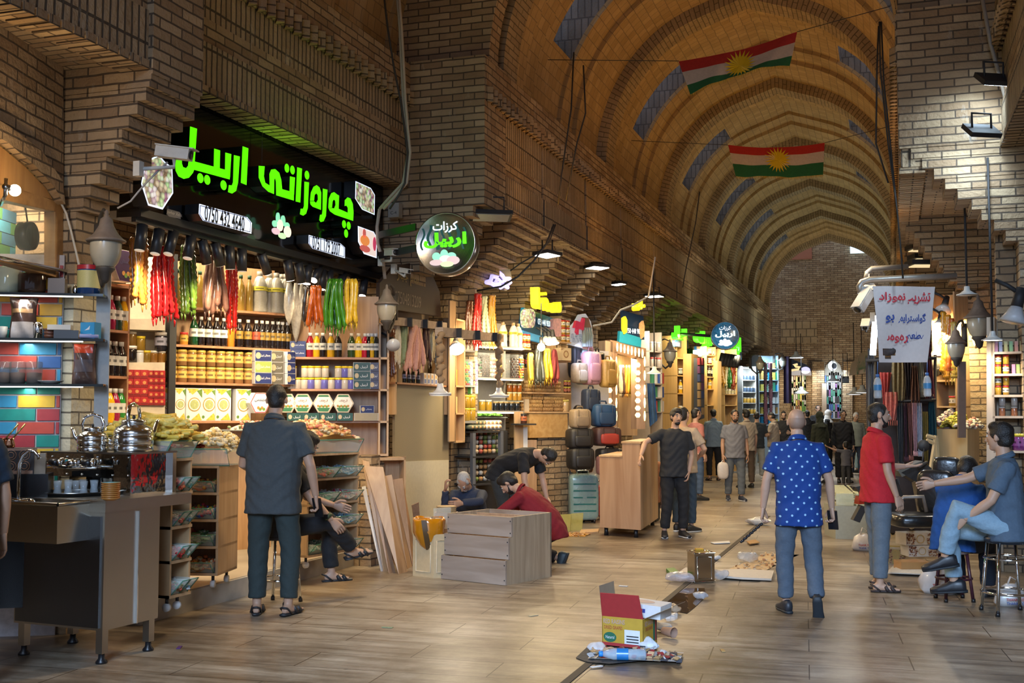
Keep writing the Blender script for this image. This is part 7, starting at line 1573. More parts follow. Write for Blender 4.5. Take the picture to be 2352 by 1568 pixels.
def crumple(name,px,py,r,col,label,cat,alpha=1.0,flat=.5,group=None,seed=0,z=0.0):
 p=PZ(px,py,z);k=MB();rg=random.Random(seed or px);k.ball(p+V((0,0,r*flat)),V((r,r*.8,r*flat)),14,10);k.v=[tuple(V(v)+V((noise.noise(V(v)*9/(r*10)),noise.noise(V(v)*8/(r*10)+V((5,0,0))),0))*r*.5+V((0,0,max(-.5*r*flat,noise.noise(V(v)*11/(r*8))*r*flat*.6))))for v in k.v];k.v=[(x,y,max(z+.002,zz))for x,y,zz in k.v];k.sm=[False]*len(k.f)
 return tag(k.build(name,mat(col,.25 if alpha<1 else .6,var=.15,alpha=alpha,coat=.3)),label,cat,group)
N=PZ(1478,1494);Lc=PZ(1383,1484);fx=(Lc-N);fw=fx.length;fx.normalize();sd=V((-fx.y,fx.x,0));sd=sd if sd.y>0 else-sd;h=.185;dp=.24
e=empty('raisin_carton',N,'open yellow and red RED RAISINS carton full of rubbish on the drain','carton');Cc=lambda a,s,z:N+fx*a+sd*s+V((0,0,z+.012));Y1=mat((.50,.30,.03),.6);RD=mat((.38,.03,.03),.6);KR=mat((.34,.26,.17),.8)
k=MB()
for P in([Cc(0,0,0),Cc(fw,0,0),Cc(fw,0,h),Cc(0,0,h)],[Cc(0,0,0),Cc(0,dp,0),Cc(0,dp,h),Cc(0,0,h)],[Cc(fw,0,0),Cc(fw,dp,0),Cc(fw,dp,h),Cc(fw,0,h)],[Cc(0,dp,0),Cc(fw,dp,0),Cc(fw,dp,h),Cc(0,dp,h)]):k.slab(P,((Cc(fw/2,dp/2,0)-(P[0]+P[1])/2)).normalized()*.006)
k.slab([Cc(0,0,0),Cc(fw,0,0),Cc(fw,dp,0),Cc(0,dp,0)],V((0,0,.005)));part('body',k,Y1,e)
for P,m_ in(([Cc(.0,0,h),Cc(fw,0,h),Cc(fw-.01,-.05,h+.155),Cc(.01,-.05,h+.155)],RD),([Cc(0,0,h),Cc(0,dp,h),Cc(-.19,dp+.02,h+.09),Cc(-.19,.02,h+.09)],KR),([Cc(fw,0,h),Cc(fw,dp,h),Cc(fw+.02,dp,h+.19),Cc(fw+.02,.0,h+.19)],KR)):k=MB();k.slab(P,V((0,.004,.002)));part('flap',k,m_,e)
fn=-sd
k=MB();k.slab([Cc(0,-.002,.0),Cc(fw,-.002,0),Cc(fw,-.002,.02),Cc(0,-.002,.02)],sd*.001,0);put_text(k,'RED RAISINS',Cc(fw*.70,-.004,h-.03),.03,-fx,fn,1,.01,False,fw*.52);put_text(k,'DRIED GRAPES',Cc(fw*.72,-.004,h-.068),.022,-fx,fn,0,0,False,fw*.44);k.slab([Cc(fw*.08,-.003,.02),Cc(fw*.45,-.003,.02),Cc(fw*.45,-.003,.11),Cc(fw*.08,-.003,.11)],sd*.001,2)
k.add([Cc(fw*.8+.045*math.cos(a),-.004,.055+.032*math.sin(a))for a in[2*math.pi*i/16 for i in range(16)]],[tuple(range(16))],3);put_text(k,'Natural',Cc(fw*.8,-.005,.055),.02,-fx,fn,2,.0,False,.06)
for i in range(3):k.slab([Cc(fw*.11,-.0045,.03+i*.018),Cc(fw*.40,-.0045,.03+i*.018),Cc(fw*.40,-.0045,.037+i*.018),Cc(fw*.11,-.0045,.037+i*.018)],sd*.001,4)
sn=-fx;put_text(k,'RED RAISINS',Cc(-.003,dp*.38,h-.035),.03,sd,sn,1,.01,False,dp*.6);put_text(k,'DRIED GRAPES',Cc(-.003,dp*.38,h-.07),.022,sd,sn,0,0,False,dp*.5);k.slab([Cc(-.002,dp*.7,.02),Cc(-.002,dp*.97,.02),Cc(-.002,dp*.97,h-.01),Cc(-.002,dp*.7,h-.01)],fx*.001,3);k.slab([Cc(-.003,dp*.84,.02),Cc(-.003,dp*.92,.02),Cc(-.003,dp*.92,h-.03),Cc(-.003,dp*.84,h-.03)],fx*.001,0)
part('printing',k,[RD,mat((.50,.33,.28),.6),mat((.7,.7,.7),.5),mat((.02,.13,.07),.5),BLKM],e)
c=Cc(fw*.22,dp*.75,h-.01);k=MB();M3=Matrix.Rotation(math.atan2(-fx.y,-fx.x),3,'Z')@Matrix.Rotation(.05,3,'Y');k.box(c+V((0,0,.05)),(.30,.2,.085),0,0,M3);o=tag(k.build('white_box',mat((.66,.66,.66),.5)),'flat white box with small red and blue mark lying on the raisin carton','box');k=MB();cc=c+V((0,0,.05));q=lambda x,z:cc+M3@V((x,-.102,z));k.add([q(.0,-.01),q(.025,-.01),q(.025,.015),q(0,.015)],[(0,1,2,3)]);k.add([q(.026,-.01),q(.045,-.01),q(.045,.015),q(.026,.015)],[(0,1,2,3)],1);q2=lambda x,y:cc+M3@V((x,y,.044));k.add([q2(.09*math.cos(a)-.02,.06*math.sin(a))for a in[i*.42 for i in range(15)]],[tuple(range(15))],2);part('print',k,[mat((.5,.02,.03),.5),mat((.03,.05,.25),.5),mat((.55,.40,.34),.5)],o)
for i,(a,s)in enumerate(((.5,.4),(.75,.35),(.6,.7),(.25,.3))):p=Cc(fw*a,dp*s,h*.7);k=MB();k.ball(p,V((.07,.06,.06)),10,7);tag(k.build('rubbish_bag',mat((.03,.03,.035),.25,bump=.6,scale=12)),'dark plastic rubbish inside the raisin carton','rubbish','rubbish in the raisin carton')
k=MB();g0=PZ(1330,1508,.004)
mt_=MB();mt_.add([PZ(x,y,.006)for x,y in((1322,1510),(1352,1482),(1420,1486),(1505,1486),(1462,1518),(1400,1524),(1350,1520))],[tuple(range(7))]);tag(mt_.build('drain_grate',mat((.05,.05,.05),.7,var=.6,scale=60,bump=.8)),'dark drain grate under the raisin carton','grate')
heap('litter',PZ(1350,1512,.01),V((.55,.08,0)),V((-.02,.28,0)),5,3,lambda u,v:.012,[(.5,.5,.5),(.35,.22,.1),(.05,.05,.06),(.55,.35,.2),(.3,.03,.03)],.026,'small mixed litter strewn on the drain grate','litter',4,130,'flake')
def lying_bottle(px,py,ang,label):
 p=PZ(px,py,.045);d=V((math.cos(ang),math.sin(ang),0));o=empty('water_bottle',p,label,'bottle');k=MB();k.tube([p-d*.14,p-d*.13,p-d*.02,p+d*.06,p+d*.10,p+d*.13],[.02,.036,.034,.036,.026,.014],14);part('body',k,mat((.5,.62,.72),.05,alpha=.45),o);k=MB();k.tube([p-d*.03,p+d*.04],.0372,14,cap=False);part('paper_label',k,mat((.02,.18,.45),.3),o);k=MB();k.tube([p+d*.125,p+d*.15],.018,10);part('cap',k,mat((.03,.25,.7),.4),o)
lying_bottle(1432,1502,TH+math.pi-.1,'empty water bottle with blue cap lying before the raisin carton')
for i,(px,py,r,c,al,nm)in enumerate(((1488,1492,.07,(.7,.72,.74),1,'crumpled white tissue at the right of the raisin carton'),(1372,1498,.06,(.62,.6,.6),1,'crumpled white paper left of the lying bottle'),(1548,1408,.07,(.45,.33,.22),.7,'clear brown tinted cup on the drain behind the white box'),(1538,1425,.06,(.7,.7,.7),.4,'clear plastic cup beside the brown tinted one'),(1520,1448,.06,(.72,.73,.72),1,'crumpled tissue beside the fallen paper cup'),(1565,1336,.15,(.66,.6,.62),.5,'clear plastic bag with red print left of the square tin'),(1650,1330,.09,(.6,.58,.56),.45,'clear crumpled tub right of the square tin'),(1608,1375,.06,(.6,.62,.66),.5,'clear crumpled plastic lying in the puddle'),(1716,1290,.10,(.6,.6,.58),.4,'clear plastic bag farther along the drain'),(1745,1205,.18,(.66,.64,.6),.9,'heap of white plastic bags on the floor beside the bald man'),(1645,1286,.05,(.66,.66,.66),.9,'white crumpled cup behind the square tin'))):crumple('plastic_litter',px,py,r,c,nm,'litter',al,.5 if r<.14 else .32)
p=PZ(1536,1462);d=V((.75,-.5,0)).normalized();k=MB();p=p+V((0,0,.034));k.tube([p-d*.05,p+d*.05],[.026,.036],14,cap=False);k.tube([p-d*.05,p-d*.048],.026,14);tag(k.build('paper_cup',mat((.45,.28,.2),.6)),'brown paper cup lying on its side right of the raisin carton','cup')
a=PZ(1590,1336);b_=PZ(1637,1336);tx=(b_-a).normalized();w=(b_-a).length;tz=1.5-(1266-954)/2613*tdist(a);M3=Matrix.Rotation(math.atan2(tx.y,tx.x)+.15,3,'Z');c=(a+b_)/2+FWD*.08;e=empty('square_tin',c,'shiny empty square tin can standing on the drain with a yellow piece on top','tin')
k=MB();k.box(c+V((0,0,tz/2)),(w,.22,tz),0,0,M3);part('body',k,mat((.55,.48,.38),.16,1.0,.12,4,bump=.25),e);k=MB()
for z in(.006,tz):k.tube([c+M3@V((x*w*.51,y*.112,z))for x,y in((-1,-1),(1,-1),(1,1),(-1,1),(-1,-1))],.008,6,cap=False)if z<.1 else None
part('lower_rim',k,CHROME,e);k=MB();k.tube([c+M3@V((x*w*.51,y*.112,tz))for x,y in((-1,-1),(1,-1),(1,1),(-1,1),(-1,-1))],.008,6,cap=False);part('upper_rim',k,CHROME,e);k=MB();k.tube([c+M3@V((x*w*.36,-.112,tz*z))for x,z in((-1,.12),(1,.12),(1,.88),(-1,.88),(-1,.12))],.006,5,cap=False);part('pressed_frame',k,CHROME,e)
k=MB();q=c+V((-.03,.1,tz+.012));k.box(q,(.07,.05,.02),.4);tag(k.build('yellow_lid',mat((.6,.32,.02),.5)),'small yellow lid lying on the square tin','lid')
k=MB();P=[PZ(x,y,.012)for x,y in((1640,1312),(1700,1310),(1778,1314),(1772,1333),(1700,1330),(1655,1326))];k.slab(P,V((0,0,.018)));tag(k.build('foam_sheet',mat((.60,.54,.46),.7,bump=.3)),'long pale foam sheet lying right of the square tin','sheet');k=MB();k.slab([PZ(x,y,.01)for x,y in((1557,1318),(1575,1306),(1600,1310),(1590,1326))],V((0,0,.015)));tag(k.build('foam_sheet',mat((.60,.54,.46),.7)),'short pale foam piece left of the square tin','sheet')
k=MB();k.slab([PZ(x,y,.01)for x,y in((1715,1244),(1735,1240),(1745,1247),(1722,1250))],V((0,0,.01)));tag(k.build('cardboard_scrap',mat((.45,.26,.10),.7)),'orange cardboard scrap on the floor by the drain','scrap');k=MB();k.slab([PZ(x,y,.006)for x,y in((1632,1246),(1675,1243),(1677,1247),(1640,1249))],V((0,0,.008)));tag(k.build('paper_scrap',WHITE_),'white paper strip on the floor beyond the square tin','scrap');k=MB();k.slab([PZ(x,y,.006)for x,y in((1530,1312),(1548,1310),(1560,1320),(1540,1322))],V((0,0,.03)));tag(k.build('green_wrapper',mat((.08,.22,.04),.4)),'green wrapper on the floor left of the square tin','scrap')
heap('litter',PZ(1660,1312,.0),V((.35,.0,0)),V((.25,1.6,0)),4,4,lambda u,v:.008,[(.55,.38,.2),(.5,.42,.3),(.35,.15,.05)],.02,'orange crumbs strewn along the drain behind the square tin','crumbs',6,110,'flake')
pd=MB();pd.add([PZ(x,y,-.002)for x,y in((1545,1402),(1527,1388),(1545,1368),(1575,1350),(1618,1350),(1622,1368),(1600,1390),(1578,1408))],[tuple(range(8))]);tag(pd.build('puddle',mat((.09,.05,.02),.02,var=.1)),'brown puddle in the drain before the square tin','puddle',None,'stuff')
for i,(px,py,c)in enumerate(((890,1440,(.30,.36,.20)),(1225,1413,(.45,.42,.3)),(412,1486,(.10,.03,.16)),(1432,1345,(.66,.66,.66)),(1370,1530,(.66,.66,.66)),(1660,1493,(.45,.28,.1)))):k=MB();p=PZ(px,py,.004);k.box(p,(.08,.025,.004),i);tag(k.build('paper_scrap',mat(c,.6)),'%s scrap on the floor %s'%(('pale green paper','beige paper','purple petal','tiny white','curled white','tan cigarette like')[i],('before the sweet shop','in mid floor','by the steel cart foot','near the tall counter','at the lower edge by the drain','right of the raisin carton')[i]),'scrap')
if PEOPLE:
 HM=mat((.05,.035,.025),.5,var=.4,scale=90)
 def at(px,py,t=None):q=PZ(px,py)if t is None else PT(px,py,t);q.z=0;return q
 P_=person
 def phone(info,i,label,off=.09):
  p=hpos(info,i,off);sh,el,wr,u,v=info['A'][i];d=(info['M'].to_3x3()@v).normalized();k=MB();M3=d.to_track_quat('Z','Y').to_matrix();k.box(p,(.075,.012,.15),0,0,M3);o=tag(k.build('phone',mat((.012,.012,.014),.15)),label,'phone');q=MB();q.box(p+M3@V((0,.0065,0)),(.07,.001,.142),0,0,M3);part('screen',q,mat((.01,.012,.02),.05),o)
 phone(near_man,1,'dark phone in the right hand of the man in grey');phone(bald_man,1,'black phone in the right hand of the bald man')
 p=hpos(bald_man,0,.10);e=empty('prayer_beads',p,'string of dark prayer beads hanging from the bald man’s left hand','beads');
 for i in range(14):k=MB();k.ball(p+V((-.012*i,.0,-.02-.011*i+.004*(i%2))),.012,8,6);part('bead',k,mat((.02,.018,.02),.15),e)
 q=at(640,1385);cross=(((-.16,1,-.04),(.0,.1,-1)),((.14,1,.10),(-.55,.55,-.65),(-.3,.9,.2)))
 sm=P_('man in black sitting on a stool with crossed legs, hidden behind the man in grey',q,TH-1.35,1.62,lean=16,pz=.64,top=BLACK,pants=BLACK,shoes='sandal',legs=cross,arms=(((-.2,.5,-1),(.1,1,-.3)),((.2,.62,-1),(-.05,.75,-.8))),hands=({},{'curl':.4}),vox=.010,head=(20,18),collar=False,hair='full',skin=SKIN)
 w=hpos(sm,1,-.05);k=MB();d=(sm['M'].to_3x3()@sm['A'][1][4]).normalized();k.tube([w-d*.016,w+d*.016],.037,12);o=tag(k.build('watch',mat((.05,.07,.03),.5)),'olive strap watch on the wrist of the seated man in black','watch');k=MB();k.box(w+V((.0,-.034,.0)),(.034,.014,.034));part('dial',k,BLK,o)
 def stool(p,seat_r,h,label,leg_m,seat_m,spread=.16,rings=(.35,),rz=0,footr=True):
  e=empty('stool',p,label,'stool');k=MB();k.lathe([(seat_r*.9,h-.05),(seat_r,h-.035),(seat_r,h-.012),(seat_r*.85,h),(0,h+.006)],p,24);part('seat',k,seat_m,e)
  for i in range(4):a=rz+math.pi/4+math.pi/2*i;u=V((math.cos(a),math.sin(a),0));k=MB();k.tube([V(p)+u*(spread*1.12),V(p)+u*(spread*.8)+V((0,0,h-.045))],.0135,8);lg=part('leg',k,leg_m,e);k=MB();k.tube([V(p)+u*spread*1.125,V(p)+u*spread*1.11+V((0,0,.03))],.017,8);part('rubber_foot',k,BLK,lg)
  for rh in rings:k=MB();f=1.12-.32*rh;k.tube([V(p)+V((math.cos(a),math.sin(a),0))*spread*f+V((0,0,h*rh))for a in[rz+2*math.pi*i/24 for i in range(25)]],.010,6,cap=False);part('ring',k,leg_m,e)
 stool(q,.16,.56,'steel legged stool under the seated man in black',CHROME,BLKM)
 SQ=(((-.25,1,.25),(.0,-.45,-1)),((.25,1,.25),(.0,-.45,-1)))
 P_('grey haired man in navy jacket crouching behind the stepped cabinet, hand at his brow',at(1085,1268),math.pi+TH-.25,1.60,lean=26,pz=.24,top=NAVY,sleeve='long',pants=BLACK,hair='short',hair_m=HAIRG,legs=SQ,arms=(((-.15,.9,-.15),(.55,.6,-.05)),((.1,.75,-.5),(-.1,.3,1.0))),hands=({'curl':.5},{'curl':.7}),head=(-6,30),vox=.009,skin=SKIN2,beard=.15)
 P_('young bearded man in maroon shirt kneeling at the right of the stepped cabinet',at(1262,1300)+V((.0,.12,0)),TH+1.25,1.62,lean=48,pz=.36,top=cloth((.20,.006,.014)),sleeve='long',pants=BLACK,beard=.6,hair='full',legs=(((-.2,1,-.05),(0,-.75,-.65)),((.2,.9,-.45),(0,-.95,-.30),(0,.35,-.9))),arms=(((-.1,.8,-.6),(.1,1,-.3)),((.1,.8,-.6),(-.1,1,-.3))),head=(8,4),vox=.009,shoe_m=mat((.03,.045,.05),.5))
 P_('man in black t-shirt bending far down in front of the third shop',at(1150,1256),math.pi+TH+1.05,1.62,lean=74,top=BLACK,pants=cloth((.03,.034,.036)),collar=False,legs=(((-.08,.25,-1),(.0,-.1,-1)),((.08,.30,-1),(0,-.12,-1))),arms=(((-.2,.15,-1),(.0,.25,-1)),((.25,.2,-1),(-.1,.2,-1))),head=(10,25),vox=.010)
 pq=PT(1046,1000,15.0);pq.z=0
 P_('man in grey trousers perched on a counter, mostly hidden by the cell shelf',pq,TH-1.3,1.6,lean=10,pz=.82,top=cloth((.06,.06,.07)),pants=cloth((.055,.055,.058)),legs=(((-.2,.9,-.1),(0,.2,-1)),((.25,.85,-.35),(-.05,-.4,-1))),arms=(((-.2,.3,-1),(.1,.8,.3)),((.2,.4,-.8),(-.1,.8,.35))),face=False)
 k=MB();k.box(pq+V((-.05,.1,.37)),(.35,.4,.74));tag(k.build('counter_block',mat((.06,.06,.065),.5)),'dark counter block carrying the man in grey trousers','counter')
 p=PT(1330,1100,16.35);p.z=0;P_('man in checked shirt standing behind the stacked travel bags, head turned right',p,math.pi+TH+.9,1.62,top=cloth((.36,.35,.33)),pants=NAVY,beard=.15,head=(-10,0),vox=.011)
 P_('young man in black t-shirt leaning on the tall oak counter, hand in pocket',at(1549,1234),math.pi+TH+.12,1.56,side=-4,top=cloth((.018,.019,.022)),pants=BLACK,hair='full',collar=False,head=(8,2),beard=.15,vox=.009,arms=(((-.22,-.06,-1),(.25,.30,-1)),((.85,.2,-.40),(.35,.5,-.65))),hands=({'curl':.5},{'curl':.3}),shoes='sneaker',legs=(((-.10,.03,-1),(.03,-.03,-1)),((.02,.06,-1),(.10,-.05,-1))))
 P_('man in beige t-shirt and dark jeans standing behind the leaning young man',at(1572,1221),TH-.7,1.58,top=cloth((.40,.31,.22)),pants=cloth((.025,.045,.07)),collar=False,hair='short',arms=(((-.3,-.2,-1),(.3,.6,-.6)),((.45,.2,-.8),(-.5,.4,-.3))),fat=1.1,shoes='sneaker')
 P_('man in salmon shirt standing by the racks behind the tall counter',at(1600,1148),TH-1.2,1.60,top=cloth((.42,.16,.13)),pants=cloth((.06,.10,.18)),collar=False,beard=.3)
 P_('man in pale blue shirt and black trousers seen from behind at the lit shop',at(1640,1103),TH+.1,1.62,top=cloth((.20,.27,.33)),pants=BLACK,shoes='sandal',sleeve='half')
 wk=P_('bearded man in grey polo and grey jeans walking nearer with a white bag',at(1689,1150),math.pi+TH+.05,1.58,fat=1.12,beard=.4,top=cloth((.17,.175,.20)),pants=cloth((.10,.115,.13)),head=(0,16),vox=.010,legs=(((-.05,.12,-1),(0,-.04,-1)),((.05,-.08,-1),(0,-.22,-1))),shoes='sneaker',shoe_m=mat((.03,.035,.05),.5),skin=SKIN2)
 p=hpos(wk,1,.10);k=MB();rbox(k,p+V((0,0,-.17)),(.20,.11,.30),TH,.6);o=tag(k.build('white_bag',mat((.55,.5,.46),.4,bump=.4)),'white plastic bag in the hand of the walking man in grey polo','bag');k=MB();k.tube([p+V((-.04,0,-.04)),p+V((0,0,.01)),p+V((.04,0,-.04))],.008,6);part('handle',k,WHITE_,o)
 P_('man in beige striped polo standing behind the walking man in grey',at(1716,1120),TH+.3,1.60,top=cloth((.38,.32,.25)),pants=cloth((.10,.07,.05)),hair='full');P_('man in dark tee and pale grey trousers seen from behind',at(1740,1102),TH-.15,1.56,top=cloth((.022,.03,.038)),pants=cloth((.34,.35,.32)),collar=False,shoes='sneaker',shoe_m=mat((.55,.55,.55),.5),arms=(((-.25,.1,-1),(.2,1,.1)),((.25,.1,-1),(-.2,1,.1))))
 P_('man in beige polo and black trousers looking down, turned to the left',at(1778,1098),TH+1.0,1.56,top=cloth((.34,.28,.22)),pants=BLACK,shoes='sandal',arms=(((-.2,.2,-1),(.2,1,.2)),((.2,.2,-1),(-.2,1,.2))),head=(0,25),fat=1.08)
 P_('man in black tee with small red chest print, looking down',at(1802,1086),math.pi+TH-.25,1.60,top=BLACK,pants=cloth((.12,.17,.2)),collar=False,beard=.4,head=(0,25),arms=(((-.3,.1,-1),(.3,.8,.0)),((.3,.1,-1),(-.3,.8,.0))))
 p=at(1802,1086)-FWD*.175+V((-.02,0,1.22));
 P_('man in pale grey shirt standing behind the one in black tee',at(1824,1066),math.pi+TH,1.62,top=cloth((.36,.37,.39)),pants=NAVY,sleeve='half',head=(0,10))
 P_('woman in olive headscarf and long coat, half hidden by the bald man',at(1885,1110),TH+.3,1.56,female=True,top=cloth((.035,.040,.022)),sleeve='long',toplen=.45,pants=cloth((.02,.02,.02)),hair='scarf',hair_m=cloth((.032,.038,.022)),collar=False,face=False)
 P_('moustached man in black traditional suit looking down at the child',at(1938,1108),math.pi+TH,1.60,top=BLACK,sleeve='long',pants=BLACK,loose=1.25,beard=-1,head=(0,18),fat=1.12,skin=SKIN2,vox=.010)
 P_('small child in grey t-shirt reaching up, seen from behind',at(1944,1118),TH+.2,.92,headk=1.35,top=cloth((.13,.13,.15)),pants=cloth((.05,.05,.05)),collar=False,arms=(((-.9,.3,.2),(-.6,.3,.3)),((.35,.1,-1),(.2,.2,-1))))
 P_('grey haired man in sage shirt standing by the motorbikes',at(1967,1096),math.pi+TH-.2,1.56,top=cloth((.20,.22,.19)),pants=NAVY,hair_m=HAIRG,sleeve='half',head=(15,25),skin=SKIN2);pq=at(1998,1092)
 P_('seated person in pale blue jeans and shirt, half hidden by the red polo man',pq+V((.1,.5,0)),TH+1.2,1.6,pz=.55,top=cloth((.2,.3,.4)),pants=LDENIM,sleeve='long',legs=(((-.15,1,-.05),(0,.05,-1)),((.15,1,-.1),(0,-.1,-1))),face=False);k=MB();k.box(pq+V((.1,.5,.24)),(.36,.36,.46));tag(k.build('crate',BLKM),'dark crate under the seated person in pale blue jeans','crate')
 p=PT(1880,1000,35.0);p.z=0;P_('man in black tee with folded arms standing at the far end of the street',p,math.pi+TH,1.78,top=BLACK,pants=cloth((.08,.12,.18)),collar=False,arms=(((-.25,.15,-1),(1,.35,.1)),((.25,.15,-1),(-1,.3,.05))));p=PT(1855,1000,33);p.z=0;P_('dark haired person far back, only the head in view',p,TH,1.62,top=BLACK);p=PT(1903,1000,34);p.z=0;P_('woman in white headscarf far back by the perfume shop',p,math.pi+TH+1,1.64,female=True,top=BLACK,sleeve='long',toplen=.3,pants=BLACK,hair='scarf',hair_m=cloth((.6,.58,.55)),collar=False)
 P_('dark haired man sitting low behind the tall oak counter',PT(1487,1100,16.4).xy.to_3d(),TH+.2,1.6,pz=.36,top=cloth((.25,.11,.06)),legs=(((-.15,1,-.05),(0,.05,-1)),((.15,1,-.1),(0,-.1,-1))),face=False);k=MB();k.box(PT(1487,1100,16.4).xy.to_3d()+V((0,0,.14)),(.3,.3,.26));tag(k.build('low_seat',BLKM),'low seat behind the tall oak counter','seat')
 q=at(2192,1378);sit=(((-.12,1,-.12),(0,.12,-1)),((.12,1,-.12),(0,.05,-1)))
 P_('man in bright blue shirt sitting hunched on the maroon stool, back half turned',q,TH-.75,1.58,lean=30,pz=.50,top=cloth((.012,.08,.30)),sleeve='half',pants=cloth((.012,.018,.03)),legs=sit,arms=(((-.2,.8,-.8),(.2,1,-.2)),((.2,.8,-.8),(-.2,1,-.2))),head=(-10,14),beard=.3,hair='full',vox=.009,fat=1.06)
 stool(q,.135,.43,'maroon legged stool with stone patterned seat under the man in blue',mat((.06,.015,.025),.35),mat((.25,.2,.19),.35,var=.6,scale=60),.14,(.42,),TH)
 q=at(2318,1408);P_('man in grey blue polo and pale jeans on the chrome bar stool',q,TH+1.30,1.66,lean=2,pz=.66,top=cloth((.075,.115,.165)),pants=LDENIM,legs=(((-.05,1,.42),(.15,.22,-1),(.1,.95,-.2)),((.22,1,-.12),(.0,-.05,-1),(.2,1,-.1))),arms=(((-.1,.5,-1),(.2,.75,-.6)),((.15,.95,-.4),(.1,1,-.18))),hands=({'curl':.5},{'curl':.5}),head=(-28,0),hair='full',vox=.008,shoe_m=mat((.015,.016,.02),.4))
 stool(q,.165,.58,'chrome bar stool with round blue seat at the right edge',CHROME,mat((.012,.022,.035),.4),.19,(.28,.72),TH)
# ================================================================ right side of the street
def goods(pl,px0,px1,z,n,kind,h,cols,cap,lab,label,group,d=.06,cat='bottle',jit=0):
 for i in range(n):
  px=px0+(px1-px0)*(i+.5)/n;bottle(kind,cols[i%len(cols)],cap,lab,pl.at(px,z,d),h,label,group,cat)
FR=mat((.42,.02,.015),.7,var=.2);FW=mat((.55,.48,.42),.7,var=.15);FG=mat((.01,.12,.04),.7,var=.2);FY=mat((.68,.48,.01),.6,var=.05)
def flag(tl,tr,br,bl,label,sag,fold,s0=.3,s1=.64,seed=0):
 e=empty('flag',tl,label,'flag','flags strung across the vault');n=(tr-tl).cross(bl-tl).normalized()
 def fn(u,v,off=0):
  p=tl.lerp(tr,u).lerp(bl.lerp(br,u),v);w=math.sin(u*11+seed+v*2)*.022+math.sin(u*25+v*6+seed)*.008
  return p+V((0,0,-sag*math.sin(math.pi*u)*(1-v*.4)))+n*(w*(.3+v)+off)+V((0,0,fold*math.sin(math.pi*min(1,u*1.0))*v**3))
 for nm,v0,v1,m_ in(('red_stripe',0,s0,FR),('white_stripe',s0,s1,FW),('green_stripe',s1,1,FG)):
  k=MB();k.grid(lambda u,v:fn(u,v0+(v1-v0)*v),40,6);part(nm,k,m_,e)
 for off in(.006,-.006):
  k=MB();vs=[fn(.5,(s0+s1)/2,off)];R1,R2=.15,.085;asp=(bl-tl).length/(tr-tl).length
  for i in range(42):a=math.pi*i/21;r=R1 if i%2==0 else R2;vs.append(fn(.5+r*math.cos(a),(s0+s1)/2+r*math.sin(a)/asp,off))
  k.add(vs,[(0,1+i,1+(i+1)%42)for i in range(42)]);part('sun_emblem',k,FY,e)
 k=MB();rg=random.Random(seed)
 for i in range(60):u=(i+.5)/60;p=fn(u,1);k.add([p,fn(u+.012,1),p+V((0,0,-.05))+n*rg.uniform(-.01,.01)],[(0,1,2)])
 part('fringe',k,mat((.40,.28,.03),.8),e,None,True)
 for a,b_ in((tl,V((XL+.05,tl.y+.2,tl.z+.25))),(tr,V((XR-.05,tr.y,tr.z+.2)))):k=MB();k.tube([a,b_],.005,4);part('line',k,BLKM,e)
flag(PT(1559,140,13.8),PT(1831,73,14.1),PT(1816,148,14.0),PT(1586,216,13.7),'nearer red, white and green flag with yellow sun, strung aslant under the vault',.05,.10,.32,.72,1)
flag(PT(1672,333,18.6),PT(1894,328,18.7),PT(1889,403,18.6),PT(1690,404,18.5),'farther red, white and green flag with yellow sun, strung level under the vault',.06,.02,.26,.60,5)
for i,(xs,t_)in enumerate(((((1318,120),(1312,250),(1290,400),(1282,470)),13.6),(((1340,150),(1345,260),(1325,330),(1300,460)),13.6),(((1607,440),(1598,510),(1575,620),(1568,660)),20),(((2020,50),(2022,160),(2040,330),(2060,480),(2072,600)),11.3),(((2024,50),(2030,190),(2048,360),(2068,560),(2074,640)),11.3),(((2018,60),(2014,160),(2012,330),(2040,420)),11.35))):cable([PT(x,y,t_)for x,y in xs],.010,'%s cable %s'%(('first','second','third','first','second','thinnest')[i],'hanging from the left vault opening over the frieze' if i<3 else 'running down beside the right pier top'),(.03,.025,.02))
for i,(px,py,rx)in enumerate(((2283,182,.36),(2255,300,.34))):
 p=PT(px,py,10.6);p=PT(px,py,10.3);aim=p+V((-.35,.65,-.95));flood(p,aim,'%s cool white LED floodlight high on the right pier'%('upper','lower')[i],12,(.30,.20),(.75,.88,1),.16,'floodlights on the right pier',42,(.62,.82,1),130)
k=MB();k.tube([PT(x,y,10.5)for x,y in((2255,-10),(2275,100),(2300,190),(2318,260),(2360,300))],.02,6);tag(k.build('cable',mat((.30,.27,.23),.6)),'grey cable passing the two cool floodlights on the right','cable')
p=PT(2346,190,10.2);k=MB();k.box(p,(.14,.06,.40));tag(k.build('white_panel_lamp',emis((.8,.92,1),2.2)),'white panel lamp at the upper right edge of view','lamp')
for i,(px,py,t_)in enumerate(((2118,568,15.5),(2125,590,15.0),(2120,604,14.6))):k=MB();k.box(PT(px,py,t_),(.38,.3,.06),TH);e=tag(k.build('floodlight',BLKM),'black floodlight housing under the right frieze, %s of three'%('top','middle','bottom')[i],'floodlight','black floodlights under the right frieze');q=MB();q.box(PT(px,py+7,t_),(.30,.24,.01),TH);part('glass_face',q,emis((1,.8,.45),.7),e)
pm_=mat((.42,.40,.36),.4,.6)
k=MB();k.tube([PT(x,y,11.7)for x,y in((1977,672),(1974,658),(1980,648),(1996,643),(2090,638),(2196,634))],.035,8);e=tag(k.build('steel_pole',pm_),'lower steel pole carrying the white banner on the right','pole');k=MB();k.tube([PT(x,y,12.1)for x,y in((1990,638),(1992,626),(2002,617),(2085,612))],.03,8);tag(k.build('steel_pole',pm_),'upper steel pole behind the white banner','pole')
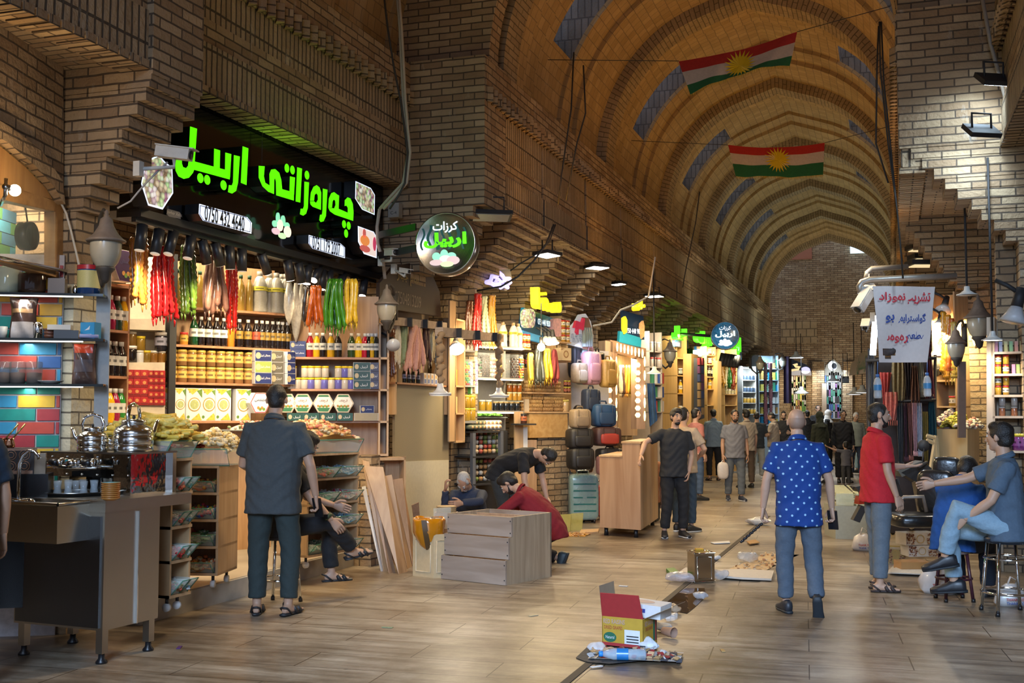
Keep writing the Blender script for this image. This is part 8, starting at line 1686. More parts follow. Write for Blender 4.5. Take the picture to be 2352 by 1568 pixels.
cctv(PT(1982,690,11.6),(-.5,-.6,-.9),'dark white camera on the left end of the banner pole',PT(1977,668,11.7),.26,.11);cctv(PT(1996,664,12.1),(.3,-.8,-.5),'cream camera hanging under the upper pole by the banner',PT(1992,640,12.1),.2,.1);cctv(PT(1988,745,12.1),(-.1,-.8,-.6),'small cream camera low behind the banner edge',PT(2004,728,12.1),.13,.07)
QW=Plane(PT(2004,900,11.4),PT(2150,900,11.5));cor=[QW.hit(2004,657),QW.hit(2150,658),QW.hit(2128,832),QW.hit(2019,832)]
e=empty('banner',cor[0],'white cloth banner with hand painted red and blue Kurdish lettering and a burnt hole','banner');BN=lambda u,v,o=0:cor[0].lerp(cor[1],u).lerp(cor[3].lerp(cor[2],u),v)-QW.n*(.02*math.sin(u*5+v*3)+o)
k=MB();w_=22;hh_=22
for j in range(hh_):
 for i in range(w_):
  u,v=(i+.5)/w_,(j+.5)/hh_
  if((u-.22)/.13)**2+((v-.87)/.075)**2<1:continue
  k.add([BN(i/w_,j/hh_),BN((i+1)/w_,j/hh_),BN((i+1)/w_,(j+1)/hh_),BN(i/w_,(j+1)/hh_)],[(0,1,2,3)],0,True)
part('cloth',k,mat((.62,.56,.54),.8,var=.08),e)
RDP=mat((.55,.03,.05),.7);BLP=mat((.03,.07,.30),.7)
for tx_,cy,cx,hgt,wd,m_ in(('تشریب',.155,.72,.14,.42,RDP),('نەوزاد',.15,.28,.12,.42,RDP),('گواسترایەوە',.42,.62,.12,.50,BLP),('بۆ',.43,.24,.10,.14,BLP),('مطعم',.67,.74,.13,.30,BLP),('ڕەوەند',.68,.33,.12,.42,RDP)):
 k=MB();sc=(cor[3]-cor[0]).length;put_text(k,tx_.replace('ۆ','و').replace('ڕ','ر'),BN(cx,cy,.012),hgt*1.15*sc,QW.t,-QW.n,0,.022,True,wd*.68);part('lettering',k,m_,e)
k=MB();k.ball(QW.hit(2039,806,.05),V((.08,.03,.05)),10,7);part('scorched_edge',k,mat((.06,.05,.05),.8,var=.8),e)
for px,py,c in((2016,876,0),(2130,872,1)):p=QW.hit(px,py+20);e=empty('water_bottle',p,'small water bottle hung as a weight from the %s corner of the banner'%('left','right')[c],'bottle','bottles weighting the banner');k=MB();k.lathe([(.035,-.08),(.04,-.06),(.037,0),(.04,.07),(.03,.11),(.016,.13)],p,14);part('body',k,mat((.6,.66,.72),.06,alpha=.5),e);k=MB();k.tube([p+V((0,0,.0)),p+V((0,0,.055))],.041,14,cap=False);part('paper_label',k,mat((.04,.20,.42),.4),e);k=MB();k.tube([p+V((0,0,.13)),p+V((0,0,.16))],.018,8);k.tube([p+V((0,0,.15)),QW.hit(px,830)],.004,4);part('cap',k,mat((.05,.15,.4),.4),e)
QC=Plane(PT(1985,900,13.6),PT(2150,900,13.3));rg=random.Random(4)
def scarf(x0,x1,y0,y1,d,col,label,folds=3,var=.7,sc=40,group='scarves hung on the right'):
 a=QC.hit(x0,y0,d);b_=QC.hit(x1,y0,d);c=QC.hit(x0,y1,d);h=a.z-c.z;ph=rg.uniform(0,6)
 k=MB();k.grid(lambda u,v:a.lerp(b_,.5+(u-.5)*(.7+.3*math.sin(v*2.5+ph)))+V((0,0,-h*v))+QC.n*(.05*math.sin(u*6.28*folds+v*1.5+ph)),14,10);k.grid(lambda u,v:a.lerp(b_,.5+(.5-u)*(.7+.3*math.sin(v*2.5+ph)))+V((0,0,-h*v))+QC.n*(.05*math.sin((1-u)*6.28*folds+v*1.5+ph)+.012),14,10)
 o=tag(k.build('scarf',mat(col,.85,var=var,scale=sc)),label,'scarf',group)
 if y1-y0>60:k=MB();[k.tube([a.lerp(b_,f)+V((0,0,-h))+QC.n*.01,a.lerp(b_,f)+V((0,0,-h-.06))+QC.n*.01],.005,4)for f in(.15,.3,.45,.6,.75,.9)];part('tassels',k,mat(tuple(min(1,x*1.3)for x in col),.9),o,None,True)
for x0,x1,y0,y1,d,c,nm in((1992,2010,800,965,.05,(.03,.03,.035),'black bead trimmed'),(1998,2018,930,1010,.0,(.16,.19,.15),'sage green'),(2018,2048,855,930,-.12,(.42,.06,.045),'red and white checked'),(2030,2062,900,965,-.16,(.50,.14,.10),'second red and white checked'),(2046,2078,822,920,-.1,(.20,.15,.07),'olive and gold'),(2074,2100,830,910,-.08,(.03,.02,.02),'black'),(2088,2112,840,920,-.14,(.12,.05,.025),'dark brown'),(2104,2126,830,900,-.1,(.38,.36,.28),'cream'),(2120,2146,790,905,-.02,(.16,.03,.035),'dark red patterned'),(2058,2074,925,1060,-.1,(.05,.05,.05),'black multicolour trimmed'),(2072,2086,925,1048,-.08,(.10,.04,.05),'wine coloured'),(2084,2096,925,1045,-.12,(.22,.08,.06),'rust striped'),(2094,2106,925,1035,-.16,(.50,.28,.28),'pink and white'),(2104,2118,925,1036,-.1,(.48,.48,.52),'white and grey'),(2118,2132,945,1075,-.06,(.24,.16,.03),'gold and black'),(2128,2150,910,1010,-.0,(.01,.06,.075),'dark teal')):scarf(x0,x1,y0,y1,d,c,'%s scarf hanging on the scarf stall behind the man in red'%nm)
k=MB();k.tube([QC.hit(1990,828,-.05),QC.hit(2150,822,-.05)],.02,6);k.tube([QC.hit(2050,922,-.1),QC.hit(2150,918,-.1)],.015,6);[k.tube([QC.hit(x,815,.05),V((QC.at(x,0,.05).x,QC.at(x,0,.05).y,0))],.02,6)for x in(1996,2148)];tag(k.build('scarf_rack',BLKM),'dark rail stand carrying the scarves on the right','rack')
k=MB();a=QC.at(1996,.1,.25);b_=QC.at(2150,.1,.25);k.slab([a,b_,b_+V((0,0,2.1)),a+V((0,0,2.1))],QC.n*.05);tag(k.build('backing_cloth',mat((.025,.02,.022),.9,var=.5,scale=12)),'dark cloth backing the scarf stall','cloth')
p=PT(2008,775,13.0);k=MB();k.tube([p+V((-.02,0,-.2)),p+V((.02,0,.25))],.035,10);tag(k.build('tube_lamp',emis((.75,.9,1),14)),'bright white tube lamp standing left of the banner','lamp');light('POINT',p+V((-.1,-.1,0)),30,(.7,.85,1),.1)
QN2=Plane(PT(2138,900,14.0),PT(2224,900,13.6));zn=unit('shelf_unit',QN2,2146,2200,(996,932,872,812),'brightly lit oak shelves of the nut shop right of the scarves',OAK,.3,wood((.60,.42,.18),(.70,.52,.26),.6),zlo=.1,ztop=3.0)
k=MB();k.slab([QN2.at(2138,.05,-.3),QN2.at(2222,.05,-.3),QN2.at(2222,QN2.hit(2180,985,-.3).z,-.3),QN2.at(2138,QN2.hit(2180,985,-.3).z,-.3)],QN2.n*.25);tag(k.build('counter',wood((.58,.40,.18),(.68,.50,.26),.6)),'pale oak counter front of the nut shop right of the scarves','counter')
light('AREA',QN2.hit(2180,760,-.1),75,(1,.80,.40),.5,QN2.hit(2180,900,.3));zc=QN2.hit(2180,985,-.3).z
for j in range(3):goods(QN2,2184,2198,zn[1+j],2,'jar',.12,[(.42,.24,.03)],(.45,.03,.03),(.6,.5,.4),'jar with red lid on the lit oak shelves of the nut shop','jars of the nut shop',cat='jar')
for i,(x0,x1,c,sh)in enumerate(((2140,2160,[(.45,.3,.3),(.5,.45,.35)],'chip'),(2160,2190,[(.36,.34,.04),(.45,.36,.06)],'chip'),(2190,2222,[(.6,.5,.35),(.5,.2,.15),(.55,.5,.45)],'chip'))):a=QN2.at(x0,zc+.02,-.3);b_=QN2.at(x1,zc+.02,-.3);heap('nuts',a,b_-a,QN2.n*.35,6,6,lambda u,v:(.22 if i<2 else .1)*math.sin(math.pi*min(1,max(.05,u)))*(.3+.7*v),c,.04,'heap of %s on the nut shop counter'%('pink nuts','green pistachios','mixed white sweets')[i],'nuts',i+40,160,sh)
for i,(px,c)in enumerate(((2168,(.60,.28,.02)),(2176,(.58,.25,.02)),(2184,(.45,.10,.02)),(2190,(.5,.36,.08)))):strands('sweet_strings','%s strings hanging in the lit nut shop'%('orange','second orange','red orange','yellow')[i],[QN2.hit(px,715+8*i,-.15)]*2,[QN2.hit(px-3+6*j,855+14*(i%2),-.15)for j in range(2)],.035,c,'bead','strings in the nut shop',seed=px)
k=MB();k.slab([PT(2202,1005,13.0),PT(2219,1005,13.0),PT(2219,830,13.0),PT(2202,830,13.0)],FWD*.04);tag(k.build('brown_panel',mat((.20,.14,.11),.6)),'upright brown panel left of the right brick pier','panel')
wall_lantern(PT(2248,745,13.2),V((-.05,.8,.12)),'dark street lantern on the right pier, largest of three',s=.84);wall_lantern(PT(2196,800,12.9),V((.12,.5,.12)),'street lantern with black bell cap left of the right pier',s=.62);wall_lantern(PT(2152,828,13.9),V((.15,.5,.1)),'street lantern half hidden at the edge of the banner',s=.56)
def cone_lamp(p,r,label,on=0,up=.3,en=0,col=(1,.9,.75),cat='lamp',group='cone shaded lamps'):
 e=empty('cone_lamp',p,label,cat,group);k=MB();k.lathe([(r*.25,r*.9),(r*.3,r*.5),(r*.7,r*.2),(r,.01),(r,0),(r*.2,r*.3)],p,20);part('shade',k,mat((.45,.45,.44),.4),e);k=MB();k.lathe([(r*.85,.004),(0,.0)],p,16);part('lens',k,emis(col,on)if on else mat((.5,.5,.48),.3),e);k=MB();k.tube([V(p)+V((0,0,r*.8)),V((p[0],p[1],max(3.95,p[2]+up)))],.012,6);part('cord',k,BLKM,e)
 if en:light('SPOT',V(p)+V((0,0,-.03)),en,col,.08,V(p)+V((0,0,-1)),140,.6)
cone_lamp(PT(2221,678,11.3),.10,'unlit cone lamp hanging above the largest right lantern',up=.9);clamp_spot(PT(2335,705,9.6),PT(2300,850,9.6),'unlit white clip spotlight at the right edge',0,1.2);cone_lamp(PT(2280,782,10.7),.10,'glowing cone lamp over the bookcase of jars',14,.5,40)
clamp_spot(PT(2160,735,13.8),PT(2150,800,13.6),'lit clip spotlight behind the right edge of the banner',8,.9,30);clamp_spot(PT(2170,700,13.9),PT(2150,770,13.6),'unlit clip spotlight above the lit one by the banner',0,1.0)
QK=Plane(PT(2266,900,10.9),PT(2440,900,10.6));zk=unit('bookcase',QK,2282,2440,(1035,955,906,857,806),'pale oak bookcase of sweet jars at the right edge',wood((.52,.38,.25),(.62,.48,.34),.6),.28,None,.0,ztop=QK.hit(2300,728).z)
k=MB();k.slab([QK.at(2266,0),QK.at(2284,0),QK.at(2284,QK.hit(2280,728).z),QK.at(2266,QK.hit(2280,728).z)],QK.n*.28);tag(k.build('side_panel',wood((.52,.38,.25),(.62,.48,.34),.6)),'broad pale oak side of the bookcase at the right edge','panel')
for lv,n0 in((3,2),(2,2)):
 for px in(2293,2311):
  for j in range(2):bottle('jar',(.45,.26,.03),(.5,.03,.03),(.62,.58,.5)if(px>2300)==(j==0)else None,QK.at(px,zk[lv]+j*.092,.07),.088,'candy jar with red lid, stacked on the bookcase at the right edge','red lidded jars on the bookcase','jar')
for px,c in((2288,(.5,.2,.35)),(2298,(.25,.3,.5)),(2310,(.5,.45,.15)),(2322,(.2,.4,.15)),(2334,(.55,.2,.1)),(2346,(.5,.35,.1))):carton(QK.at(px,zk[4],.08),(.03,.06,.10),QK.rz+.15,c,'bright slim sweet packet standing on the top board of the bookcase','slim packets on the bookcase')
for px,c in((2328,(.5,.2,.3)),(2338,(.3,.4,.1)),(2348,(.5,.3,.1))):carton(QK.at(px,zk[3],.08),(.03,.06,.09),QK.rz+.15,c,'bright slim sweet packet on the second board of the bookcase','slim packets on the second board')
for px in(2302,2330):
 for j in range(2):bottle('jar',[(.3,.12,.06),(.35,.33,.3)][j],(.45,.43,.4),None,QK.at(px,zk[1]+j*.095,.08),.09,'wide jar of mixed sweets on the fourth board of the bookcase','wide jars on the bookcase','jar')
for px,c in((2316,(.02,.02,.02)),(2340,(.16,.03,.16)),(2352,(.16,.03,.16))):bottle('jar',c,(.6,.5,.05),(.2,.05,.2),QK.at(px,zk[0],.07),.16,'dark jam jar with yellow lid low on the bookcase','dark jars low on the bookcase','jar')
e=empty('scooter',PZ(2045,1198),'dark motor scooter parked behind the man in red, tail to the left','motorbike');t0=11.7;S_=lambda x,y,d=0:PT(x,y,t0+d);DK_=mat((.02,.022,.025),.25,coat=.5)
for px in(1999,2140):c=PZ(px,1200);c=V((c.x,c.y,.27));R3=FWD.to_track_quat('Z','Y').to_matrix();k=MB();k.lathe([(.20,-.05),(.26,-.045),(.275,0),(.26,.045),(.20,.05),(.20,-.05)],c,28,M=R3);w_=part('tyre',k,mat((.015,.015,.015),.8),e);k=MB();k.lathe([(0,-.03),(.2,-.03),(.2,.03),(0,.03)],c,16,M=R3);part('hub',k,mat((.15,.15,.15),.3,.8),w_)
for nm,pts,th,m_ in(('tail_body',[(1985,1125),(2060,1100),(2080,1150),(2050,1180),(1995,1160)],.24,DK_),('mudguard',[(1978,1160),(1992,1165),(1975,1200),(1960,1194)],.10,BLKM),('tail_light',[(1976,1140),(1998,1138),(1998,1156),(1972,1158)],.16,mat((.32,.03,.015),.15,coat=.6)),('front_panel',[(2070,1085),(2120,1060),(2140,1075),(2150,1180),(2125,1190),(2110,1110)],.2,DK_),('floor_board',[(2050,1175),(2130,1178),(2130,1192),(2050,1190)],.22,DK_),('seat',[(1965,1118),(2065,1098),(2068,1112),(1975,1130)],.22,BLKM),('dashboard',[(2062,1080),(2118,1058),(2124,1072),(2072,1095)],.2,mat((.09,.09,.08),.4))):k=MB();k.slab([S_(x,y,-.1)for x,y in pts],FWD*th);part(nm,k,m_,e)
k=MB();k.tube([S_(2110,1072,-.25),S_(2128,1062,-.1),S_(2128,1062,.25)],.018,7);part('handlebar',k,BLKM,e);k=MB();k.lathe([(0,0),(.06,.0),(.06,.02),(0,.02)],S_(2122,1023,-.05),14,M=FWD.to_track_quat('Z','Y').to_matrix());k.tube([S_(2118,1065,-.1),S_(2122,1030,-.05)],.008,5);part('mirror',k,BLKM,e);k=MB();k.tube([S_(1958,1120),S_(2000,1114),S_(2050,1120)],.012,6);part('carrier',k,BLKM,e)
q=PZ(2092,1226);e=empty('office_chair',q,'black leather office chair between the man in red and the man in blue','chair');LE=mat((.016,.015,.014),.28,var=.3,coat=.25,bump=.2);t0=10.5
k=MB();c=S_(2100,1193);rbox(k,c,(.46,.44,.13),TH,.45);part('seat',k,LE,e);k=MB();c=S_(2150,1130,.1);M0=len(k.v);rbox(k,c,(.34,.13,.42),TH-.5,.45);part('backrest',k,LE,e);k=MB();rbox(k,S_(2175,1078,.1),(.25,.12,.24),TH-.4,.5);part('headrest',k,LE,e)
for d in(-.22,.22):k=MB();k.tube([S_(2072,1178,d),S_(2066,1150,d),S_(2075,1142,d),S_(2120,1140,d),S_(2128,1175,d)],.018,7);part('armrest',k,mat((.32,.27,.22),.35,.5),e)
k=MB();k.tube([V((q.x,q.y,.08)),S_(2100,1203)],.03,8);st_=part('column',k,mat((.35,.34,.33),.3,.9),e)
for i in range(5):a=i*1.257;u=V((math.cos(a),math.sin(a),0));k=MB();k.tube([V((q.x,q.y,.09)),q+u*.27+V((0,0,.05))],.02,6);k.ball(q+u*.27+V((0,0,.03)),.03,8,6);part('leg',k,BLKM,e)
def nutbox(f,w,h,y):
 rg=random.Random(3);[poly(f,[(x,y,z),(x+.012,y,z+.004),(x+.008,y,z+.014),(x-.004,y,z+.010)],1+rg.randrange(2))for x,z in[((rg.uniform(-.49,-.22)if rg.random()<.5 else rg.uniform(.15,.46))*w,rg.uniform(.02,.88)*h)for _ in range(90)]]
 f.add([(-w*.04+w*.13*math.cos(a)*s,y,h*.5+h*.36*math.sin(a)*s)for s,rr in((1,range(16)),(.86,range(15,-1,-1)))for a in[i*2*math.pi/15 for i in rr]],[tuple(range(32))],3);return[mat((.16,.05,.03),.5),mat((.34,.18,.09),.5),mat((.45,.30,.08),.5)]
o=carton(PZ(2112,1300)+V((0,.06,.10)),(.30,.2,.11),TH+.08,(.55,.52,.48),'nut printed carton with gold emblem, lower of two by the office chair',None,deco=nutbox);o=carton(PZ(2106,1300)+V((0,.06,.215)),(.34,.2,.12),TH+.2,(.55,.52,.48),'nut printed carton with gold emblem, upper of two by the office chair',None,deco=nutbox);carton(PZ(2090,1312)+V((.02,.03,0)),(.28,.22,.10),TH,(.38,.20,.07),'plain brown carton under the nut printed ones',None);carton(PZ(2058,1296)+V((0,.1,0)),(.18,.14,.17),TH-.3,(.36,.27,.08),'yellow nut print sack box left of the cartons',None,deco=nutbox)
k=MB();[k.slab([PZ(x,y,.012*j)+V((.02*j,.03*j,0))for x,y in((2035,1318),(2128,1322),(2146,1304),(2050,1302))],V((0,0,.008)))for j in range(3)];tag(k.build('newspapers',mat((.5,.48,.44),.8,var=.3,scale=50)),'folded newspapers on the floor before the cartons','newspapers')
def tbag(px,py,w,h,label,txt=True):
 p=PZ(px,py)+FWD*.1;e=empty('shopping_bag',p,label,'bag','white shopping bags on the floor');k=MB();k.lathe([(w*.42,0),(w*.5,h*.15),(w*.46,h*.45),(w*.34,h*.75),(w*.12,h*.95)],p,18,sy=.7);k.v=[tuple(V(v)+V((noise.noise(V(v)*9),noise.noise(V(v)*9+V((3,1,0))),0))*w*.12)for v in k.v];part('body',k,mat((.60,.56,.53),.35,var=.1,coat=.2),e);k=MB();k.tube([p+RGT*w*.12+V((0,0,h*.85)),p+RGT*w*.2+V((0,0,h*1.1)),p+V((0,0,h*1.25)),p-RGT*w*.1+V((0,0,h*.9))],w*.06,6,sq=.3);part('handle',k,mat((.60,.56,.53),.35),e);k=MB();c=p-FWD*(w*.40)+V((0,0,h*.34));put_text(k,'THANK YOU',c,h*.12,RGT,-FWD,0,.02,False,w*.62);put_text(k,'THANK YOU',c-V((0,0,h*.16))-FWD*.006,h*.12,RGT,-FWD,1,.02,False,w*.62);part('lettering',k,[mat((.5,.06,.06),.5),mat((.05,.1,.35),.5)],e)
tbag(1988,1266,.24,.20,'white THANK YOU shopping bag beside the scooter wheel');tbag(2168,1366,.34,.24,'white THANK YOU shopping bag under the maroon stool');tbag(2335,1395,.26,.18,'white plastic shopping bag under the chrome bar stool')
k=MB();a=PT(1918,1160,14.0);b_=PT(2010,1160,13.9);a.z=b_.z=0;k.slab([a,b_,b_+V((0,0,.40)),a+V((0,0,.40))],FWD*.5);tag(k.build('display_stand',mat((.33,.33,.26),.6)),'low pale green stand of glass trays left of the scooter','stand')
for i in range(2):q=a.lerp(b_,.03+.5*i);r=a.lerp(b_,.47+.5*i);z_=V((0,0,.405));k=MB();k.slab([q+z_,r+z_,r+z_+V((0,0,.14)),q+z_+V((0,0,.14))],FWD*.006);k.slab([q+z_+V((0,0,.14)),r+z_+V((0,0,.14)),r+z_+FWD*.4+V((0,0,.22)),q+z_+FWD*.4+V((0,0,.22))],V((0,0,.006)));tag(k.build('glass_tray',mat((.7,.72,.5),.05,alpha=.4)),'%s glass tray on the low pale green stand'%('left','right')[i],'glass tray');heap('sweets',q+z_+FWD*.05,r-q,FWD*.35,5,5,lambda u,v:.05+.08*v,[(.5,.45,.3),(.4,.42,.3)],.05,'pale flatbreads in the %s glass tray'%('left','right')[i],'bread',60+i,40,'flake')
p=PT(2140,1000,12.6);k=MB();pts=((2136,1165),(2150,1000)),((2122,1160),(2120,1130))
e=empty('trestle',PT(2130,1100,12.4),'pale wood trestle frame leaning behind the office chair','frame')
for a,b_ in(((2128,1000),(2150,1006)),((2150,1000),(2132,1110)),((2128,1010),(2148,1018)),((2112,1090),(2136,1100)),((2150,1006),(2158,1120))):k=MB();k.tube([PT(*a,12.4),PT(*b_,12.4)],.022,4,sm=False);part('bar',k,wood((.55,.40,.20),(.65,.50,.28),.6),e)
# ================================================================ shops farther down the street
QF=Plane((-4.78,18.0),(-4.78,44.0))
FO=wood((.52,.32,.12),(.64,.42,.18),.6)
def fshop(px0,px1,ys,label,m,ztop,back=None,lamp=(1,.8,.45),en=60,t=20):
 global QF
 QF=Plane(PT(px0,900,t),PT(px1,900,t+.35))
 z=unit('shelf_unit',QF,px0,px1,ys,label,m,.35,back or mat((.45,.30,.14),.6),zlo=.05,ztop=QF.hit(px0,ztop).z);light('AREA',QF.hit((px0+px1)/2,ztop+8,-.25),en*.55,lamp,.5,QF.hit((px0+px1)/2,ys[0],.3));return z
YB=[(.62,.36,.02)];
z=fshop(1492,1522,(945,912,880,842,806),'shelves of clear jars right of the honeycomb frame',mat((.34,.28,.22),.6),760,None,(1,.88,.65),40,20)
for lv in(3,4):goods(QF,1493,1521,z[lv],2,'jar',.17,[(.32,.27,.22)],(.4,.06,.05)if lv==3 else(.35,.36,.37),None,'large clear jar of spices on the shelves beside the honeycomb frame','large spice jars',cat='jar')
for lv in(0,1,2):
 for i,px in enumerate((1496,1503,1511,1518)):carton(QF.at(px,z[lv],.08),(.05,.1,.19),QF.rz,[(.04,.08,.25),(.45,.06,.05),(.06,.22,.12),(.5,.48,.45)][(i+lv)%4],'%s packet on the %s board right of the honeycomb frame'%(('navy','red','green','white')[(i+lv)%4],('lowest','second','third')[lv]),'packets right of the honeycomb frame')
cone_lamp(PT(1503,858,18.5),.13,'lit cone lamp before the spice jars',8,.5,25)
k=MB();k.grid(lambda u,v:PT(1486+18*u+6*v,880+100*v-15*u*v,17.6+.05*math.sin(u*9)),8,10);k.grid(lambda u,v:PT(1504-18*u+6*v,880+100*v-15*(1-u)*v,17.62+.05*math.sin(9-u*9)),8,10);tag(k.build('cloth',mat((.04,.10,.20),.8,var=.9,scale=6)),'blue and yellow cloth hanging by the tall counter','cloth')
z=fshop(1556,1580,(1010,948,903,862,822),'lit oak shelves of yellow juice bottles, first past the lantern',FO,770,t=24)
for lv,c,kd in((2,YB,'juice'),(1,YB,'jar'),(3,[DK],'jar')):goods(QF,1557,1580,z[lv],2,kd,.29 if kd=='juice' else .15,c,(.7,.68,.6),(.65,.6,.5),'%s on the first lit oak shelves past the lantern'%({'juice':'yellow juice bottle','jar':'dark jar' if c[0]is DK else 'yellow jar'}[kd]),'goods on the %s board of the first oak shelves'%NTH[lv],cat='bottle' if kd=='juice' else 'jar')
e=empty('shop_column',QF.hit(1605,1000),'oak and dark column of cartons between the lit oak shops','column');k=MB();k.slab([QF.hit(1588,1000,-.2),QF.hit(1603,995,-.2),QF.hit(1603,815,-.2),QF.hit(1588,812,-.2)],QF.n*.2);part('oak_side',k,FO,e);k=MB();k.slab([QF.hit(1603,965,-.45),QF.hit(1618,960,-.2),QF.hit(1618,826,-.2),QF.hit(1603,822,-.45)],QF.n*.1);part('dark_shelves',k,mat((.05,.055,.07),.5),e)
rg=random.Random(21)
for j in range(7):
 for i in range(2):carton(QF.hit(1606+7*i,952-19*j,-.48+.1*i),(.06,.06,.15),QF.rz,rg.choice([(.25,.04,.05),(.05,.07,.16),(.09,.09,.1),(.30,.2,.1),(.12,.05,.12)]),'dark gift carton on the carton column of the oak shops','gift cartons on the column')
z=fshop(1624,1646,(930,893,865,837,815),'lit oak shelves of bottles behind the man in pale blue',FO,795,t=27)
for lv,c,kd,h in((1,YB,'juice',.28),(2,[DK,DK,(.6,.26,.02)],'syrup',.27),(3,[(.10,.03,.02)],'jar',.15),(4,[(.10,.03,.02)],'jar',.14)):goods(QF,1625,1646,z[lv],2 if kd!='syrup' else 3,kd,h,c,(.7,.68,.6),(.6,.5,.35),'%s on the %s board from below, oak shelves behind the man in pale blue'%(('bottle','jar')[kd=='jar'],NTH[lv]),'goods on the %s board of the second oak shelves'%NTH[lv],cat='bottle' if kd!='jar' else 'jar')
k=MB();k.slab([QF.hit(1648,1000,-.1),QF.hit(1657,996,-.1),QF.hit(1657,830,-.1),QF.hit(1648,828,-.1)],QF.n*.3);tag(k.build('oak_post',FO),'oak post left of the hanging strings of the far sweet shop','post')
z=fshop(1664,1694,(930,905,877,850),'far lit oak shelves under the blue round sign',FO,800,None,(1,.85,.55),90,29.5)
for lv,c,kd,h in((1,[(.55,.53,.48)],'jar',.13),(2,[DK],'syrup',.28),(3,[(.6,.55,.3)],'milk',.22)):goods(QF,1665,1694,z[lv],4,kd,h,c,(.65,.65,.6),(.6,.55,.3),'%s on the %s board from below, far shelves under the blue round sign'%(('bottle','jar')[kd=='jar'],NTH[lv]),'goods on the %s board of the far shelves'%NTH[lv],cat='bottle' if kd!='jar' else 'jar')
for i,(px,c)in enumerate(((1660,(.6,.3,.04)),(1667,(.7,.6,.3)),(1675,(.05,.3,.05)),(1684,(.45,.08,.03)))):strands('sweet_strings','%s strings in the far sweet shop under the blue sign'%('amber','pale yellow','green','red')[i],[QF.hit(px,822,-.3)]*3,[QF.hit(px-2+2*j,882+5*(i%2),-.3-.05*j)for j in range(3)],.05,c,'bead','strings of the far sweet shop',seed=px)
for i,px in enumerate((1655,1662,1669,1676,1683,1690)):k=MB();a=QF.hit(px+6,812+i,-.4);b_=QF.hit(px,838+i,-.4);k.tube([a,b_],.07,10);tag(k.build('track_spotlight',BLKM),'black cylinder spotlight of the far sweet shop, %s along its track'%NTH[i],'spotlight','spotlights of the far sweet shop')
for i,px in enumerate((1572,1578,1584,1590)):k=MB();k.tube([QF.hit(px+3,800+i,-.3),QF.hit(px,825+i,-.3)],.055,10);tag(k.build('track_spotlight',BLKM),'black cylinder spotlight of the first oak shop, %s along its track'%NTH[i],'spotlight','spotlights of the first oak shop')
QF=Plane((-4.5,18.0),(-4.5,44.0))
GR=emis((.12,.9,.02),1.0)
for q,nm in((('اربیل',1567,766,32,24),'first'),(('کرزات',1621,780,38,34),'second'),(('اربیل',1692,792,44,22),'third')):blade_letters(QF,[q],'green glowing lettering over the far oak shops, %s from the left'%nm,GR,-.3)
for i,(x0,x1,y0,y1)in enumerate(((1550,1582,780,800),(1600,1636,795,822),(1655,1704,790,826))):e=empty('shop_sign',QF.hit(x0,y0,-.25),'small blue lit sign strip over the far oak shops, %s from the left'%NTH[i],'sign');sign_px(QF,[(x0,y1-4),(x1,y1),(x1,y0+3),(x0,y0)],mat((.02,.10,.22),.3),'panel',e,.06,-.25);[sign_px(QF,[(x,y0+14),(x+7,y0+15),(x+7,y0+7),(x,y0+6)],BLUEW,'lit_plate',e,.02,-.28)for x in(x0+4,x1-12)]
k=MB();k.slab([QF.hit(1602,812,-.3),QF.hit(1636,818,-.3),QF.hit(1636,811,-.3),QF.hit(1602,804,-.3)],QF.n*.1);tag(k.build('strip_lamp',emis((1,.95,.8),10)),'bright strip lamp over the oak shelves behind the man in pale blue','lamp')
c=PT(1665,771,23.5);rd=32/2613*23.5;M3=Matrix.Rotation(TH*.6,3,'Z')@Matrix.Rotation(math.pi/2,3,'X');RT=M3@V((1,0,0));NR=M3@V((0,0,1))
round_sign(c,rd,mat((.01,.17,.33),.3,emit=.35,ecol=(.02,.3,.6)),'round blue sign with white lettering farther down the street',True);k=MB();k.tube([c-RT*rd,c-RT*rd+V((-.9,.3,.1))],.03,6);tag(k.build('bracket_arm',BLKM),'bracket arm of the round blue sign','bracket')
for px,py,t_,nm in((1539,815,21,'beside the spice jars'),(1746,838,31,'before the blue lit shop'),(1798,832,36,'by the dark hanging cloth at the far left corner')):wall_lantern(PT(px,py,t_),V((-.3,.3,0)),'street lantern '+nm,s=.7)
CW_=mat((.40,.46,.50),.5)
z=fshop(1706,1738,(950,925,900,872,845),'white shelves of yellow and dark goods at the far left',mat((.42,.44,.42),.6),840,mat((.4,.42,.42),.6),(.85,.92,1),60,33)
for lv in(0,1,2,3):goods(QF,1707,1738,z[lv],4,'jar',.15,[(.5,.3,.05),(.06,.1,.16)][lv//2:lv//2+1],(.5,.45,.3),None,'%s jar on the white shelves at the far left'%('yellow','dark blue')[lv//2],'%s jars far left'%('yellow','blue')[lv//2],cat='jar')
z=fshop(1744,1790,(975,950,925,898,872,846),'cool lit glass shelves of gifts at the far left corner',CW_,815,mat((.3,.36,.4),.5),(.55,.8,1),90,36)
rg=random.Random(31);PAL=[((.02,.22,.4),'blue'),((.35,.2,.06),'brown'),((.06,.25,.14),'green'),((.5,.5,.48),'white'),((.10,.04,.06),'dark'),((.5,.38,.08),'gold')]
for lv in range(6):
 for i in range(5):c_,nm=rg.choice(PAL);carton(QF.at(1748.5+8.8*i,z[lv],.1),(rg.uniform(.085,.115),.12,rg.uniform(.15,.29)),QF.rz,c_,'%s gift box on the cool lit shelves at the far left corner'%nm,'%s gift boxes far left'%nm)
for i,px in enumerate((1758,1770)):strands('bead_strings','%s dark bead strings before the cool lit shop'%('left','right')[i],[QF.hit(px,832,-.4)]*2,[QF.hit(px+j,975-20*i,-.4)for j in range(2)],.05,(.14,.05,.06),'bead','bead strings',seed=px)
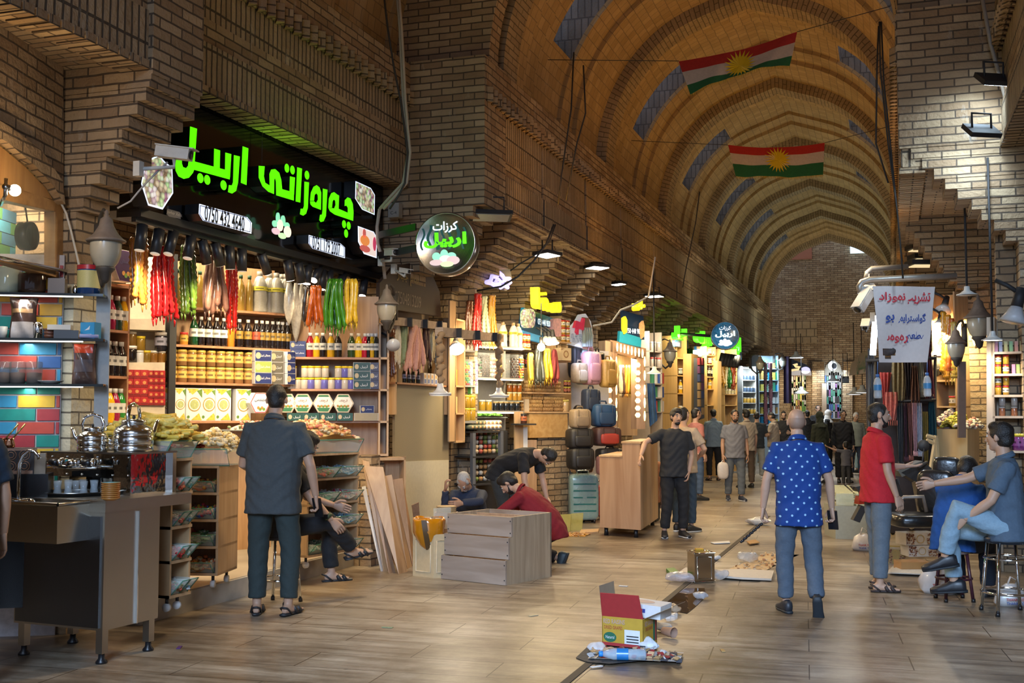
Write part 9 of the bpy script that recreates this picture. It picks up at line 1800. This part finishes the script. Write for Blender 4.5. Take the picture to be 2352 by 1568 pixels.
k=MB();k.grid(lambda u,v:PT(1800+18*u,818+108*v,36.5+.2*math.sin(u*8)),8,8);k.grid(lambda u,v:PT(1818-18*u,818+108*v,36.56+.2*math.sin(8-u*8)),8,8);tag(k.build('hanging_cloth',mat((.035,.015,.04),.8,var=.5)),'dark purple cloth hanging at the far left corner','cloth')
QE=Plane((-7,44.45),(5,44.45))
def E_(px,py,d=0):return QE.hit(px,py,d)
mb=MB();mb.slab([E_(1700,1010,.1),E_(2200,1010,.1),E_(2200,560,.1),E_(1700,560,.1)],(0,.3,0));struct('wall_back_front',mb,BRK)
mb=MB();mb.slab([E_(1793,787),E_(1876,787),E_(1876,738),E_(1793,738)],(0,.06,0));struct('wall_back_panel',mb,PARQ)
for x0,x1,zz,nm in((1866,1893,0,1),(1935,1958,0,1)):mb=MB();mb.slab([E_(x0,1010,-.5),E_(x1,1010,-.5),E_(x1,830,-.5),E_(x0,830,-.5)],(0,.45,0));struct('wall_back_pier',mb,BRK)
def endshop(x0,x1,y0,yt,label,col,m,n,en,pal,gname):
 a=E_(x0,1005,-.05);b_=E_(x1,1005,-.05);pl=Plane(a,b_);z=unit('shelf_unit',pl,x0,x1,[y0-(y0-yt)*i/6 for i in range(6)],label,m,.02+.1,m,zlo=.0,ztop=pl.hit(x0,yt).z);light('AREA',pl.hit((x0+x1)/2,yt+5,-.9),en,col,1.0,pl.hit((x0+x1)/2,y0,0));rg=random.Random(x0)
 for zz in z:
  for i in range(n):c_,nm=rg.choice(pal);carton(pl.at(x0+(x1-x0)*(i+.5)/n,zz,.05),((x1-x0)/n*.012,.1,rg.uniform(.2,.42)),0,c_,'%s box on the %s'%(nm,gname),'%s boxes on the %s'%(nm,gname))
endshop(1818,1852,945,862,'warm lit shelves under the dark arched sign at the street end',(1,.85,.6),mat((.4,.34,.26),.6),7,30,[((.5,.4,.1),'yellow'),((.25,.12,.06),'brown'),((.45,.45,.4),'white'),((.1,.25,.06),'green')],'warm shelves at the street end')
endshop(1894,1933,960,860,'cool lit perfume shelves at the street end',(.6,.8,1),mat((.45,.5,.56),.5),8,26,[((.05,.15,.42),'blue'),((.5,.5,.54),'white'),((.25,.08,.28),'purple'),((.06,.28,.2),'green'),((.02,.02,.03),'black')],'perfume shelves at the street end')
e=empty('arched_sign',E_(1840,840),'dark arched sign with gold tracery and a white oval at the street end','sign');sign_px(QE,[(1814,862),(1864,862),(1862,845),(1850,836),(1832,830),(1814,822)],mat((.01,.012,.03),.3),'board',e,.04,-.55);f=MB();f.slab([E_(1850+11*math.cos(a),850+8*math.sin(a),-.58)for a in[i*.42 for i in range(15)]],QE.n*.02);part('oval',f,emis((.6,.6,.95),.9),e);f=MB();f.tube([E_(x,y,-.6)for x,y in((1818,850),(1834,848),(1838,843),(1828,842),(1822,838),(1832,836))],.04,6);part('gold_tracery',f,emis((.8,.6,.3),1.0),e)
e=empty('round_sign',E_(1913,838),'glowing white crescent sign at the street end','sign');f=MB();f.slab([E_(1912+10*math.cos(a),840+11*math.sin(a),-.3)for a in[i*.3 for i in range(21)]],QE.n*.1);part('disc',f,emis((.75,.9,1),2),e);f=MB();f.slab([E_(1916+6*math.cos(a),840+7*math.sin(a),-.33)for a in[i*.3 for i in range(21)]],QE.n*.02);part('inner_disc',f,mat((.04,.1,.25),.4),e)
mb=MB();mb.slab([E_(1890,862,-.05),E_(1936,862,-.05),E_(1930,838,-.05),E_(1914,824,-.05),E_(1898,838,-.05)],(0,.04,0));o=mb.build('trim_5',mat((.42,.38,.32),.7));o['kind']='structure'
k=MB();k.slab([E_(1888,1000,-.8),E_(1898,1000,-.8),E_(1898,880,-.8),E_(1888,880,-.8)],(0,.2,0));tag(k.build('pale_post',mat((.45,.36,.28),.6)),'pale square post at the street end by the perfume shelves','post')
for px,py,t_,on_,nm in((1829,822,34,10,'over the far left corner'),(1841,903,34,9,'before the warm shelves'),(1963,906,30,9,'low, left of the scarf stall'),(1981,902,29,9,'second low one left of the scarf stall'),(1914,876,36,8,'before the perfume shelves')):cone_lamp(PT(px,py,t_),.22,'lit cone lamp '+nm,on_,1.2,25,(.85,.93,1))
flood(PT(1942,872,34),PT(1942,960,36.5),'small spotlight lighting the brick pier at the street end',6,(.2,.2),hang=.8,group=None,e_w=120,lc=(1,.8,.45),spot=50)
e=empty('arched_sign',PT(1985,840,27),'faded board with green and black lettering on the far right','sign');QR_=Plane(PT(1950,900,30),PT(2010,900,25));sign_px(QR_,[(1950,862),(2003,855),(2003,800),(1975,812),(1955,835)],mat((.30,.22,.17),.7),'board',e,.05);f=MB();put_text(f,'کردستان',QR_.hit(1978,838,-.02),.4,QR_.t,-QR_.n,0,.02,True,1.9);part('lettering',f,mat((.05,.12,.05),.6),e)
